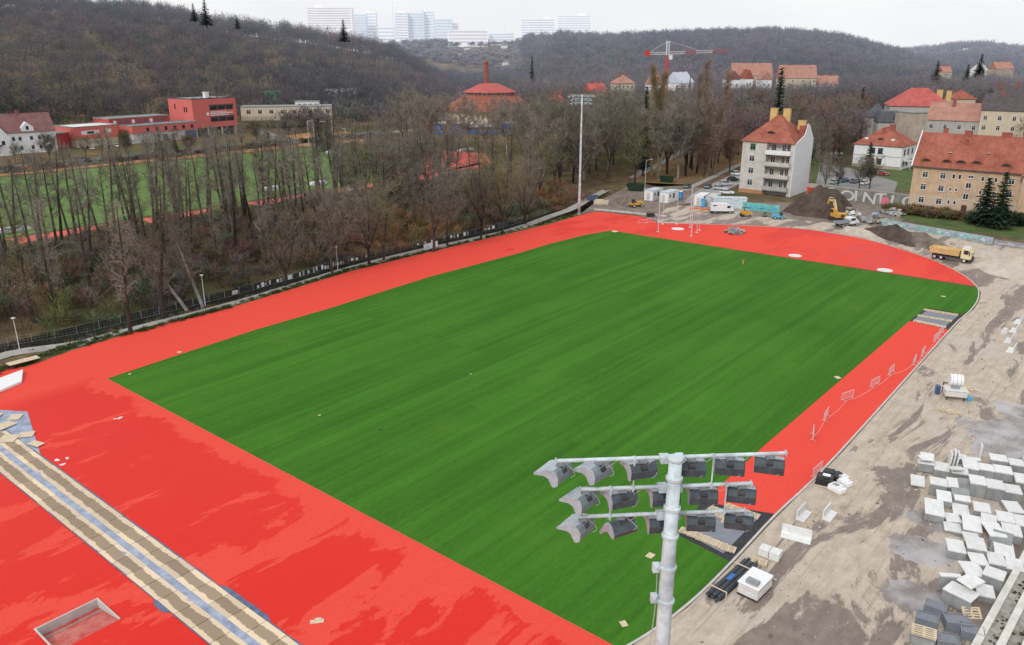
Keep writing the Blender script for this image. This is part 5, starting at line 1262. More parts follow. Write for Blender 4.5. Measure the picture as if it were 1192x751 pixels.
for q in far_houses:
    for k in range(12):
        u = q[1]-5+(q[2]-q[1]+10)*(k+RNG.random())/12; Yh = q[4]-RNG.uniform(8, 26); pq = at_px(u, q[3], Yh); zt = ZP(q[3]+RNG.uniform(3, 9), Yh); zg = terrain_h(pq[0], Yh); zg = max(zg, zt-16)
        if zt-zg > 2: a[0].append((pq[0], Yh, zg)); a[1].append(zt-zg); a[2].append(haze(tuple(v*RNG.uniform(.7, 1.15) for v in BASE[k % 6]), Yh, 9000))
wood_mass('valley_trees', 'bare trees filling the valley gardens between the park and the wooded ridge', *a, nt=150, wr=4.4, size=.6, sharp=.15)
a = plant(-.28, .06, 400, 640, 520, lambda x, y, z, az: ST(x, y)[1] < -236 and not (-.30 < az < -.18 and y < 420) and not (-.14 < az < .06 and 405 < y < 470), (7, 13), 9000, 1.25, .10)
wood_mass('garden_trees', 'dark garden trees behind the steel posts and below the left hill', *a, nt=110, wr=4.0, size=.9, sharp=.14)
# undergrowth of the canal wood
pts, hh, tt = [], [], []
r = RNG
while len(pts) < 3000:
    s, t = r.uniform(-40, 150), r.uniform(-87, -27.5); x, y, _ = T(s, t)
    q = patchy(x, y, 11)
    c = (.175, .135, .098) if q < 0 else (.135, .115, .092)
    if patchy(x+40, y, 17) > .45: c = (.25, .155, .085)
    if patchy(x-40, y, 23) > .62: c = (.15, .145, .075)
    c = tuple(v*r.uniform(.7, 1.25) for v in c)
    pts.append((x, y, terrain_h(x, y))); hh.append(r.uniform(1.2, 5.5) if t > -58 else r.uniform(.8, 1.2+(t+88)*.10)); tt.append(c)
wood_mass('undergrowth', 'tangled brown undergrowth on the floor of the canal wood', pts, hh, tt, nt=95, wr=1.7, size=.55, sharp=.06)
# bank scrub, verge tufts, hedge
pts, hh, tt = [], [], []
for k in range(420):
    u = r.uniform(0, 1); p = P(-30+u*700, np.interp(-30+u*700, [-30, 84, 262, 406, 553, 676], [448, 409, 361, 316.5, 281.5, 250.5])); q = T(*[ST(p[0], p[1])[0], ST(p[0], p[1])[1]-r.uniform(.4, 1.2)-(2.0 if (p[0] < -57) else 0)*r.uniform(0, 1)])
    pts.append((q[0], q[1], 0)); hh.append(r.uniform(.15, .5)); tt.append((.05*r.uniform(.8, 1.5), .075*r.uniform(.8, 1.4), .03))
for k in range(900):
    s = r.uniform(-35, 150); t = -r.uniform(18.6, 22.5); x, y, _ = T(s, t); c = (.06, .07, .03) if r.random() < .5 else (.15, .12, .075)
    pts.append((x, y, terrain_h(x, y))); hh.append(r.uniform(.3, 1.1)); tt.append(tuple(v*r.uniform(.7, 1.3) for v in c))
wood_mass('verge_weeds', 'low weeds and dry grass along both sides of the footpath', pts, hh, tt, nt=26, wr=.55, size=.18, sharp=.2)
pts, hh, tt = [], [], []
hb = Vector((ob[0], ob[1]))
for k in range(520):
    if k < 330: p = hb+w2*r.uniform(21, 44)-n2_*r.uniform(4.2, 7.5); h = r.uniform(1.6, 3.0); c = (.035, .052, .028)
    else: p = hb+w2*r.uniform(-4, 22)-n2_*r.uniform(3, 8.5); h = r.uniform(.4, 2.2); c = (.15, .11, .06)
    pts.append((p.x, p.y, 0)); hh.append(h); tt.append(tuple(v*r.uniform(.7, 1.3) for v in c))
wood_mass('hedge_and_scrub', 'dark hedge and brown scrub on the bank under the ochre tenement', pts, hh, tt, nt=110, wr=1.0, size=.4, sharp=.2)
pts, hh, tt = [], [], []
for k in range(110):
    s, t = r.uniform(20, 225), -212.5-r.uniform(0, 2.5); x, y, _ = T(s, t); pts.append((x, y, 0)); hh.append(r.uniform(.8, 2.6)); tt.append(tuple(v*r.uniform(.8, 1.3) for v in ((.11, .09, .07) if r.random() < .85 else (.30, .17, .06))))
wood_mass('street_hedge', 'scrubby hedge along the wall beyond the training pitch', pts, hh, tt, nt=60, wr=1.5, size=.6, sharp=.18)
# ------------------------------------------------------------------ vehicles
def wheels(root, spots, r, w_=.22, hub='galv'):
    for x, y in spots:
        o = empty('wheel', (0, 0, 0)); COL.objects.unlink(o); bpy.data.objects.remove(o)
        b = MB(); b.tube((x, y-w_/2, r), (x, y+w_/2, r), r, n=14); t = b.build('wheel', 'tyre', root)
        b = MB(); s_ = 1 if y > 0 else -1; b.tube((x, y+s_*w_/2, r), (x, y+s_*(w_/2+.02), r), r*.55, n=10); b.build('rim', hub, t)
def loft_x(b, secs):
    """secs: (x, half width low, half width high, z low, z high)"""
    vs = [];
    for x, a, c, z0, z1 in secs: vs += [(x, -a, z0), (x, a, z0), (x, c, z1), (x, -c, z1)]
    fs = [(0, 1, 2, 3)]; n = len(secs)
    for i in range(n-1):
        for k in range(4): fs.append((i*4+k, i*4+(k+1) % 4, (i+1)*4+(k+1) % 4, (i+1)*4+k))
    m = (n-1)*4; fs.append((m+3, m+2, m+1, m)); b.add(vs, fs)
def fixn(o):
    bm = bmesh.new(); bm.from_mesh(o.data); bmesh.ops.recalc_face_normals(bm, faces=bm.faces); bm.to_mesh(o.data); bm.free(); return o
def car(loc, rz, paint, label, group='parked cars', L_=4.3, H=1.45):
    root = empty('parked_car', loc, rz, label, 'car', group)
    b = MB(); h = L_/2
    loft_x(b, [(-h, .70, .66, .35, .62), (-h+.12, .84, .80, .22, .84), (-h+.9, .88, .83, .22, .92), (h-1.3, .88, .83, .22, .90), (h-.25, .84, .76, .22, .74), (h, .66, .60, .32, .58)])
    fixn(b.build('body', paint, root, smooth=False, bevel=.05))
    b = MB(); loft_x(b, [(-h+.25, .76, .74, .86, .90), (-h+.75, .80, .62, .88, H-.04), (h-2.0, .80, .62, .88, H-.04), (h-1.15, .79, .74, .86, .92)]); fixn(b.build('windows', 'glass', root))
    b = MB(); loft_x(b, [(-h+.72, .63, .60, H-.05, H-.01), (-h+1.2, .64, .60, H-.04, H+.03), (h-2.2, .64, .60, H-.04, H+.02), (h-1.95, .63, .60, H-.05, H)]); fixn(b.build('roof_panel', paint, root))
    b = MB()
    for y in (-.62, .38): b.box(h-.06, h+.01, y, y+.24, .56, .70)
    b.build('headlight', 'white_plastic', root)
    wheels(root, [(-h+.8, -.80), (-h+.8, .80), (h-.85, -.80), (h-.85, .80)], .32)
    return root
for nm, c in (('car_white', (.72, .73, .74)), ('car_silver', (.42, .44, .46)), ('car_black', (.02, .02, .023)), ('car_blue', (.05, .10, .22)), ('car_red', (.36, .03, .03)), ('car_grey', (.13, .14, .15))): mat(nm, c, .3, .04, 1, .1, spec=.5)
def dirv(p, q): return math.atan2(q[1]-p[1], q[0]-p[0])
ra = dirv(P(812, 237), P(868, 203))
for x, y, c, lb, dr in ((858, 204, 'car_white', 'white car parked topmost in the row beside the tall loggia house', 1.0), (854, 211, 'car_black', 'black car parked in the row beside the tall loggia house', 1.3), (844, 216, 'car_silver', 'silver car parked between black car and white container', 1.5), (838, 221, 'car_silver', 'second silver car right behind the white containers', 1.5), (846, 226, 'car_white', 'white car half hidden behind the grey container roof', 1.5), (800, 219, 'car_grey', 'dark grey car standing at the end of the footpath beside the toilet', ra), (824, 219, 'car_grey', 'dark estate car at the kerb of the access road behind the cabins', ra)):
    p = P(x, y); car((p[0], p[1], .05), ra if dr == ra else ra-dr, c, lb)
for i, (x, y, c, lb) in enumerate(((972, 214, 'car_silver', 'silver car leftmost in the car park before the villa'), (983, 212, 'car_blue', 'dark blue car second in the car park before the villa'), (995, 213, 'car_grey', 'grey car in the middle of the villa car park'), (1006, 215, 'car_white', 'white car right of middle in the villa car park'), (1027, 204, 'car_red', 'red car parked under the villa wall'), (974, 180, 'car_white', 'white van like car among trees left of the villa'), (1035, 233, 'car_white', 'white car at the right end of the graffiti wall'))):
    p = P(x, y); car((p[0], p[1], .05), A2+R(80) if i < 4 else A2+R(15), c, lb)
for x, y, c, lb in ((98, 187, 'car_black', 'black car driving past the bushy tree on the far street'), (181, 180, 'car_white', 'white car on the far street below the red school'), (108, 174, 'car_white', 'white car parked left in the school forecourt'), (122, 172, 'car_silver', 'silver car parked second in the school forecourt'), (136, 171, 'car_white', 'white car parked third in the school forecourt'), (409, 167, 'car_white', 'white car at the right end of the wall behind the steel posts')):
    p = P(x, y); car((p[0], p[1], .05), A1+R(3 if y > 176 else 70), c, lb)

def white_van():
    p = P(840, 248); root = empty('delivery_van', (p[0], p[1], .03), R(-4), 'white high roof delivery van parked before the grey container', 'van')
    b = MB(); loft_x(b, [(-3.0, .98, .90, .45, 2.35), (-2.9, 1.02, .94, .40, 2.62), (1.1, 1.02, .94, .40, 2.62), (1.75, 1.0, .86, .40, 2.35), (2.35, .99, .92, .40, 1.45), (2.95, .90, .85, .45, 1.15)]); fixn(b.build('body', 'car_white', root, bevel=.08))
    b = MB(); loft_x(b, [(1.70, .80, .74, 1.55, 2.30), (2.36, .88, .84, 1.48, 1.52)]); b.box(1.15, 1.95, -1.03, 1.03, 1.45, 2.05); fixn(b.build('windows', 'glass', root))
    b = MB(); b.box(-3.06, 3.0, -1.03, 1.03, .36, .62); b.build('sill_trim', 'black_plastic', root)
    b = MB(); b.box(-2.5, -1.55, -1.04, -1.015, 1.95, 2.2); b.build('door_mark', 'dark_metal', root)
    wheels(root, [(-1.9, -.9), (-1.9, .9), (1.95, -.9), (1.95, .9)], .36)
white_van()
def flatbed():
    p = P(985, 263); root = empty('flatbed_pickup', (p[0], p[1], .04), R(24), 'small white double cab flatbed truck parked below the yellow excavator', 'truck')
    b = MB(); loft_x(b, [(.1, .92, .80, .6, 2.0), (.3, .95, .82, .5, 2.1), (2.0, .95, .82, .5, 2.1), (2.6, .95, .86, .5, 1.35), (3.2, .88, .82, .5, 1.15)]); fixn(b.build('cab', 'car_white', root, bevel=.06))
    b = MB(); loft_x(b, [(1.9, .84, .76, 1.4, 2.02), (2.62, .85, .8, 1.36, 1.42)]); b.box(.45, 1.85, -.96, .96, 1.35, 1.85); fixn(b.build('windows', 'glass', root))
    b = MB(); b.box(-3.4, 0, -1.1, 1.1, .85, .97); b.box(-3.4, 0, -1.1, -1.04, .97, 1.3); b.box(-3.4, 0, 1.04, 1.1, .97, 1.3); b.box(-3.4, -3.34, -1.04, 1.04, .97, 1.3); b.box(-.06, 0, -1.04, 1.04, .97, 1.6); b.build('load_bed', 'galv_dark', root)
    b = MB(); b.box(-3.2, 2.9, -.45, .45, .5, .8); b.build('chassis', 'dark_metal', root)
    wheels(root, [(-2.1, -.85), (-2.1, .85), (2.25, -.85), (2.25, .85)], .38)
flatbed()
def dump_truck():
    a = P(1088, 300); c_ = P(1126, 306); root = empty('dump_truck', ((a[0]+c_[0])/2, (a[1]+c_[1])/2, .02), dirv(a, c_), 'cream and orange tipper truck driving round the curve of the yard', 'truck')
    b = MB(); b.box(-3.9, 3.9, -.45, .45, .75, 1.05); b.box(-3.6, 2.2, -1.1, -.6, .6, .95); b.box(-1.2, .6, .6, 1.15, .5, 1.0); b.build('chassis', 'dark_metal', root)
    cab = MB(); loft_x(cab, [(2.05, 1.2, 1.15, 1.0, 2.85), (2.2, 1.24, 1.16, .9, 2.98), (3.6, 1.24, 1.16, .8, 2.95), (4.05, 1.22, 1.18, .8, 2.2), (4.15, 1.2, 1.18, .8, 1.5)]); cb = fixn(cab.build('cab', 'cream_paint', root, bevel=.06))
    b = MB(); loft_x(b, [(3.66, 1.12, 1.08, 1.95, 2.86), (4.13, 1.12, 1.12, 1.8, 1.9)]); fixn(b.build('windscreen', 'glass', cb))
    b = MB(); b.box(2.6, 3.55, -1.27, 1.27, 1.85, 2.6); b.build('side_window', 'glass', cb)
    b = MB(); b.box(2.1, 3.5, -1.1, 1.1, 2.96, 3.12); b.box(3.5, 3.75, -1.15, 1.15, 2.80, 2.9); b.build('roof_deflector', 'car_white', cb)
    b = MB(); b.box(3.9, 4.25, -1.25, 1.25, .45, .95); b.box(4.16, 4.2, -.8, .8, 1.0, 1.45); b.build('bumper', 'dark_metal', cb)
    b = MB()
    for y in (-1.5, 1.38): b.box(3.75, 3.9, y, y+.14, 1.7, 2.5)
    b.build('mirror', 'black_plastic', cb)
    b = MB(); b.mi = 0
    z0, z1, w0_, w1_ = 1.2, 2.35, 1.12, 1.28
    x0, x1 = -4.1, 1.7
    out = [(x0, -w0_, z0), (x1, -w0_, z0), (x1, w0_, z0), (x0, w0_, z0), (x0-.3, -w1_, z1), (x1+.1, -w1_, z1), (x1+.1, w1_, z1), (x0-.3, w1_, z1)]
    inn = [(x0, -w0_+.1, z0+.25), (x1-.1, -w0_+.1, z0+.25), (x1-.1, w0_-.1, z0+.25), (x0, w0_-.1, z0+.25), (x0-.2, -w1_+.12, z1), (x1, -w1_+.12, z1), (x1, w1_-.12, z1), (x0-.2, w1_-.12, z1)]
    b.add(out+inn, [(0,3,2,1), (0,1,5,4), (1,2,6,5), (2,3,7,6), (3,0,4,7), (8,9,10,11), (8,12,13,9), (9,13,14,10), (10,14,15,11), (11,15,12,8), (4,5,13,12), (5,6,14,13), (6,7,15,14), (7,4,12,15)])
    for k in range(8):
        x = x0+.2+k*.75; b.add([(x, -w0_-.05, z0), (x+.1, -w0_-.05, z0), (x+.1, -w1_-.05, z1), (x, -w1_-.05, z1), (x, -w0_+.02, z0), (x+.1, -w0_+.02, z0), (x+.1, -w1_+.02, z1), (x, -w1_+.02, z1)], [(0,1,2,3), (0,3,7,4), (1,5,6,2), (3,2,6,7)])
    b.build('tipper_body', 'tipper_yellow', root)
    wheels(root, [(x, y) for x in (-3.1, -1.75, 2.9) for y in (-1.05, 1.05)], .52, .32, 'concrete_kerb'); root.scale = (.92, .95, 1)
dump_truck()
def excavator():
    p = P(974, 257); root = empty('excavator', (p[0], p[1], .03), R(100), 'yellow crawler excavator digging into the dark earth heap', 'excavator')
    for y in (-1.15, 1.15):
        b = MB(); pts = [(1.7*math.cos(a)*1.0+(.3 if math.cos(a) > 0 else -.3), .42+.42*math.sin(a)) for a in [2*math.pi*k/16 for k in range(16)]]
        b.prism(pts, y-.28, y+.28, lambda p, k: (p[0], k, p[1])); b.build('crawler_track', 'dark_metal', root)
    b = MB(); b.tube((0, 0, .6), (0, 0, 1.0), .8, n=14); b.box(-1.2, 1.2, -1, 1, .4, .75); b.build('undercarriage', 'dark_metal', root)
    b = MB(); b.box(-2.1, 1.1, -1.3, 1.3, 1.0, 1.9); b.box(-2.3, -1.2, -1.25, 1.25, 1.1, 2.2); b.build('upper_body', 'yellow_paint', root, bevel=.08)
    b = MB(); b.box(-.3, 1.2, .35, 1.28, 1.9, 2.9); b.build('cab', 'yellow_paint', root, bevel=.05)
    b = MB(); b.box(1.15, 1.22, .45, 1.2, 1.95, 2.8); b.box(0, 1.1, 1.28, 1.31, 2.0, 2.75); b.box(0, 1.1, .32, .35, 2.0, 2.75); b.build('cab_glass', 'glass', root)
    b = MB(); b.box(-2.33, -2.3, -.5, .5, 1.3, 1.9); b.build('grille', 'dark_metal', root)
    def beam(p0, p1, a, c, nm, m):
        b = MB(); p0, p1 = Vector(p0), Vector(p1); d = (p1-p0).normalized(); n = Vector((-d.z, 0, d.x))
        vs = []
        for p, q in ((p0, a), (p1, c)):
            for sy in (-.2, .2): vs += [tuple(p+n*q+Vector((0, sy-.3, 0))), tuple(p-n*q+Vector((0, sy-.3, 0)))]
        b.add(vs, [(0,1,3,2), (4,6,7,5), (0,4,5,1), (2,3,7,6), (0,2,6,4), (1,5,7,3)]); return fixn(b.build(nm, m, root))
    beam((.9, 0, 1.6), (2.6, 0, 4.6), .28, .34, 'boom', 'tipper_yellow'); beam((2.5, 0, 4.6), (5.0, 0, 4.3), .34, .2, 'boom', 'tipper_yellow'); beam((4.9, 0, 4.6), (5.6, 0, 1.9), .24, .16, 'stick', 'yellow_paint')
    b = MB(); b.prism([(5.2, 1.9), (6.0, 2.0), (6.1, 1.2), (5.6, .8), (5.0, 1.1), (5.3, 1.3)], -.85, .25, lambda p, k: (p[0], k, p[1])); b.build('bucket', 'dark_metal', root)
    b = MB(); b.tube((1.2, -.3, 1.4), (3.0, -.3, 4.0), .09, n=6); b.tube((3.2, -.3, 5.1), (5.0, -.3, 5.0), .08, n=6); b.build('hydraulic_ram', 'galv', root)
excavator()
def small_roller(px_, rz, paint, label, nm, cat):
    p = P(*px_); root = empty(nm, (p[0], p[1], .03), rz, label, cat)
    b = MB(); b.box(-1.5, 1.3, -.7, .7, .5, 1.15); b.box(-1.5, -.3, -.65, .65, 1.15, 1.55); b.build('body', paint, root, bevel=.06)
    b = MB(); b.tube((1.35, -.65, .5), (1.35, .65, .5), .5, n=16); b.build('drum', 'galv_dark', root)
    b = MB(); b.tube((-1.2, -.7, .45), (-1.2, .7, .45), .45, n=14); b.build('rear_drum', 'tyre', root)
    b = MB()
    for x in (-.9, .4):
        for y in (-.6, .6): b.tube((x, y, 1.1), (x, y, 2.2), .04, n=5)
    b.box(-1.1, .6, -.7, .7, 2.2, 2.28); b.build('canopy', 'dark_metal', root)
    b = MB(); b.box(-.6, -.2, -.25, .25, 1.15, 1.6); b.box(-.7, -.6, -.25, .25, 1.5, 1.95); b.build('seat', 'black_plastic', root)
small_roller((869, 252), R(5), 'yellow_paint', 'small yellow road roller standing before the turquoise graffiti hoarding', 'road_roller', 'roller')
def blue_machine(px_, rz, paint, label, sc=1):
    p = P(*px_); root = empty('site_machine', (p[0], p[1], .03), rz, label, 'machine'); root.scale = (sc,)*3
    b = MB(); b.box(-1.9, 1.2, -.7, .7, .45, .85); b.box(-1.7, -.4, -.6, .6, .85, 1.15); b.build('body', paint, root, bevel=.05)
    b = MB(); b.box(.1, .7, -.35, .35, .85, 1.6); b.box(.1, .8, -.4, .4, 1.6, 1.68); b.build('engine_cover', 'dark_metal', root)
    b = MB(); b.tube((1.2, 0, .6), (2.4, 0, .5), .06, n=6); b.build('drawbar', 'galv_dark', root)
    wheels(root, [(x, y) for x in (-1.2, .6) for y in (-.75, .75)], .36)
blue_machine((907, 255), R(-8), 'blue_light', 'bright blue flat site machine beside the hoarding end')
blue_machine((890, 252), R(70), 'car_grey', 'small dark trailer machine left of the bright blue one', .6)
blue_machine((739, 241), R(200), 'yellow_paint', 'yellow backhoe attachment machine left of the white cabins', 1.25)

# cabins, containers, toilet ---------------------------------------------------
def cabin(pl, pr, y_px, W, D, H, wall, roof, label, rz, nm='site_cabin', cat='cabin', group=None, door=True, win=True):
    p = P(*pl); root = empty(nm, (p[0], p[1], .03), rz, label, cat, group)
    b = MB(); b.box(0, W, 0, D, .12, H); b.build('body', wall, root)
    b = MB(); b.box(-.06, W+.06, -.06, D+.06, H, H+.14); b.build('roof', roof, root)
    b = MB(); b.box(-.03, W+.03, -.03, D+.03, 0, .12); 
    for x in (-.03, W-.09):
        for y in (-.03, D-.09): b.box(x, x+.12, y, y+.12, .12, H)
    b.build('frame', 'white_plastic' if wall != 'galv' else 'galv_dark', root)
    if win:
        b = MB(); b.box(W+.0, W+.03, D*.45, D*.62, 1.0, 2.3); b.box(W, W+.03, D*.15, D*.25, 1.3, 2.2); b.build('window', 'glass', root)
    if door:
        b = MB(); b.box(W*.25, W*.62, -.04, -.005, .15, 2.15); b.build('door', 'plaster_offwhite', root)
        b = MB(); b.box(W*.55, W*.6, -.09, -.04, 1.0, 1.15); b.build('handle', 'dark_metal', root)
    return root
cabin((750, 233), None, 0, 2.6, 6.2, 2.75, 'white_plastic', 'galv', 'white portable cabin left of its twin beside the footpath', A1+R(-87), group='white site cabins')
cabin((767.5, 235.5), None, 0, 2.6, 6.6, 2.75, 'white_plastic', 'galv', 'white portable cabin right of its twin, next to the blue toilet', A1+R(-87), group='white site cabins')
p = P(791.5, 232); root = empty('portable_toilet', (p[0], p[1], .03), R(-25), 'blue portable toilet right of the white cabins', 'toilet')
b = MB(); b.box(-.6, .6, -.6, .6, .05, 2.15); b.build('body', 'blue_paint', root, bevel=.05)
b = MB(); b.prism([(-.64, 2.15), (.64, 2.15), (.45, 2.4), (-.45, 2.4)], -.64, .64, lambda p, k: (p[0], k, p[1])); b.build('roof', 'plaster_white', root)
b = MB(); b.box(-.42, .42, -.64, -.605, .15, 1.95); b.build('door', 'blue_light', root)
p = P(818, 241); root = empty('portable_toilet', (p[0], p[1], .03), R(-10), 'blue portable toilet in front of the white storage container', 'toilet')
b = MB(); b.box(-.6, .6, -.6, .6, .05, 2.1); b.build('body', 'blue_paint', root, bevel=.05)
b = MB(); b.box(-.64, .64, -.64, .64, 2.1, 2.25); b.build('roof', 'blue_light', root)
b = MB(); b.box(-.42, .42, -.64, -.605, .15, 1.95); b.build('door', 'blue_light', root)
cabin((808, 239), None, 0, 2.4, 6, 2.6, 'white_plastic', 'white_plastic', 'white storage container leftmost of the containers behind the van', A1+R(-80), 'storage_container', 'container', 'containers behind the van')
cabin((821, 240), None, 0, 2.4, 6, 2.6, 'plaster_offwhite', 'plaster_offwhite', 'off white container in the middle behind the van', A1+R(-80), 'storage_container', 'container', 'containers behind the van')
p = P(829, 244); cabin((829, 243), None, 0, 9.0, 2.5, 2.8, 'galv', 'galv', 'long ribbed grey container directly behind the white van', R(-6), 'storage_container', 'container', 'containers behind the van', win=False, door=False)
# green skip, blue skip, blue tarp bits near the mast
def skip(px_, rz, m, label, s=1.0):
    p = P(*px_); root = empty('waste_skip', (p[0], p[1], .02), rz, label, 'skip'); root.scale = (s,)*3
    b = MB(); o_ = [(-1.3, -.8, 0), (1.3, -.8, 0), (1.3, .8, 0), (-1.3, .8, 0), (-1.8, -.9, 1.3), (1.8, -.9, 1.3), (1.8, .9, 1.3), (-1.8, .9, 1.3)]; i_ = [(-1.2, -.7, .15), (1.2, -.7, .15), (1.2, .7, .15), (-1.2, .7, .15), (-1.68, -.8, 1.3), (1.68, -.8, 1.3), (1.68, .8, 1.3), (-1.68, .8, 1.3)]
    b.add(o_+i_, [(0,3,2,1), (0,1,5,4), (1,2,6,5), (2,3,7,6), (3,0,4,7), (8,9,10,11), (8,12,13,9), (9,13,14,10), (10,14,15,11), (11,15,12,8), (4,5,13,12), (5,6,14,13), (6,7,15,14), (7,4,12,15)]); b.build('body', m, root)
    b = MB(); b.box(-1.84, 1.84, -.98, -.9, 1.2, 1.34); b.box(-1.84, 1.84, .9, .98, 1.2, 1.34); b.build('rim', m, root)
skip((689, 233), R(10), 'film_blue_dark', 'dark blue skip under the trees right of the far floodlight')
skip((740, 222), R(-20), 'needles', 'dark green skip among earth heaps left of the cabins', 1.5)
skip((776, 212), R(-20), 'needles', 'dark green bin between trunks behind the white cabins', 1.3)

# fences and walls ------------------------------------------------------------
def fence_line(name, label, pts, h, step, banners=(), m='galv_dark'):
    root = empty(name, (0, 0, 0), 0, label, 'fence')
    rail = MB(); acc = 0; post_n = 0; wire = MB()
    for i in range(len(pts)-1):
        a, c = Vector((*pts[i][:2], 0)), Vector((*pts[i+1][:2], 0)); n = max(1, round((c-a).length/step))
        for z in (.08, h): rail.tube(a+Vector((0, 0, z)), c+Vector((0, 0, z)), .016, n=4)
        for k in range(n):
            p = a.lerp(c, k/n)
            if post_n < 100:
                b = MB(); b.tube(p, p+Vector((0, 0, h+.05)), .035, n=5); b.build('post', m, root)
            post_n += 1
        L_ = (c-a).length; k = 0
        while k*0.5 < L_:
            q = a.lerp(c, min(1, k*.5/L_)); wire.box(q.x-.004, q.x+.004, q.y-.004, q.y+.004, .08, h); k += 1
        for z in (.5, .9): wire.tube(a+Vector((0, 0, z)), c+Vector((0, 0, z)), .008, n=3, cap=False)
    rail.build('rail', m, root); wire.build('wire_mesh', m, root)
    for (i, t0, t1, mm, z0, z1) in banners:
        a, c = Vector((*pts[i][:2], 0)), Vector((*pts[i+1][:2], 0)); d = (c-a).normalized(); n = Vector((d.y, -d.x, 0))*.05
        p, q = a.lerp(c, t0)+n, a.lerp(c, t1)+n
        b = MB(); b.add([(p.x, p.y, z0), (q.x, q.y, z0), (q.x, q.y, z1), (p.x, p.y, z1)], [(0, 1, 2, 3)]); b.build('banner', mm, root)
fp = [P(*q) for q in [(-40, 424), (10, 403), (90, 389), (165, 371), (262, 347), (341, 325), (406, 306.5), (480, 288.5), (553, 272.5), (600, 261), (640, 247)]]
bn = [(4, .10, .18, 'plaster_offwhite', .2, .9), (4, .92, .99, 'plaster_white', .15, 1.0)]
rb = random.Random(4)
for i, a, c, n in ((4, .45, .9, 8), (5, .1, .98, 18), (6, .03, .3, 5), (7, .06, .9, 16), (8, .1, .5, 4)):
    for k in range(n):
        t = a+(c-a)*(k+rb.uniform(0, .3))/n
        if rb.random() < .78: bn.append((i, t, t+(c-a)/n*rb.uniform(.4, .75), rb.choice(['plaster_white', 'plaster_offwhite', 'plaster_grey', 'block_pale']), rb.uniform(.1, .35), rb.uniform(.7, 1.2)))
fence_line('mesh_fence', 'low wire mesh fence with scraps of white boards between footpath and canal', fp, 1.25, 3.2, bn)
pA, pB = P(493.5, 292), P(509.5, 287.5)
bnr = empty('advert_banner', pA, dirv(pA, pB), 'white printed banner board standing at the track edge below the fence', 'banner')
lb_ = math.dist(pA[:2], pB[:2]); b = MB(); b.box(0, lb_, -.03, .03, .15, 1.35); b.build('board', 'plaster_white', bnr)
b = MB(); b.box(.25, lb_*.42, -.04, -.032, .35, .6); b.box(.3, lb_*.36, -.04, -.032, .7, .85); b.box(lb_*.1, lb_*.3, -.04, -.032, .95, 1.05); b.build('print', 'block_window', bnr)
b = MB()
for x in (.1, lb_-.1): b.tube((x, .06, 0), (x, .06, 1.4), .03, n=5)
b.build('post', 'galv', bnr)
# concrete panel fence beyond the training pitch
def wall_panels(name, label, s0, s1, t, h, m, step, jit=.06):
    root = empty(name, T(s0, t), A1, label, 'fence'); L_ = s1-s0; n = min(99, int(L_/step)); step = L_/n; rr = random.Random(3)
    for k in range(n):
        b = MB(); b.box(k*step+.1, (k+1)*step-.1, -.05, .05, 0, h+rr.uniform(-jit, jit)); b.build('panel', m if rr.random() < .7 else 'concrete_side', root)
        b = MB(); b.box(k*step-.09, k*step+.09, -.09, .09, 0, h+.15); b.build('post', 'concrete_side', root)
wall_panels('panel_fence', 'grey concrete panel fence between training pitch and street', 20, 238, -215.5, 2.1, 'plaster_grey', 2.6)
# graffiti wall
ga, gb = P(938, 228), P(1062, 243.5)
gl = math.dist(ga[:2], gb[:2]); gw = empty('graffiti_wall', ga, dirv(ga, gb), 'long concrete wall with big black and white graffiti letters behind the earth heap', 'wall')
b = MB(); b.box(0, gl, 0, .25, -.3, 3.7); b.build('wall', 'plaster_stained', gw)
b = MB(); b.box(-.02, gl+.02, -.03, .28, 3.7, 3.8); b.build('coping', 'concrete_side', gw)
XP = [0, 1.0, 2.15, 2.75, 3.8, 4.85, 5.75]
def letters(root, text, x0, z0, size, adv, mback, mfront, y=-.02, slant=.0):
    for i, chh in enumerate(text):
        if chh == ' ': continue
        for off, m_, dy in ((.16, mback, 0), (0, mfront, -.012)):
            cu = bpy.data.curves.new('letter', 'FONT'); cu.body = chh; cu.size = size; cu.extrude = .004; cu.offset = .19 if off else .10
            ob_ = bpy.data.objects.new('letter', cu); me = bpy.data.meshes.new_from_object(ob_); bpy.data.objects.remove(ob_)
            me.materials.clear(); me.materials.append(M[m_])
            o = bpy.data.objects.new('letter' if off else 'letter_fill', me); COL.objects.link(o)
            if off: o.parent = root; o.location = (x0+adv*XP[i], y+dy, z0); o.rotation_euler = (R(90), slant*((i % 2)*2-1), 0); o.scale = (1.35, 1, 1); base_o = o
            else: o.parent = base_o; o.location = (0, 0, .014)
lx = gl*.21
b = MB(); b.box(lx-1, gl-.2, -.012, -.002, 0.0, 3.5); b.build('painted_field', 'wall_dark', gw)
letters(gw, 'POINTLG', lx, .4, 3.9, (gl-lx)/6.6, 'dark_metal', 'plaster_offwhite', -.03, .08)
b = MB(); b.add([(gl*.72, -.05, .5), (gl*.77, -.05, .3), (gl*.80, -.05, 1.4), (gl*.765, -.05, 2.5), (gl*.72, -.05, 1.8)], [(0, 1, 2, 3, 4)]); b.build('pink_tag', 'pink_graffiti', gw)
b = MB(); b.box(.2, lx-2.2, -.03, -.005, .5, 2.6); b.build('red_panel', 'red_paint', gw)
b = MB(); b.prism([(1.0, .5), (2.5, .4), (3.4, 1.5), (2.8, 2.3), (1.6, 1.6)], -.05, -.032, lambda p, k: (p[0], k, p[1])); b.build('blue_tag', 'film_blue_dark', gw)
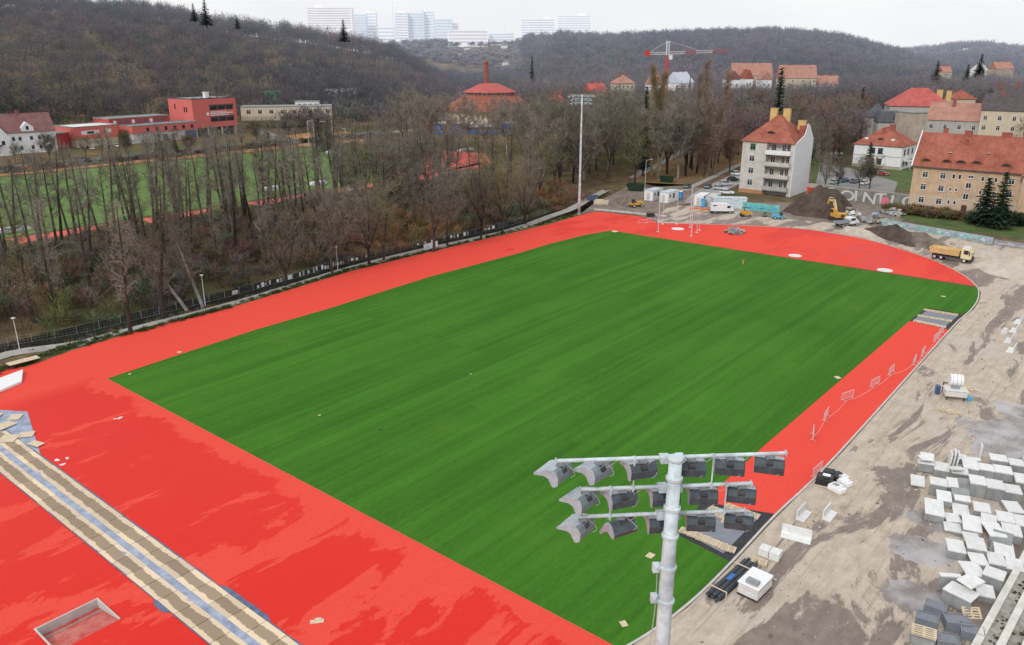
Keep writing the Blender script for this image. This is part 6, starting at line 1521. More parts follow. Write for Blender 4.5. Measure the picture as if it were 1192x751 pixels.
def splash_wall(name, label, pa, pb, h, base, cols, seed, cat='wall', z0=-.2):
    a, c = P(*pa), P(*pb); L_ = math.dist(a[:2], c[:2]); root = empty(name, a, dirv(a, c), label, cat); rr = random.Random(seed)
    b = MB(); b.box(0, L_, 0, .2, z0, h); b.build('wall', base, root)
    for k in range(int(L_*2.6)):
        x = rr.uniform(0, L_-1.5); z = rr.uniform(.1, h*.4); w_, hh = rr.uniform(.4, 1.6), rr.uniform(.3, h*.55); n = 7
        poly = [(x+w_/2+w_/2*math.cos(6.28*i/n)*rr.uniform(.6, 1.1), min(h-.05, z+hh/2+hh/2*math.sin(6.28*i/n)*rr.uniform(.6, 1.1))) for i in range(n)]
        b = MB(); b.prism(poly, -.02-.002*k, -.003, lambda p, k_: (p[0], k_, p[1])); b.build('graffiti', rr.choice(cols), root)
mat('turquoise', (.16, .46, .42), .7, .2, .6); mat('violet', (.36, .34, .50), .7, .2, .6); mat('tealgrey', (.30, .42, .42), .8, .2, .6); mat('deep_blue', (.03, .22, .42), .7, .2)
splash_wall('hoarding', 'turquoise hoarding sprayed with blue bubble graffiti right of the containers', (858, 243), (907, 248.5), 2.0, 'turquoise', ['deep_blue', 'blue_light', 'turquoise'], 5, 'hoarding')
splash_wall('retaining_wall', 'low retaining wall with faded blue and green graffiti below the ochre tenement', (1026, 262), (1155, 284.5), 1.5, 'tealgrey', ['tealgrey', 'turquoise', 'violet', 'plaster_grey', 'block_window'], 8)
splash_wall('retaining_wall', 'right continuation of the graffiti wall sprayed violet grey near the picture edge', (1156, 285), (1215, 293), 1.2, 'concrete_side', ['violet', 'plaster_grey'], 9)

# heaps --------------------------------------------------------------------------
def heap(name, label, pts_px, H, m, seed=1, cat='heap', group=None, peak=(.5, .5), res=40, ridge=1.0):
    w_ = [P(*q) for q in pts_px]; cx = sum(p[0] for p in w_)/len(w_); cy = sum(p[1] for p in w_)/len(w_)
    rx = max(abs(p[0]-cx) for p in w_); ry = max(abs(p[1]-cy) for p in w_)
    rr = random.Random(seed); ph = [rr.uniform(0, 6.28) for _ in range(8)]
    vs = []; n = res
    for j in range(n+1):
        rad = j/n
        for k in range(n*2):
            a = math.pi*k/n; e = 1+.14*math.sin(2*a+ph[0])+.12*math.sin(3*a+ph[1])+.06*math.sin(7*a+ph[2])
            x, y = rx*rad*e*math.cos(a), ry*rad*e*math.sin(a)
            z = H*(1-rad)**.9*(1+.14*math.sin(x*1.1+ph[3])*math.sin(y*.9+ph[4])+.12*math.sin(x*.45+ph[5]+y*.3))
            z += .22*(1-rad)*math.sin(x*2.3+ph[6])*math.sin(y*2.1+ph[7])+rr.uniform(-.05, .05)*(j < n)
            vs.append((cx+x, cy+y, max(-.05, z) if j < n else -.06))
    fs = []
    for j in range(n):
        for k in range(2*n): fs.append((j*2*n+k, (j+1)*2*n+k, (j+1)*2*n+(k+1) % (2*n), j*2*n+(k+1) % (2*n)))
    b = MB(); b.add(vs, fs); o = b.build(name, m, None, smooth=True); tag(o, label, cat, group)
    o.data.transform(Matrix.Translation((-cx, -cy, 0))); o.location = (cx, cy, 0); return o
def debris(name, label, pts_px, H, m, seed=1, res=0):
    w_ = [P(*q) for q in pts_px]; cx = sum(p[0] for p in w_)/len(w_); cy = sum(p[1] for p in w_)/len(w_)
    rx = max(abs(p[0]-cx) for p in w_)*.9; ry = min(4.0, max(abs(p[1]-cy) for p in w_)*.8); rr = random.Random(seed); b = MB()
    for k in range(75):
        r_ = rr.random()**.7; a = rr.uniform(0, 6.28); x, y = rx*r_*math.cos(a), ry*r_*math.sin(a); z = H*(1-r_)*rr.uniform(.2, .95)
        q = (rr.uniform(.25, .9), rr.uniform(.1, .5), rr.uniform(.06, .35)); b.mi = rr.choice((0, 0, 1, 2, 3))
        b.box(-q[0], q[0], -q[1], q[1], -q[2], q[2], Matrix.Translation((x, y, z+.2)) @ Matrix.Rotation(rr.uniform(0, 6.28), 4, 'Z') @ Matrix.Rotation(rr.uniform(-.7, .7), 4, 'X') @ Matrix.Rotation(rr.uniform(-.5, .5), 4, 'Y'))
    b.mi = 3; b.lathe([(rx*.9, -.05), (rx*.5, H*.35), (0, H*.6)], 9)
    o = b.build(name, [m, 'concrete_dirty', 'film_blue', 'soil_brown'], None, loc=(cx, cy, .02)); return tag(o, label, 'heap')
heap('earth_heap', 'tall dark brown earth heap beside the tall loggia house', [(915, 248), (996, 248), (958, 242), (954, 253)], 8.2, 'soil_dark', 2)
heap('earth_heap', 'long brown earth bank along the track curve left of the dump truck', [(1006, 263), (1080, 286), (1045, 268), (1040, 284)], 2.4, 'soil_dark', 4)
heap('earth_heap', 'grey brown earth bank directly behind the dump truck', [(1040, 272), (1108, 292), (1085, 276), (1070, 290)], 2.3, 'soil_brown', 6)
heap('sand_heap', 'pale sand heap cut by the right picture edge', [(1152, 318), (1230, 318), (1190, 303), (1190, 335)], 3.0, 'sand_heap', 7)
heap('sand_heap', 'flat pale sand patch between dump truck and graffiti wall', [(1125, 292), (1165, 300), (1145, 290), (1145, 302)], 1.0, 'sand_heap', 8)
heap('sand_heap', 'low sandy mound in front of the small flatbed truck', [(985, 269), (1014, 272), (1000, 264), (1000, 275)], 1.0, 'sand_heap', 9)
heap('earth_heap', 'low brown earth heap left of the white cabins', [(716, 236), (746, 238), (730, 231), (732, 240)], 2.2, 'soil_brown', 10)
debris('debris_heap', 'whitish rubble and bags heap right of the excavator', [(981, 251), (1000, 253), (990, 246), (990, 256)], 2.6, 'stone_pale', 11, res=14)
debris('debris_heap', 'jumbled grey rubble with timber right of the whitish heap', [(1004, 258), (1030, 261), (1018, 250), (1018, 264)], 1.8, 'concrete_dirty', 12, res=14)
debris('debris_heap', 'small rubble pile under the right end of the graffiti wall', [(1028, 248), (1050, 251), (1038, 243), (1040, 254)], 1.6, 'concrete_dirty', 13, res=12)
p = P(853, 271); tarp = debris('covered_pile', 'grey and blue pile of bags and film lying on the far red sector', [(844, 271), (866, 272), (855, 269), (855, 273.5)], 1.1, 'lamp_shell_light', 15)
b = MB(); b.box(-.7, .5, -.4, .4, 0, .9); q = P(862, 272); o = b.build('cardboard_box', 'wood_pale', None, bevel=.03, loc=(q[0], q[1], .03)); tag(o, 'pale box leaning on the pile of bags on the far red sector', 'box')

# discs and other marks on the pitch ends --------------------------------------------
def disc(px_, r_, m, label, nm='throwing_circle', cat='circle'):
    p = P(*px_); b = MB(); b.lathe([(r_, 0), (r_, .05), (r_*.96, .07), (0, .07)], 28); o = b.build(nm, m, None, loc=(p[0], p[1], .05)); tag(o, label, cat)
disc((925.5, 298), 1.35, 'concrete_new', 'white round throwing circle on the boundary of far turf, left one')
disc((1030, 315), 1.45, 'concrete_new', 'white round throwing circle on the boundary of far turf, right one')
disc((789, 266.8), 1.5, 'concrete_new', 'white round throwing circle inside the tall net posts')
disc((715.5, 269.8), .75, 'wood_pale', 'small yellowish cover at the far left corner of the turf', 'manhole_cover', 'cover')
cage = empty('throwing_cage', P(788, 268), 0, 'tall slim grey posts of a throwing cage around the white circle', 'throwing cage')
c0 = P(788, 268)
for x, y, h, r_ in ((766, 270, 9.6, .09), (804.6, 275, 9.6, .12), (771.4, 261, 7.0, .06), (787.5, 261, 7.0, .06), (814, 268.5, 7.0, .06), (811, 271, 7.0, .06), (803, 265, 9.8, .10)):
    p = P(x, y); b = MB(); q = (p[0]-c0[0], p[1]-c0[1]); b.tube((*q, 0), (*q, h), r_, n=6); b.box(q[0]-.3, q[0]+.3, q[1]-.3, q[1]+.3, 0, .1); b.build('post', 'barrier_metal', cage)
b = MB()
for x, y in ((766, 270), (804.6, 275)):
    p = P(x, y); q = (p[0]-c0[0], p[1]-c0[1]); b.tube((*q, 9.5), (q[0]+1.0, q[1]+.8, 9.6), .06, n=5)
b.build('top_arm', 'barrier_metal', cage)
# covers and tiles lying on the turf
for i, (x, y, lb) in enumerate(((757, 647.5, 'square pale cover in the turf left of the near mast'), (726, 727, 'small pale cover in the turf corner near the bottom edge'), (209, 410.5, 'pale tile lying at the upper left turf edge'), (151, 436, 'tiny pale tile near the left turf corner'), (975, 440, 'small white plate at the turf edge by the run up strip'), (1098, 345.5, 'small white plate on the turf near the right corner'), (865, 308, 'yellow marker standing on the far turf'), (443, 501, 'small dark cap in the middle left of the turf'), (548, 436, 'small pale cap in the middle of the turf'), (372, 484, 'tiny straw coloured mark in the left part of the turf'))):
    p = P(x, y); s_ = (.36, .30, .30, .18, .40, .34, .12, .12, .10, .14)[i]; b = MB(); b.box(-s_, s_, -s_*.8, s_*.8, 0, .04 if i != 6 else .9)
    if i < 2: b.box(-s_*.6, s_*.6, -s_*.5, s_*.5, .04, .055)
    o = b.build('ground_cover', 'mat_dark' if i == 7 else ('yellow_paint' if i == 6 else 'wood_pale'), None, loc=(p[0], p[1], .05)); o.rotation_euler.z = A1+i; tag(o, lb, 'cover')
for i, (x, y, lb, s_) in enumerate(((134, 488, 'tiny white scrap left of the larger one on the wet apron', .18), (140, 487, 'largest white scrap in the middle of the wet apron', .32), (67, 536, 'pale offcut beside the board path on the apron, left', .3), (73, 541, 'second pale offcut beside the board path on the apron', .28), (78, 534, 'third pale offcut by the board path, upper one', .25), (369, 724, 'white tape strip on the apron at the bottom', .5))):
    p = P(x, y); b = MB(); b.box(-s_, s_, -s_*.4, s_*.4, 0, .05); b.box(-s_*.3, s_*.6, s_*.4, s_*.8, 0, .03); o = b.build('scrap', 'concrete_new' if i != 5 else 'wood_pale', None, loc=(p[0], p[1], .025)); o.rotation_euler.z = i*1.3; tag(o, lb, 'scrap')

# crowd barriers on the run-up -------------------------------------------------------
def barrier_proto():
    root = empty('crowd_barrier', (0, 0, 0)); 
    b = MB(); L_ = 2.2
    b.tube((-L_/2, 0, .2), (-L_/2, 0, 1.1), .032, n=6); b.tube((L_/2, 0, .2), (L_/2, 0, 1.1), .032, n=6); b.tube((-L_/2, 0, 1.1), (L_/2, 0, 1.1), .032, n=6); b.tube((-L_/2, 0, .25), (L_/2, 0, .25), .025, n=6)
    b.build('frame', 'barrier_metal', root)
    b = MB()
    for k in range(1, 14): x = -L_/2+L_*k/14; b.tube((x, 0, .25), (x, 0, 1.1), .011, n=4, cap=False)
    b.build('bars', 'barrier_metal', root)
    for x in (-.8, .8):
        b = MB(); b.tube((x, -.32, .03), (x, 0, .25), .022, n=5); b.tube((x, .32, .03), (x, 0, .25), .022, n=5); b.build('foot', 'barrier_metal', root)
    return root
bp0 = barrier_proto()
BL = [(946, 510, 60, 'nearest crowd barrier, standing almost end on above the lamp arms'), (961, 488, 48, 'second nearest crowd barrier on the red run up'), (986, 466, 22, 'crowd barrier with widest view, third from the near end'), (1018, 450, 30, 'fourth crowd barrier in the line, middle of the run up'), (1037, 436, 40, 'fifth crowd barrier in the line, behind the middle'), (1064, 424, 46, 'sixth crowd barrier in the line, close to the kerb'), (1074, 414, 44, 'seventh crowd barrier in the line, close to the kerb'), (1089, 397, 38, 'eighth crowd barrier, at the far end of the line'), (1095, 390, 38, 'farthest crowd barrier, touching the eighth one'), (748, 261, -8, 'left crowd barrier on the far red track left of the cage'), (758, 260, -6, 'right crowd barrier on the far red track left of the cage'), (951, 553, 48, 'crowd barrier lying by the kerb above the black wrapped stack')]
for i, (x, y, a, lb) in enumerate(BL):
    o = bp0 if i == 0 else copy_tree(bp0); p = P(x, y); o.location = (p[0], p[1], .04); o.rotation_euler = (0, 0, R(a)+(R(10) if i < 9 else 0))
    tag(o, lb, 'barrier', 'metal crowd barriers')
tape = empty('barrier_tape', P(965, 490), 0, 'thin white tape sagging from barrier to barrier', 'tape'); b = MB(); org = Vector(P(965, 490))
tp = [P(x, y, 1.0) for x, y, *_ in BL[:9]]
for a, c in zip(tp[:-1], tp[1:]):
    a, c = Vector(a), Vector(c); pr_ = a
    for k in range(1, 7):
        q = a.lerp(c, k/6); q.z = 1.05-.35*math.sin(math.pi*k/6); b.tube(pr_-org, q-org, .016, n=4, cap=False); pr_ = q
b.build('tape', 'barrier_metal', tape)

# the two grey court mats with pallets -----------------------------------------------
def court(name, label, quad, inner, m0='mat_dark', m1='mat_grey'):
    o = sheet(name, [P(*q) for q in quad], .05, m0, 'thing'); o['kind'] = 'thing'; tag(o, label, 'mat')
    o2 = sheet('grey_surface', [P(*q) for q in inner], .056, m1, 'thing'); del o2['kind']; o2.parent = o
court('rubber_mat', 'dark bordered grey mat laid at the near end of the run up strip', [(790.6, 624), (818, 584.5), (900, 598.5), (850, 654.5)], [(797, 621), (825, 590), (886, 600), (842, 645)])
court('rubber_mat', 'dark bordered grey mat laid at the far end of the run up strip', [(1059, 373.5), (1078, 358.8), (1120, 366.8), (1102.5, 383.2)], [(1063, 373), (1080, 361), (1115, 368), (1099, 381.5)])
def pallet_mb(L_=1.2, W=.8):
    b = MB()
    for k in range(5): y = -W/2+(W-.09)*k/4; b.box(-L_/2, L_/2, y, y+.09, .122, .144)
    for x in (-L_/2, -.07, L_/2-.145): b.box(x, x+.145, -W/2, W/2, .1, .12)
    for x in (-L_/2, -.07, L_/2-.145):
        for y in (-W/2, -.07, W/2-.14): b.box(x, x+.145, y, y+.14, .022, .1)
    for y in (-W/2, -.07, W/2-.14): b.box(-L_/2, L_/2, y, y+.14, 0, .021)
    return b
pal0 = pallet_mb().build('pallet', 'wood_pale', None); pal_used = False
def pallet(x, y, z, rz, label, group, sc=1.0):
    global pal_used
    o = pal0 if not pal_used else pal0.copy()
    if pal_used: COL.objects.link(o)
    pal_used = True; o.location = (x, y, z); o.rotation_euler.z = rz; o.scale = (sc,)*3; return tag(o, label, 'pallet', group)
def row(n, a, c, lab, grp, rot):
    for k in range(n):
        p = P(a[0]+(c[0]-a[0])*k/(n-1), a[1]+(c[1]-a[1])*k/(n-1)); pallet(p[0], p[1], .06, rot+(k % 3)*.05, lab[k] if isinstance(lab, list) else lab, grp)
ORD = ['leftmost', 'second', 'third', 'fourth', 'fifth', 'sixth', 'seventh', 'eighth', 'ninth', 'tenth', 'eleventh', 'twelfth']
row(6, (799, 620), (848, 640), [f'{ORD[k]} wooden pallet from the left in the lower row on the near grey mat' for k in range(6)], 'pallets on the near mat', A2+R(6))
row(3, (833, 595), (848, 609), [f'{ORD[k]} wooden pallet from the left in the upper row on the near grey mat' for k in range(3)], 'pallets on the near mat', A2)
row(3, (852, 592), (876, 601), [f'{ORD[k]} wooden pallet from the left beside the mat edge behind the lamps' for k in range(3)], 'pallets on the near mat', A2)
row(6, (1080, 362), (1110, 367), [f'{ORD[k]} small pallet from the left in the back row on the far mat' for k in range(6)], 'pallets on the far mat', A2)
row(6, (1073, 369), (1103, 374), [f'{ORD[k]} small pallet from the left in the middle row on the far mat' for k in range(6)], 'pallets on the far mat', A2)
row(5, (1068, 375), (1096, 381), [f'{ORD[k]} small pallet from the left in the front row on the far mat' for k in range(5)], 'pallets on the far mat', A2)

# pipes, wrapped stack, stone stack, L pieces by the kerb ------------------------------
pa_, pb_ = P(828, 698), P(874, 656)
pipes = empty('pipe_bundle', ((pa_[0]+pb_[0])/2, (pa_[1]+pb_[1])/2, .02), dirv(pa_, pb_), 'long bundle of dark plastic pipes strapped together beside the turf', 'pipe bundle', None)
LP = math.dist(pa_[:2], pb_[:2])/2+.2; rp = random.Random(2)
for j in range(3):
    for k in range(9-j):
        x0 = -LP+rp.uniform(0, .5); y = -.62+.15*k+.075*j; z = .09+.135*j
        b = MB(); b.tube((x0, y, z), (LP-rp.uniform(0, .6), y, z), .068, n=8); b.tube((x0-.005, y, z), (x0-.001, y, z), .05, n=8); b.build('pipe', 'lamp_shell' if (k+j) % 3 else 'black_plastic', pipes)
for x in (-LP*.68, LP*.5):
    b = MB(); b.box(x-.05, x+.05, -.78, .78, -.01, .02); b.box(x-.05, x+.05, -.80, -.74, 0, .52); b.box(x-.05, x+.05, .68, .74, 0, .52); b.box(x-.05, x+.05, -.80, .74, .52, .56); b.build('strap_frame', 'wood_pale', pipes)
b = MB(); b.box(-.7, .3, -.15, .18, .46, .475); b.build('blue_label', 'blue_paint', pipes)
p = P(896, 687); stk = empty('wrapped_pallet_stack', (P(875, 694)[0], P(875, 694)[1], .02), A1+R(-3), 'large stack of slabs wrapped in white film beside the pipe bundle', 'slab stack')
stk.location = (*P(878, 688)[:2], .02)
b = MB(); b.box(-1.25, 1.25, -.85, .85, .14, .62); b.box(-1.22, 1.22, -.83, .83, .63, 1.1); b.build('slab_layer', 'stone_pale', stk, bevel=.05)
b = MB(); b.box(-1.3, 1.3, -.9, .9, 1.1, 1.16); b.build('film_cover', 'white_plastic', stk, bevel=.03)
b = MB(); b.box(-1.25, 1.25, -.85, .85, 0, .13); b.build('pallet_base', 'dark_metal', stk)
b = MB(); b.box(-1.0, -.45, -.6, .35, 1.165, 1.42); b.box(-.98, -.47, -.58, .33, 1.43, 1.46); o = b.build('slab_bundle', 'concrete_side', stk)
stk2 = empty('slab_stack', (*P(896, 649)[:2], .02), A2+R(4), 'small strapped stack of white slabs between pipes and the long wall element', 'slab stack')
for j in range(3):
    for k in range(2):
        b = MB(); b.box(-.85+k*.87, -.02+k*.87, -.45, .45, .12+j*.24, .34+j*.24); b.build('slab', 'concrete_new', stk2, bevel=.02)
b = MB(); b.box(-.8, .8, -.4, .4, 0, .115); b.build('pallet_base', 'wood_pale', stk2)
p = P(883, 655); pallet(p[0], p[1], .02, A2, 'broken wooden pallet at the far end of the pipe bundle', None)
p = P(884, 656.5); o = pallet(p[0], p[1], .17, A2+.2, 'empty pallet lying on top of the broken one by the pipes', None)
def L_piece(px_, rz, Ln, h, foot, label, z=.02, m='concrete_new', th=.13, grp='white L shaped wall elements'):
    p = P(*px_); b = MB(); b.prism([(0, 0), (foot, 0), (foot, th*.9), (th*1.5, th*1.2), (th, th*2.2), (th*.9, h), (0, h)], -Ln/2, Ln/2, lambda q, k: (k, q[0], q[1]))
    o = b.build('wall_element', m, None, bevel=.015, loc=(p[0], p[1], z)); o.rotation_euler.z = rz; return fixn(tag(o, label, 'wall element', grp))
L_piece((927, 625), A2+R(12)+math.pi, 2.5, 1.0, .8, 'long white wall element standing nearest the slab stack, broad side visible')
L_piece((931, 600), A1+math.pi, 2.0, .95, .75, 'white L element between red strip and its twin, left of the reddish puddle')
L_piece((961, 600), A1+math.pi, 1.9, .95, .75, 'white L element right of the reddish puddle, below the wrapped bags')
for i, (x, y, a, lb) in enumerate(((1178, 398, 50, 'white L element in the far right group, upper one'), (1184, 386, 50, 'white L element in the far right group touching the picture edge'), (1181, 409, 50, 'white L element in the far right group, lowest one'), (1189, 376, 50, 'topmost white L element at the right picture edge'))):
    L_piece((x, y), R(a), 2.6, .9, .9, lb, grp='white elements at the right edge')
p = P(1169, 389); b = MB(); b.box(-.5, .5, -.4, .4, 0, .7); b.box(-.2, .3, -.3, .3, .7, .95); o = b.build('stone_block', 'stone_pale', None, bevel=.05, loc=(p[0], p[1], 0)); o.rotation_euler.z = .6; tag(o, 'small pale block left of the far right element group', 'block')
b = MB(); b.tube((0, 0, .05), (2.3, 0, .05), .04, n=5); p = P(936, 593); o = b.build('timber_batten', 'wood_raw', None, loc=(p[0], p[1], .02)); o.rotation_euler.z = dirv(P(936, 592), P(956, 600)); tag(o, 'thin timber batten lying between the two white L elements', 'timber')
b = MB(); b.tube((0, 0, .05), (.9, 0, .05), .04, n=5); p = P(931, 606); o = b.build('timber_batten', 'wood_raw', None, loc=(p[0], p[1], .02)); o.rotation_euler.z = dirv(P(931, 606), P(941, 610)); tag(o, 'short timber batten above the long white wall element', 'timber')
# wrapped materials
def wrapped(px_, rz, dims, m, label, nm='wrapped_bundle', cat='bundle', extra=None):
    p = P(*px_); root = empty(nm, (p[0], p[1], .02), rz, label, cat); a, c, h = dims
    b = MB(); b.box(-a, a, -c, c, .1, h); b.box(-a*.9, a*.5, -c*.8, c*.9, h, h*1.18); o = b.build('wrapping', m, root, bevel=.08)
    md = o.modifiers.new('sub', 'SUBSURF'); md.levels = 2; md.render_levels = 2; md.subdivision_type = 'SIMPLE'
    tx = bpy.data.textures.new('crumple', 'CLOUDS'); tx.noise_scale = .35; ds = o.modifiers.new('crumple', 'DISPLACE'); ds.texture = tx; ds.strength = .12; ds.mid_level = .5
    b = MB(); b.box(-a, a, -c, c, 0, .1); b.build('pallet_base', 'wood_pale', root)
    if extra: b = MB(); b.box(*extra[:6]); b.build('sheet', extra[6], root)
wrapped((959, 564), A2+R(10), (.75, .6, .85), 'black_plastic', 'black plastic wrapped bundle by the kerb, left', extra=(-.2, .5, -.2, .3, 1.03, 1.06, 'white_plastic'))
wrapped((966, 558), A2+R(10), (.7, .55, .8), 'black_plastic', 'black plastic wrapped bundle behind the left black one')
wrapped((974, 572), A2-R(20), (.75, .5, .55), 'white_plastic', 'low white wrapped bundle in front of the black bundles', extra=(-.4, .1, -.3, .2, .66, .70, 'galv_dark'))
wrapped((983, 565), A2-R(20), (.6, .5, .5), 'white_plastic', 'smaller white wrapped bundle right of the low white one')
wrapped((980, 557), A2-R(20), (.6, .35, .4), 'white_plastic', 'white and dark wrapped bags topmost of the bundles', extra=(-.55, 0, -.3, .1, .48, .55, 'black_plastic'))
# mixer station
p = P(1110, 462); mx = empty('mixing_station', (p[0], p[1], .02), R(-15), 'white tank above a pale square tub standing on tyre marks in the sandy yard', 'mixing station')
b = MB(); b.tube((-.65, .5, 2.0), (.75, .5, 2.0), .75, n=20); b.build('tank', 'white_plastic', mx, smooth=False)
b = MB()
for x in (-.4, .05, .5): b.tube((x-.03, .5, 2.0), (x+.03, .5, 2.0), .775, n=20)
b.build('tank_ring', 'concrete_kerb', mx)
b = MB(); b.box(-1.3, 1.1, -1.4, .1, .5, 1.25); b.box(-1.4, 1.2, -1.5, .2, 1.25, 1.33); b.build('tub', 'stone_pale', mx, bevel=.04)
b = MB(); b.box(-.6, .3, -.8, -.4, 1.34, 1.5); b.build('hatch', 'galv_dark', mx)
b = MB()
for x in (-1.1, .8):
    for y in (-1.2, 1.1): b.box(x, x+.12, y, y+.12, 0, 1.4 if y > 0 else .5)
b.box(-1.1, .92, 1.1, 1.2, 1.2, 1.32); b.build('stand', 'dark_metal', mx)
b = MB(); b.lathe([(.3, 0), (.35, .5), (.3, .55)], 10, (1.5, -.8, 0)); b.build('bucket', 'blue_light', mx)
b = MB(); b.box(-2.0, -1.5, .2, .9, .0, 1.1); b.build('generator', 'car_blue', mx, bevel=.05)
for i, (x, y, a) in enumerate(((1122, 451, 0), (1129, 454, .2), (1100, 478, .5), (1109, 481, .3))):
    q = P(x, y); pallet(q[0], q[1], .02, a-.3, ['grey pallet behind the white tank', 'second pallet right of the white tank', 'pallet in front of the pale tub, left', 'pallet in front of the pale tub, right'][i], 'pallets around the mixing station', 1.2)

# the pile of white concrete angles ------------------------------------------------------
def angle_mesh(W, L_, h, th=.12):
    """precast angle lying with its broad slab on top and its stem to the ground"""
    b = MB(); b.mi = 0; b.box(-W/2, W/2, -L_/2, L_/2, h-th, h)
    b.mi = 1; b.box(-W/2, W/2, -L_/2, -L_/2+th, 0, h-th-.001)  # stem in darker concrete, the shade of side faces painted in
    b.add([(-W/2+.02, -L_/2+th, h-th-.002), (W/2-.02, -L_/2+th, h-th-.002), (W/2-.02, -L_/2+th+.22, h-th-.002), (-W/2+.02, -L_/2+th+.22, h-th-.002), (-W/2+.02, -L_/2+th, h-th-.25), (W/2-.02, -L_/2+th, h-th-.25)], [(2, 3, 4, 5), (0, 4, 3), (1, 2, 5)])
    return b
ROWS = [
 ('back', [(1131, 541, 1.5, .55, 1.3, -2, 0), (1119, 534, 1.0, .9, .7, 8, 0), (1164, 536, 1.5, 1.2, .9, -14, 0), (1180, 541, 1.3, 1.2, 1.0, -16, 0)]),
 ('second', [(1081, 536, 1.2, .7, 1.5, -20, 3), (1095, 546, 1.3, 1.5, .95, -28, 0), (1132, 543, 1.3, 1.7, 1.3, -24, 0), (1149, 548, 1.3, 1.2, 1.2, -22, 0), (1166, 550, 1.5, 1.4, 1.1, -20, 0), (1184, 560, 1.3, 1.4, 1.0, -20, 6)]),
 ('third', [(1078, 543, 1.4, .8, 1.1, -12, -4), (1093, 566, 1.4, 1.2, 1.5, -22, 0), (1113, 552, 1.4, .9, 1.3, -16, 8), (1139, 565, 1.3, 1.5, 1.7, -18, 0), (1156, 569, 1.4, 1.5, 1.6, -18, 0), (1176, 573, 1.4, 1.4, 1.2, -16, 0)]),
 ('fourth', [(1068, 561, 1.2, 1.6, .25, -24, 4), (1119, 580, 1.3, 1.6, .9, -18, 0), (1178, 597, 1.3, 1.6, 1.2, 14, 0), (1106, 566, .9, 1.3, 1.2, -10, 10)]),
 ('fifth', [(1098, 594, 1.5, 2.9, .85, -26, 0), (1117, 596, 1.3, 1.7, .5, -22, 0), (1129, 612, 1.4, 2.7, .95, -28, 0), (1157, 621, 1.3, 1.8, 1.3, 18, 0), (1176, 620, 1.4, 1.6, 1.0, -24, 0)]),
 ('sixth', [(1112, 614, 1.3, 1.2, .35, -20, 0), (1118, 640, 1.3, 1.6, .95, -12, 0), (1142, 640, 1.4, 1.6, 1.3, -12, 0), (1168, 642, 1.4, 2.2, .8, -30, 0)]),
 ('seventh', [(1099, 583, 1.2, 1.4, .9, -20, 5), (1110, 604, 1.2, 1.2, .5, 12, 0), (1143, 596, 1.3, 1.4, 1.2, -24, 0), (1146, 609, 1.2, 1.5, .9, -40, 6), (1163, 604, 1.3, 1.5, 1.1, -22, 0), (1184, 606, 1.2, 1.6, 1.0, -20, 0)]),
 ('eighth', [(1130, 628, 1.2, 1.2, .7, -8, 0), (1154, 652, 1.2, 1.5, 1.0, -16, 0), (1140, 655, 1.2, 1.4, .9, 8, 0), (1168, 658, 1.2, 1.3, .8, -35, 5), (1146, 690, 1.2, 1.4, .7, -20, 0)]),
 ('front', [(1132, 664, 1.4, 1.6, 1.0, -8, 0), (1155, 672, 1.4, 1.2, 1.3, -40, 0), (1105, 676, 1.5, .35, 1.6, -8, 0), (1118, 694, 2.0, 1.3, 1.3, -52, 0)]),
]
BLK = []
for rn, items in ROWS:
    for k, (x, y, W, L_, h, a, tl_) in enumerate(items):
        W, L_, h = W*1.05, L_*(1.2 if L_ < 2 else 1.0), h*.85; a = -24+(a+24)*(.3 if rn != 'front' else 1)
        p = P(x, y, h*.6); BLK.append([p[0], p[1], W, L_, h, a, tl_, rn, k])
ca, sa_ = math.cos(R(-24)), math.sin(R(-24))
for it in range(60):          # shove blocks apart until none stands inside another
    for i in range(len(BLK)):
        for j in range(i+1, len(BLK)):
            A, B = BLK[i], BLK[j]; dx, dy = B[0]-A[0], B[1]-A[1]; u, v = dx*ca+dy*sa_, -dx*sa_+dy*ca
            ou = (A[2]+B[2])/2*1.03-abs(u); ov = (A[3]+B[3])/2*1.03-abs(v)
            if ou > 0 and ov > 0:
                if ou < ov: m_ = ou*.5*(1 if u >= 0 else -1); mx, my = m_*ca, m_*sa_
                else: m_ = ov*.5*(1 if v >= 0 else -1); mx, my = -m_*sa_, m_*ca
                A[0] -= mx*.5; A[1] -= my*.5; B[0] += mx*.5; B[1] += my*.5
for x, y, W, L_, h, a, tl_, rn, k in BLK:
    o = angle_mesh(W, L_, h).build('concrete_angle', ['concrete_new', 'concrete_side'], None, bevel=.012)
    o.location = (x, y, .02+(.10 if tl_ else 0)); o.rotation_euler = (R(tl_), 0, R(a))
    tag(o, f'white precast concrete angle, {ORD[k]} from the left in the {rn} row of the pile' if k else f'leftmost white precast concrete angle in the {rn} row of the pile', 'concrete angle', 'white concrete angles piled by the stand')
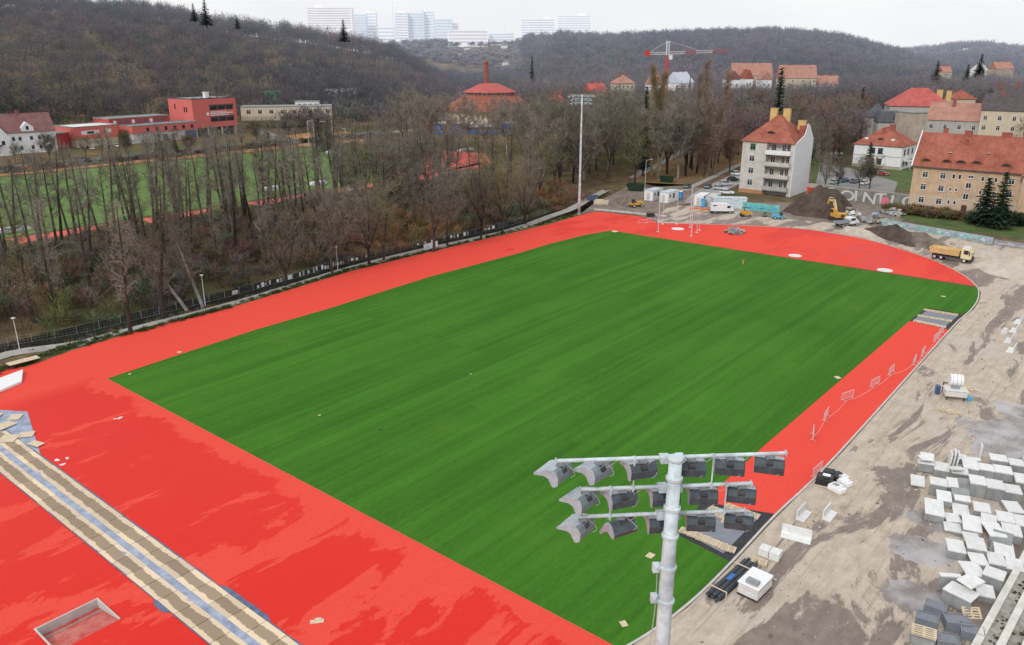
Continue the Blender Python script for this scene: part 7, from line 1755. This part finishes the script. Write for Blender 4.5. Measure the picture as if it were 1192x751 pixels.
# upright and grey-faced ones
for i, (x, y, W, h, a, lb) in enumerate(((1103, 546, 1.0, 1.9, 72, 'thin slab standing on edge, left of three at the back of the pile'), (1107, 546, 1.0, 2.1, 70, 'thin slab standing on edge, middle of three at the back of the pile'), (1111, 547, 1.0, 2.0, 70, 'thin slab standing on edge, right of three at the back of the pile'), (1138, 537, .9, 1.9, 66, 'single thin slab standing upright behind the back row'), (1190, 533, 1.0, 2.0, 66, 'thin slab standing upright at the right picture edge'))):
    p = P(x, y); b = MB(); b.box(-W/2, W/2, -.075, .075, 0, h); b.box(-W/2+.1, W/2-.1, -.09, -.075, .1, h-.1); o = b.build('concrete_slab', 'concrete_new', None, bevel=.012, loc=(p[0], p[1], .02)); o.rotation_euler = (R(3), 0, R(a)); tag(o, lb, 'slab', 'slabs standing on edge')
for i, (x, y, z, W, L_, a, tl_, lb) in enumerate(((1078, 534, 1.35, 1.3, .9, -5, 3, 'loose white slab topmost at the left end of the pile'), (1113, 546, 1.45, 1.4, .8, 5, -8, 'tilted white slab resting on the third row of the pile'), (1130, 677, 1.65, 1.9, 1.2, 32, 6, 'big white slab thrown diagonally over the front row of the pile'))):
    p = P(x, y, z); b = MB(); b.box(-W/2, W/2, -L_/2, L_/2, 0, .13); b.box(-W/2+.12, W/2-.12, -L_/2+.1, L_/2-.1, .13, .14); o = b.build('concrete_slab', 'concrete_new', None, bevel=.012, loc=(p[0], p[1], z)); o.rotation_euler = (R(tl_), R(4), R(a)); tag(o, lb, 'slab')
for i, (x, y, W, L_, a, tl_, lb) in enumerate(((1121, 573, 1.5, 1.6, -14, 38, 'grey slab leaning steeply in the middle of the pile'), (1117, 585, 1.5, 1.9, -18, 22, 'larger grey slab lying sloped below the steep one'), (1164, 640, 1.5, 2.4, -34, 24, 'long grey slab sloping against the stand side of the pile'))):
    p = P(x, y); b = MB(); b.box(-W/2, W/2, -L_/2, L_/2, 0, .14); b.box(-W/2+.1, W/2-.1, -L_/2, -L_/2+.1, -.12, 0); o = b.build('grey_slab', 'concrete_side', None, bevel=.012, loc=(p[0], p[1], .62)); o.rotation_euler = (R(tl_), 0, R(a)); tag(o, lb, 'slab')
# wire mesh crates
def gabion(x, y, s_, h, a, label, top=None):
    p = P(x, y); root = empty('stone_crate', (p[0], p[1], .02), R(a), label, 'crate', 'dark crates in front of the pile')
    b = MB(); b.box(-s_+.05, s_-.05, -s_*.7+.05, s_*.7-.05, .03, h-.1); b.build('filling', 'mat_grey' if not top else 'concrete_side', root)
    b = MB(); e = .035
    for x_ in (-s_, s_-e):
        for y_ in (-s_*.7, s_*.7-e): b.box(x_, x_+e, y_, y_+e, 0, h)
    for z in (0, h-e):
        for y_ in (-s_*.7, s_*.7-e): b.box(-s_+e, s_-e, y_, y_+e, z, z+e)
        for x_ in (-s_, s_-e): b.box(x_, x_+e, -s_*.7+e, s_*.7-e, z, z+e)
    b.build('frame', 'galv_dark', root)
gabion(1088, 713, .75, .75, -35, 'dark wire crate nearest the front concrete angle')
gabion(1078, 727, .75, .75, -30, 'dark wire crate at the left of the second crate row')
gabion(1112, 731, .85, .85, -12, 'larger dark wire crate in the middle, beside the broken pallet')
gabion(1130, 742, .75, .75, -25, 'dark wire crate against the stand edge')
gabion(1101, 752, .75, .75, -15, 'dark wire crate cut by the bottom edge')
gabion(1073, 748, .8, .8, -28, 'crate of blue grey stones carrying a slatted pallet', True)
p = P(1073, 748); pallet(p[0], p[1], .84, R(-28), 'pale slatted pallet lying on the leftmost bottom crate', None, 1.35)
p = P(1130, 716); o = pallet(p[0], p[1], .15, R(-5), 'orange broken pallet leaning near the stand edge', None, 1.1); o.rotation_euler.x = R(35)

# small stones and crumbs all over the yard
rs = random.Random(12); b = MB()
for k in range(2600):
    s_, t_ = rs.uniform(-20, 120), 81.5+abs(rs.gauss(0, 9)); x, y, _ = T(s_, t_); q = rs.uniform(.02, .06) if rs.random() < .96 else rs.uniform(.07, .16); b.mi = rs.choice((0, 0, 1))
    b.box(-q, q, -q*.7, q*.7, 0, q*.6, Matrix.Translation((x, y, .012)) @ Matrix.Rotation(rs.uniform(0, 6.28), 4, 'Z'))
tag(b.build('loose_stones', ['sand_heap', 'soil_brown']), 'small stones and crumbs scattered over the sandy yard', 'stones', None, 'stuff')
# terraced stand at lower right --------------------------------------------------------
sa, sb = P(1130, 751, .5), P(1192, 640, .5); sdir = dirv(sa, sb)
st_ = empty('concrete_stand', (sa[0], sa[1], 0), sdir, 'weathered concrete terrace steps of the stand at the lower right edge', 'stand')
for k in range(9):
    z = .75+k*.45; y1 = -.05-k*1.35
    b = MB()
    for j in range(-4, 16): b.box(j*2.0+.008, (j+1)*2.0-.008, y1-.5, y1, z-.18, z+.02)
    b.build('step_edge', 'concrete_stand', st_)
    b = MB(); b.box(-8, 32, y1-1.35, y1-.5, -.3, z-.10); b.box(-8, 32, y1-.495, y1-.03, -.3, z-.185); b.build('tread', 'concrete_dirty', st_)
    rr = random.Random(k); b = MB()
    for q in range(150):
        x = rr.uniform(-7, 30); s_ = rr.uniform(.03, .13); y = y1-1.28+rr.uniform(-.05, .16); z_ = z-.10
        if rr.random() < .3: y = y1-rr.uniform(.55, 1.2)
        b.lathe([(s_*1.6, 0), (s_, s_*.5), (0.0, s_*.6)], 5, (x, y, z_))
    b.build('moss_tufts', 'moss', st_)

# board path over the apron ------------------------------------------------------------
SA, SB = -18.1, -14.1
def board_row(s_in, s_out, tag_, n, t0):
    for k in range(n):
        ln = 2.42; t_ = t0+k*(ln+.055); j = rbd.uniform(-.03, .03)
        c = T((s_in+s_out)/2+j, t_+ln/2, .05); b = MB(); w_ = abs(s_out-s_in)
        b.box(-ln/2, ln/2, -w_/2, w_/2, 0, .025+.01*rbd.random()); b.box(-ln/2+.1, ln/2-.1, -w_/2+.06, w_/2-.06, -.02, 0)
        o = b.build('plywood_board', 'board', None, loc=c); o.rotation_euler.z = A2+rbd.uniform(-.008, .008)
        tag(o, f'stained plywood board in the {tag_} row of the path across the red apron', 'board', f'plywood boards of the {tag_} row')
m = bpy.data.materials.new('plywood_wet_centre'); nt, N, L = nodes_of(m); bs = N['Principled BSDF']
tcn = N.new('ShaderNodeTexCoord'); sx = N.new('ShaderNodeSeparateXYZ'); L.new(tcn.outputs['Object'], sx.inputs[0])
gp = N.new('ShaderNodeNewGeometry'); nn = noise(N, L, gp.outputs['Position'], 1.3, 6, .75); nb = noise(N, L, gp.outputs['Position'], .5, 3, .6)
ay = mathn(N, L, 'ABSOLUTE', sx.outputs['Y']); v_ = mathn(N, L, 'ADD', ay, mathn(N, L, 'MULTIPLY', mathn(N, L, 'SUBTRACT', nn, .5), .5)); v_ = mathn(N, L, 'ADD', v_, mathn(N, L, 'MULTIPLY', mathn(N, L, 'SUBTRACT', nb, .5), .5))
oi = N.new('ShaderNodeObjectInfo')
cc = mixc(N, L, maprange(N, L, v_, .40, .45), (.30, .225, .15), (.68, .54, .38))
hs = N.new('ShaderNodeHueSaturation'); L.new(maprange(N, L, oi.outputs['Random'], 0, 1, .86, 1.1), hs.inputs['Value']); L.new(cc, hs.inputs['Color'])
L.new(hs.outputs['Color'], bs.inputs['Base Color']); bs.inputs['Roughness'].default_value = .7; MATS['board'] = m
rbd = random.Random(9)
board_row(-18.2, -16.56, 'left', 28, 5.5)
board_row(-15.95, -14.25, 'right', 28, 6.5)
rf = random.Random(6)
def film(name, label, pts, z, m='film_blue'):
    b = MB(); n = len(pts[0]); vs = []
    for r_ in pts: vs += [(q[0], q[1], z+rf.uniform(0, .05)) for q in r_]
    fs = [(j*n+k, j*n+k+1, (j+1)*n+k+1, (j+1)*n+k) for j in range(len(pts)-1) for k in range(n-1)]
    b.add(vs, fs); o = b.build(name, m, None, smooth=True); return tag(o, label, 'film')
film('plastic_film', 'long crumpled blue plastic film running between the two rows of boards', [[T(-16.95+i*.33+rf.uniform(-.04, .04), 4+k*.7) for i in range(5)] for k in range(101)], .035)
film('plastic_film', 'narrow dark blue film edge showing along the right row of boards', [[T(-14.45+i*.12+rf.uniform(-.03, .03)+(.30 if 50 < 4+k*.6 < 56 else 0)*(i > 1), 4+k*.6) for i in range(4)] for k in range(112)], .032, 'film_blue_dark')
film('plastic_film', 'narrow dark blue film edge showing along the left row of boards', [[T(-18.3+i*.1-(.35 if 47.5 < 4+k*.6 < 49.5 else 0)*(i < 1), 4+k*.6) for i in range(3)] for k in range(112)], .03, 'film_blue_dark')
film('plastic_film', 'wide crumpled blue film sheet under loose boards at the left picture edge', [[P(-60+i*11.5-(j*.0)+(j*2.4 if i > 6 else 0), 474+j*8+(i*.7)) for i in range(9)] for j in range(9)], .03)
for i, (x, y, w_, l_, a, lb) in enumerate(((18, 486.5, 1.3, 1.5, 6, 'loose square board highest on the blue film at left'), (31, 507, 1.5, 1.3, 14, 'loose square board in the middle right of the blue film'), (2, 498, 1.6, 2.6, -30, 'large loose board at the left picture edge on the film'), (10, 512, 1.8, 1.8, 5, 'loose board just above the start of the left row'), (42, 518, 1.7, .9, -24, 'narrow loose board at the right tip of the film'), (-8, 486, 1.6, 1.5, 0, 'loose board cut by the left picture edge'))):
    p = P(x, y); b = MB(); b.box(-w_/2, w_/2, -l_/2, l_/2, 0, .03); b.box(-w_/2+.05, w_/2-.05, -l_/2+.05, l_/2-.05, -.015, 0); o = b.build('loose_board', 'wood_pale', None, loc=(p[0], p[1], .11+.012*i)); o.rotation_euler = (R(1.5), 0, R(a)); tag(o, lb, 'board')
# white tarpaulin, board and bench at the left edge
b = MB(); vs = [P(-60, 480, .5), P(25, 443.5, .3), P(26.5, 430, .45), P(-60, 462, .6)]; b.add(vs+[(v[0], v[1], v[2]-.3) for v in vs], [(0,1,2,3), (4,7,6,5), (0,4,5,1), (1,5,6,2), (2,6,7,3), (3,7,4,0)])
o = b.build('white_tarpaulin', 'white_plastic', None); tag(o, 'bright white tarpaulin covered crash mat at the left picture edge', 'tarpaulin')
p = P(28, 425); tb = empty('board_table', (p[0], p[1], 0), A1, 'pale board lying on low trestles beside the footpath at left', 'board')
b = MB(); b.box(-1.9, 1.9, -.7, .7, .62, .68); b.build('board_top', 'wood_pale', tb)
b = MB()
for x in (-1.2, 1.2): b.box(x-.08, x+.08, -.5, .5, 0, .62); b.box(x-.3, x+.3, -.55, -.5, 0, .1)
b.build('trestle', 'mat_dark', tb)
# lamp posts along the path
for i, (x, yb, yt, lb) in enumerate(((95.5/5*1.15+1.5, 410, 371, 'slim park lamp left by the footpath at the picture edge'), (239, 356, 321, 'slim park lamp by the path near the leaning birches'), (393.5, 318, 288, 'slim park lamp by the path in the middle of the canal wood'), (750, 231, 187, 'tall curved street lamp behind the white cabins'))):
    p = P(x, yb); h = ZP(yt, p[1]); r_ = empty('street_lamp', (p[0], p[1], 0), 0, lb, 'lamp post', 'lamp posts along the footpath')
    b = MB(); b.tube((0, 0, 0), (0, 0, h), .07, .045, n=8); b.build('post', 'galv', r_); b = MB(); b.lathe([(.08, h-.05), (.28, h+.02), (.3, h+.12), (.05, h+.2)], 10) if i < 3 else (b.tube((0, 0, h), (1.2, 0, h+.4), .04, n=5), b.box(1.1, 1.8, -.12, .12, h+.35, h+.45)); b.build('lamp_head', 'galv', r_)
# steel goal like posts on the training ground
stp = empty('steel_gates', T(205, -196), A1, 'row of tall pale steel posts and frames at the corner of the training ground', 'steel frames')
o_ = T(205, -196)
for x0, x1, y, h in ((360, 366.5, 171, 141), (373.5, 382.5, 170, 141.5), (388, 388, 170, 140), (398.5, 403, 169, 150), (372, 372, 170, 151), (379, 379, 170, 152)):
    a, c = P(x0, y), P(x1, y); H_ = ZP(h, a[1]); M4 = Matrix.Rotation(-A1, 4, 'Z')
    f = lambda q, z: tuple(M4 @ Vector((q[0]-o_[0], q[1]-o_[1], z)))
    b = MB(); b.tube(f(a, 0), f(a, H_), .14, n=5)
    if x1 > x0: b.tube(f(c, 0), f(c, H_), .14, n=5); b.tube(f(a, H_), f(c, H_), .11, n=5)
    b.build('post', 'plaster_offwhite', stp)
# things on the training ground
for i, (x, y, w_, lb) in enumerate(((12, 270, 8.5, 'long white landing mat at the left end of the training track'), (317, 221, 4.5, 'white tent like cover left on the training grass'), (371, 215, 5.5, 'white covered stack right of the other on the training grass'), (389, 178, 7, 'white dugout roof at the far edge of the training grass'), (412, 224, 3, 'small white box beside the training track'), (542, 176, 8, 'white shelter at the far end of the training track'))):
    p = P(x, y); b = MB(); b.prism([(-w_/2, 0), (w_/2, 0), (w_/2, .7), (w_/2-.4, 1.0), (-w_/2+.4, 1.0), (-w_/2, .7)], -1, 1, lambda q, k: (q[0], k, q[1])); b.box(-w_/2+.3, w_/2-.3, -1.05, -1.0, .1, .5)
    o = b.build('white_cover', 'plaster_white', None, loc=(p[0], p[1], .03)); o.rotation_euler.z = A1; tag(o, lb, 'cover')
# kerb stones and boards stacked by the far end of the track
b = MB()
for k in range(9): b.box(k*3.1, k*3.1+2.9, -.3+.05*(k % 3), .3, 0, .35)
b.box(2, 14, .4, .7, 0, .3)
p, q = P(692, 244.5), P(746, 250); o = b.build('kerb_stack', 'concrete_kerb', None, loc=(p[0], p[1], .02)); o.rotation_euler.z = dirv(p, q)+.02; tag(o, 'line of pale kerb stones stacked along the far end of the track', 'kerb stones'); o.scale = (.72, 1, 1)
p = P(757, 252); b = MB(); b.box(-.9, .9, -.7, .7, 0, .6); b.box(-1, 1, -.8, .8, .6, .8); o = b.build('timber_crate', 'mat_dark', None, bevel=.03, loc=(p[0], p[1], .02)); tag(o, 'dark crate with pale lid at the gravel edge right of the kerb stones', 'crate')
for k, (x, y, lb) in enumerate(((810, 246, 'orange barrier board left below the containers'), (822, 247, 'orange barrier board right below the containers'))):
    p = P(x, y); b = MB(); b.box(-1.6, 1.6, -.05, .05, .5, 1.0); b.box(-1.5, -1.4, -.3, .3, 0, .5); b.box(1.4, 1.5, -.3, .3, 0, .5); o = b.build('barrier_board', 'orange_barrier', None, loc=(p[0], p[1], .02)); tag(o, lb, 'barrier')
p = P(724, 236); b = MB(); b.box(-2, 2, -.8, .8, 0, .9); b.box(-1.6, .6, -.6, .6, .9, 1.2); o = b.build('timber_stack', 'wood_pale', None, loc=(p[0]-6, p[1]-2, .02)); o.rotation_euler.z = -.2; tag(o, 'pale timber stack on the earth left of the grey heap', 'timber')
for k, (x, y, h) in enumerate(((1142, 352, 0), )):
    pass
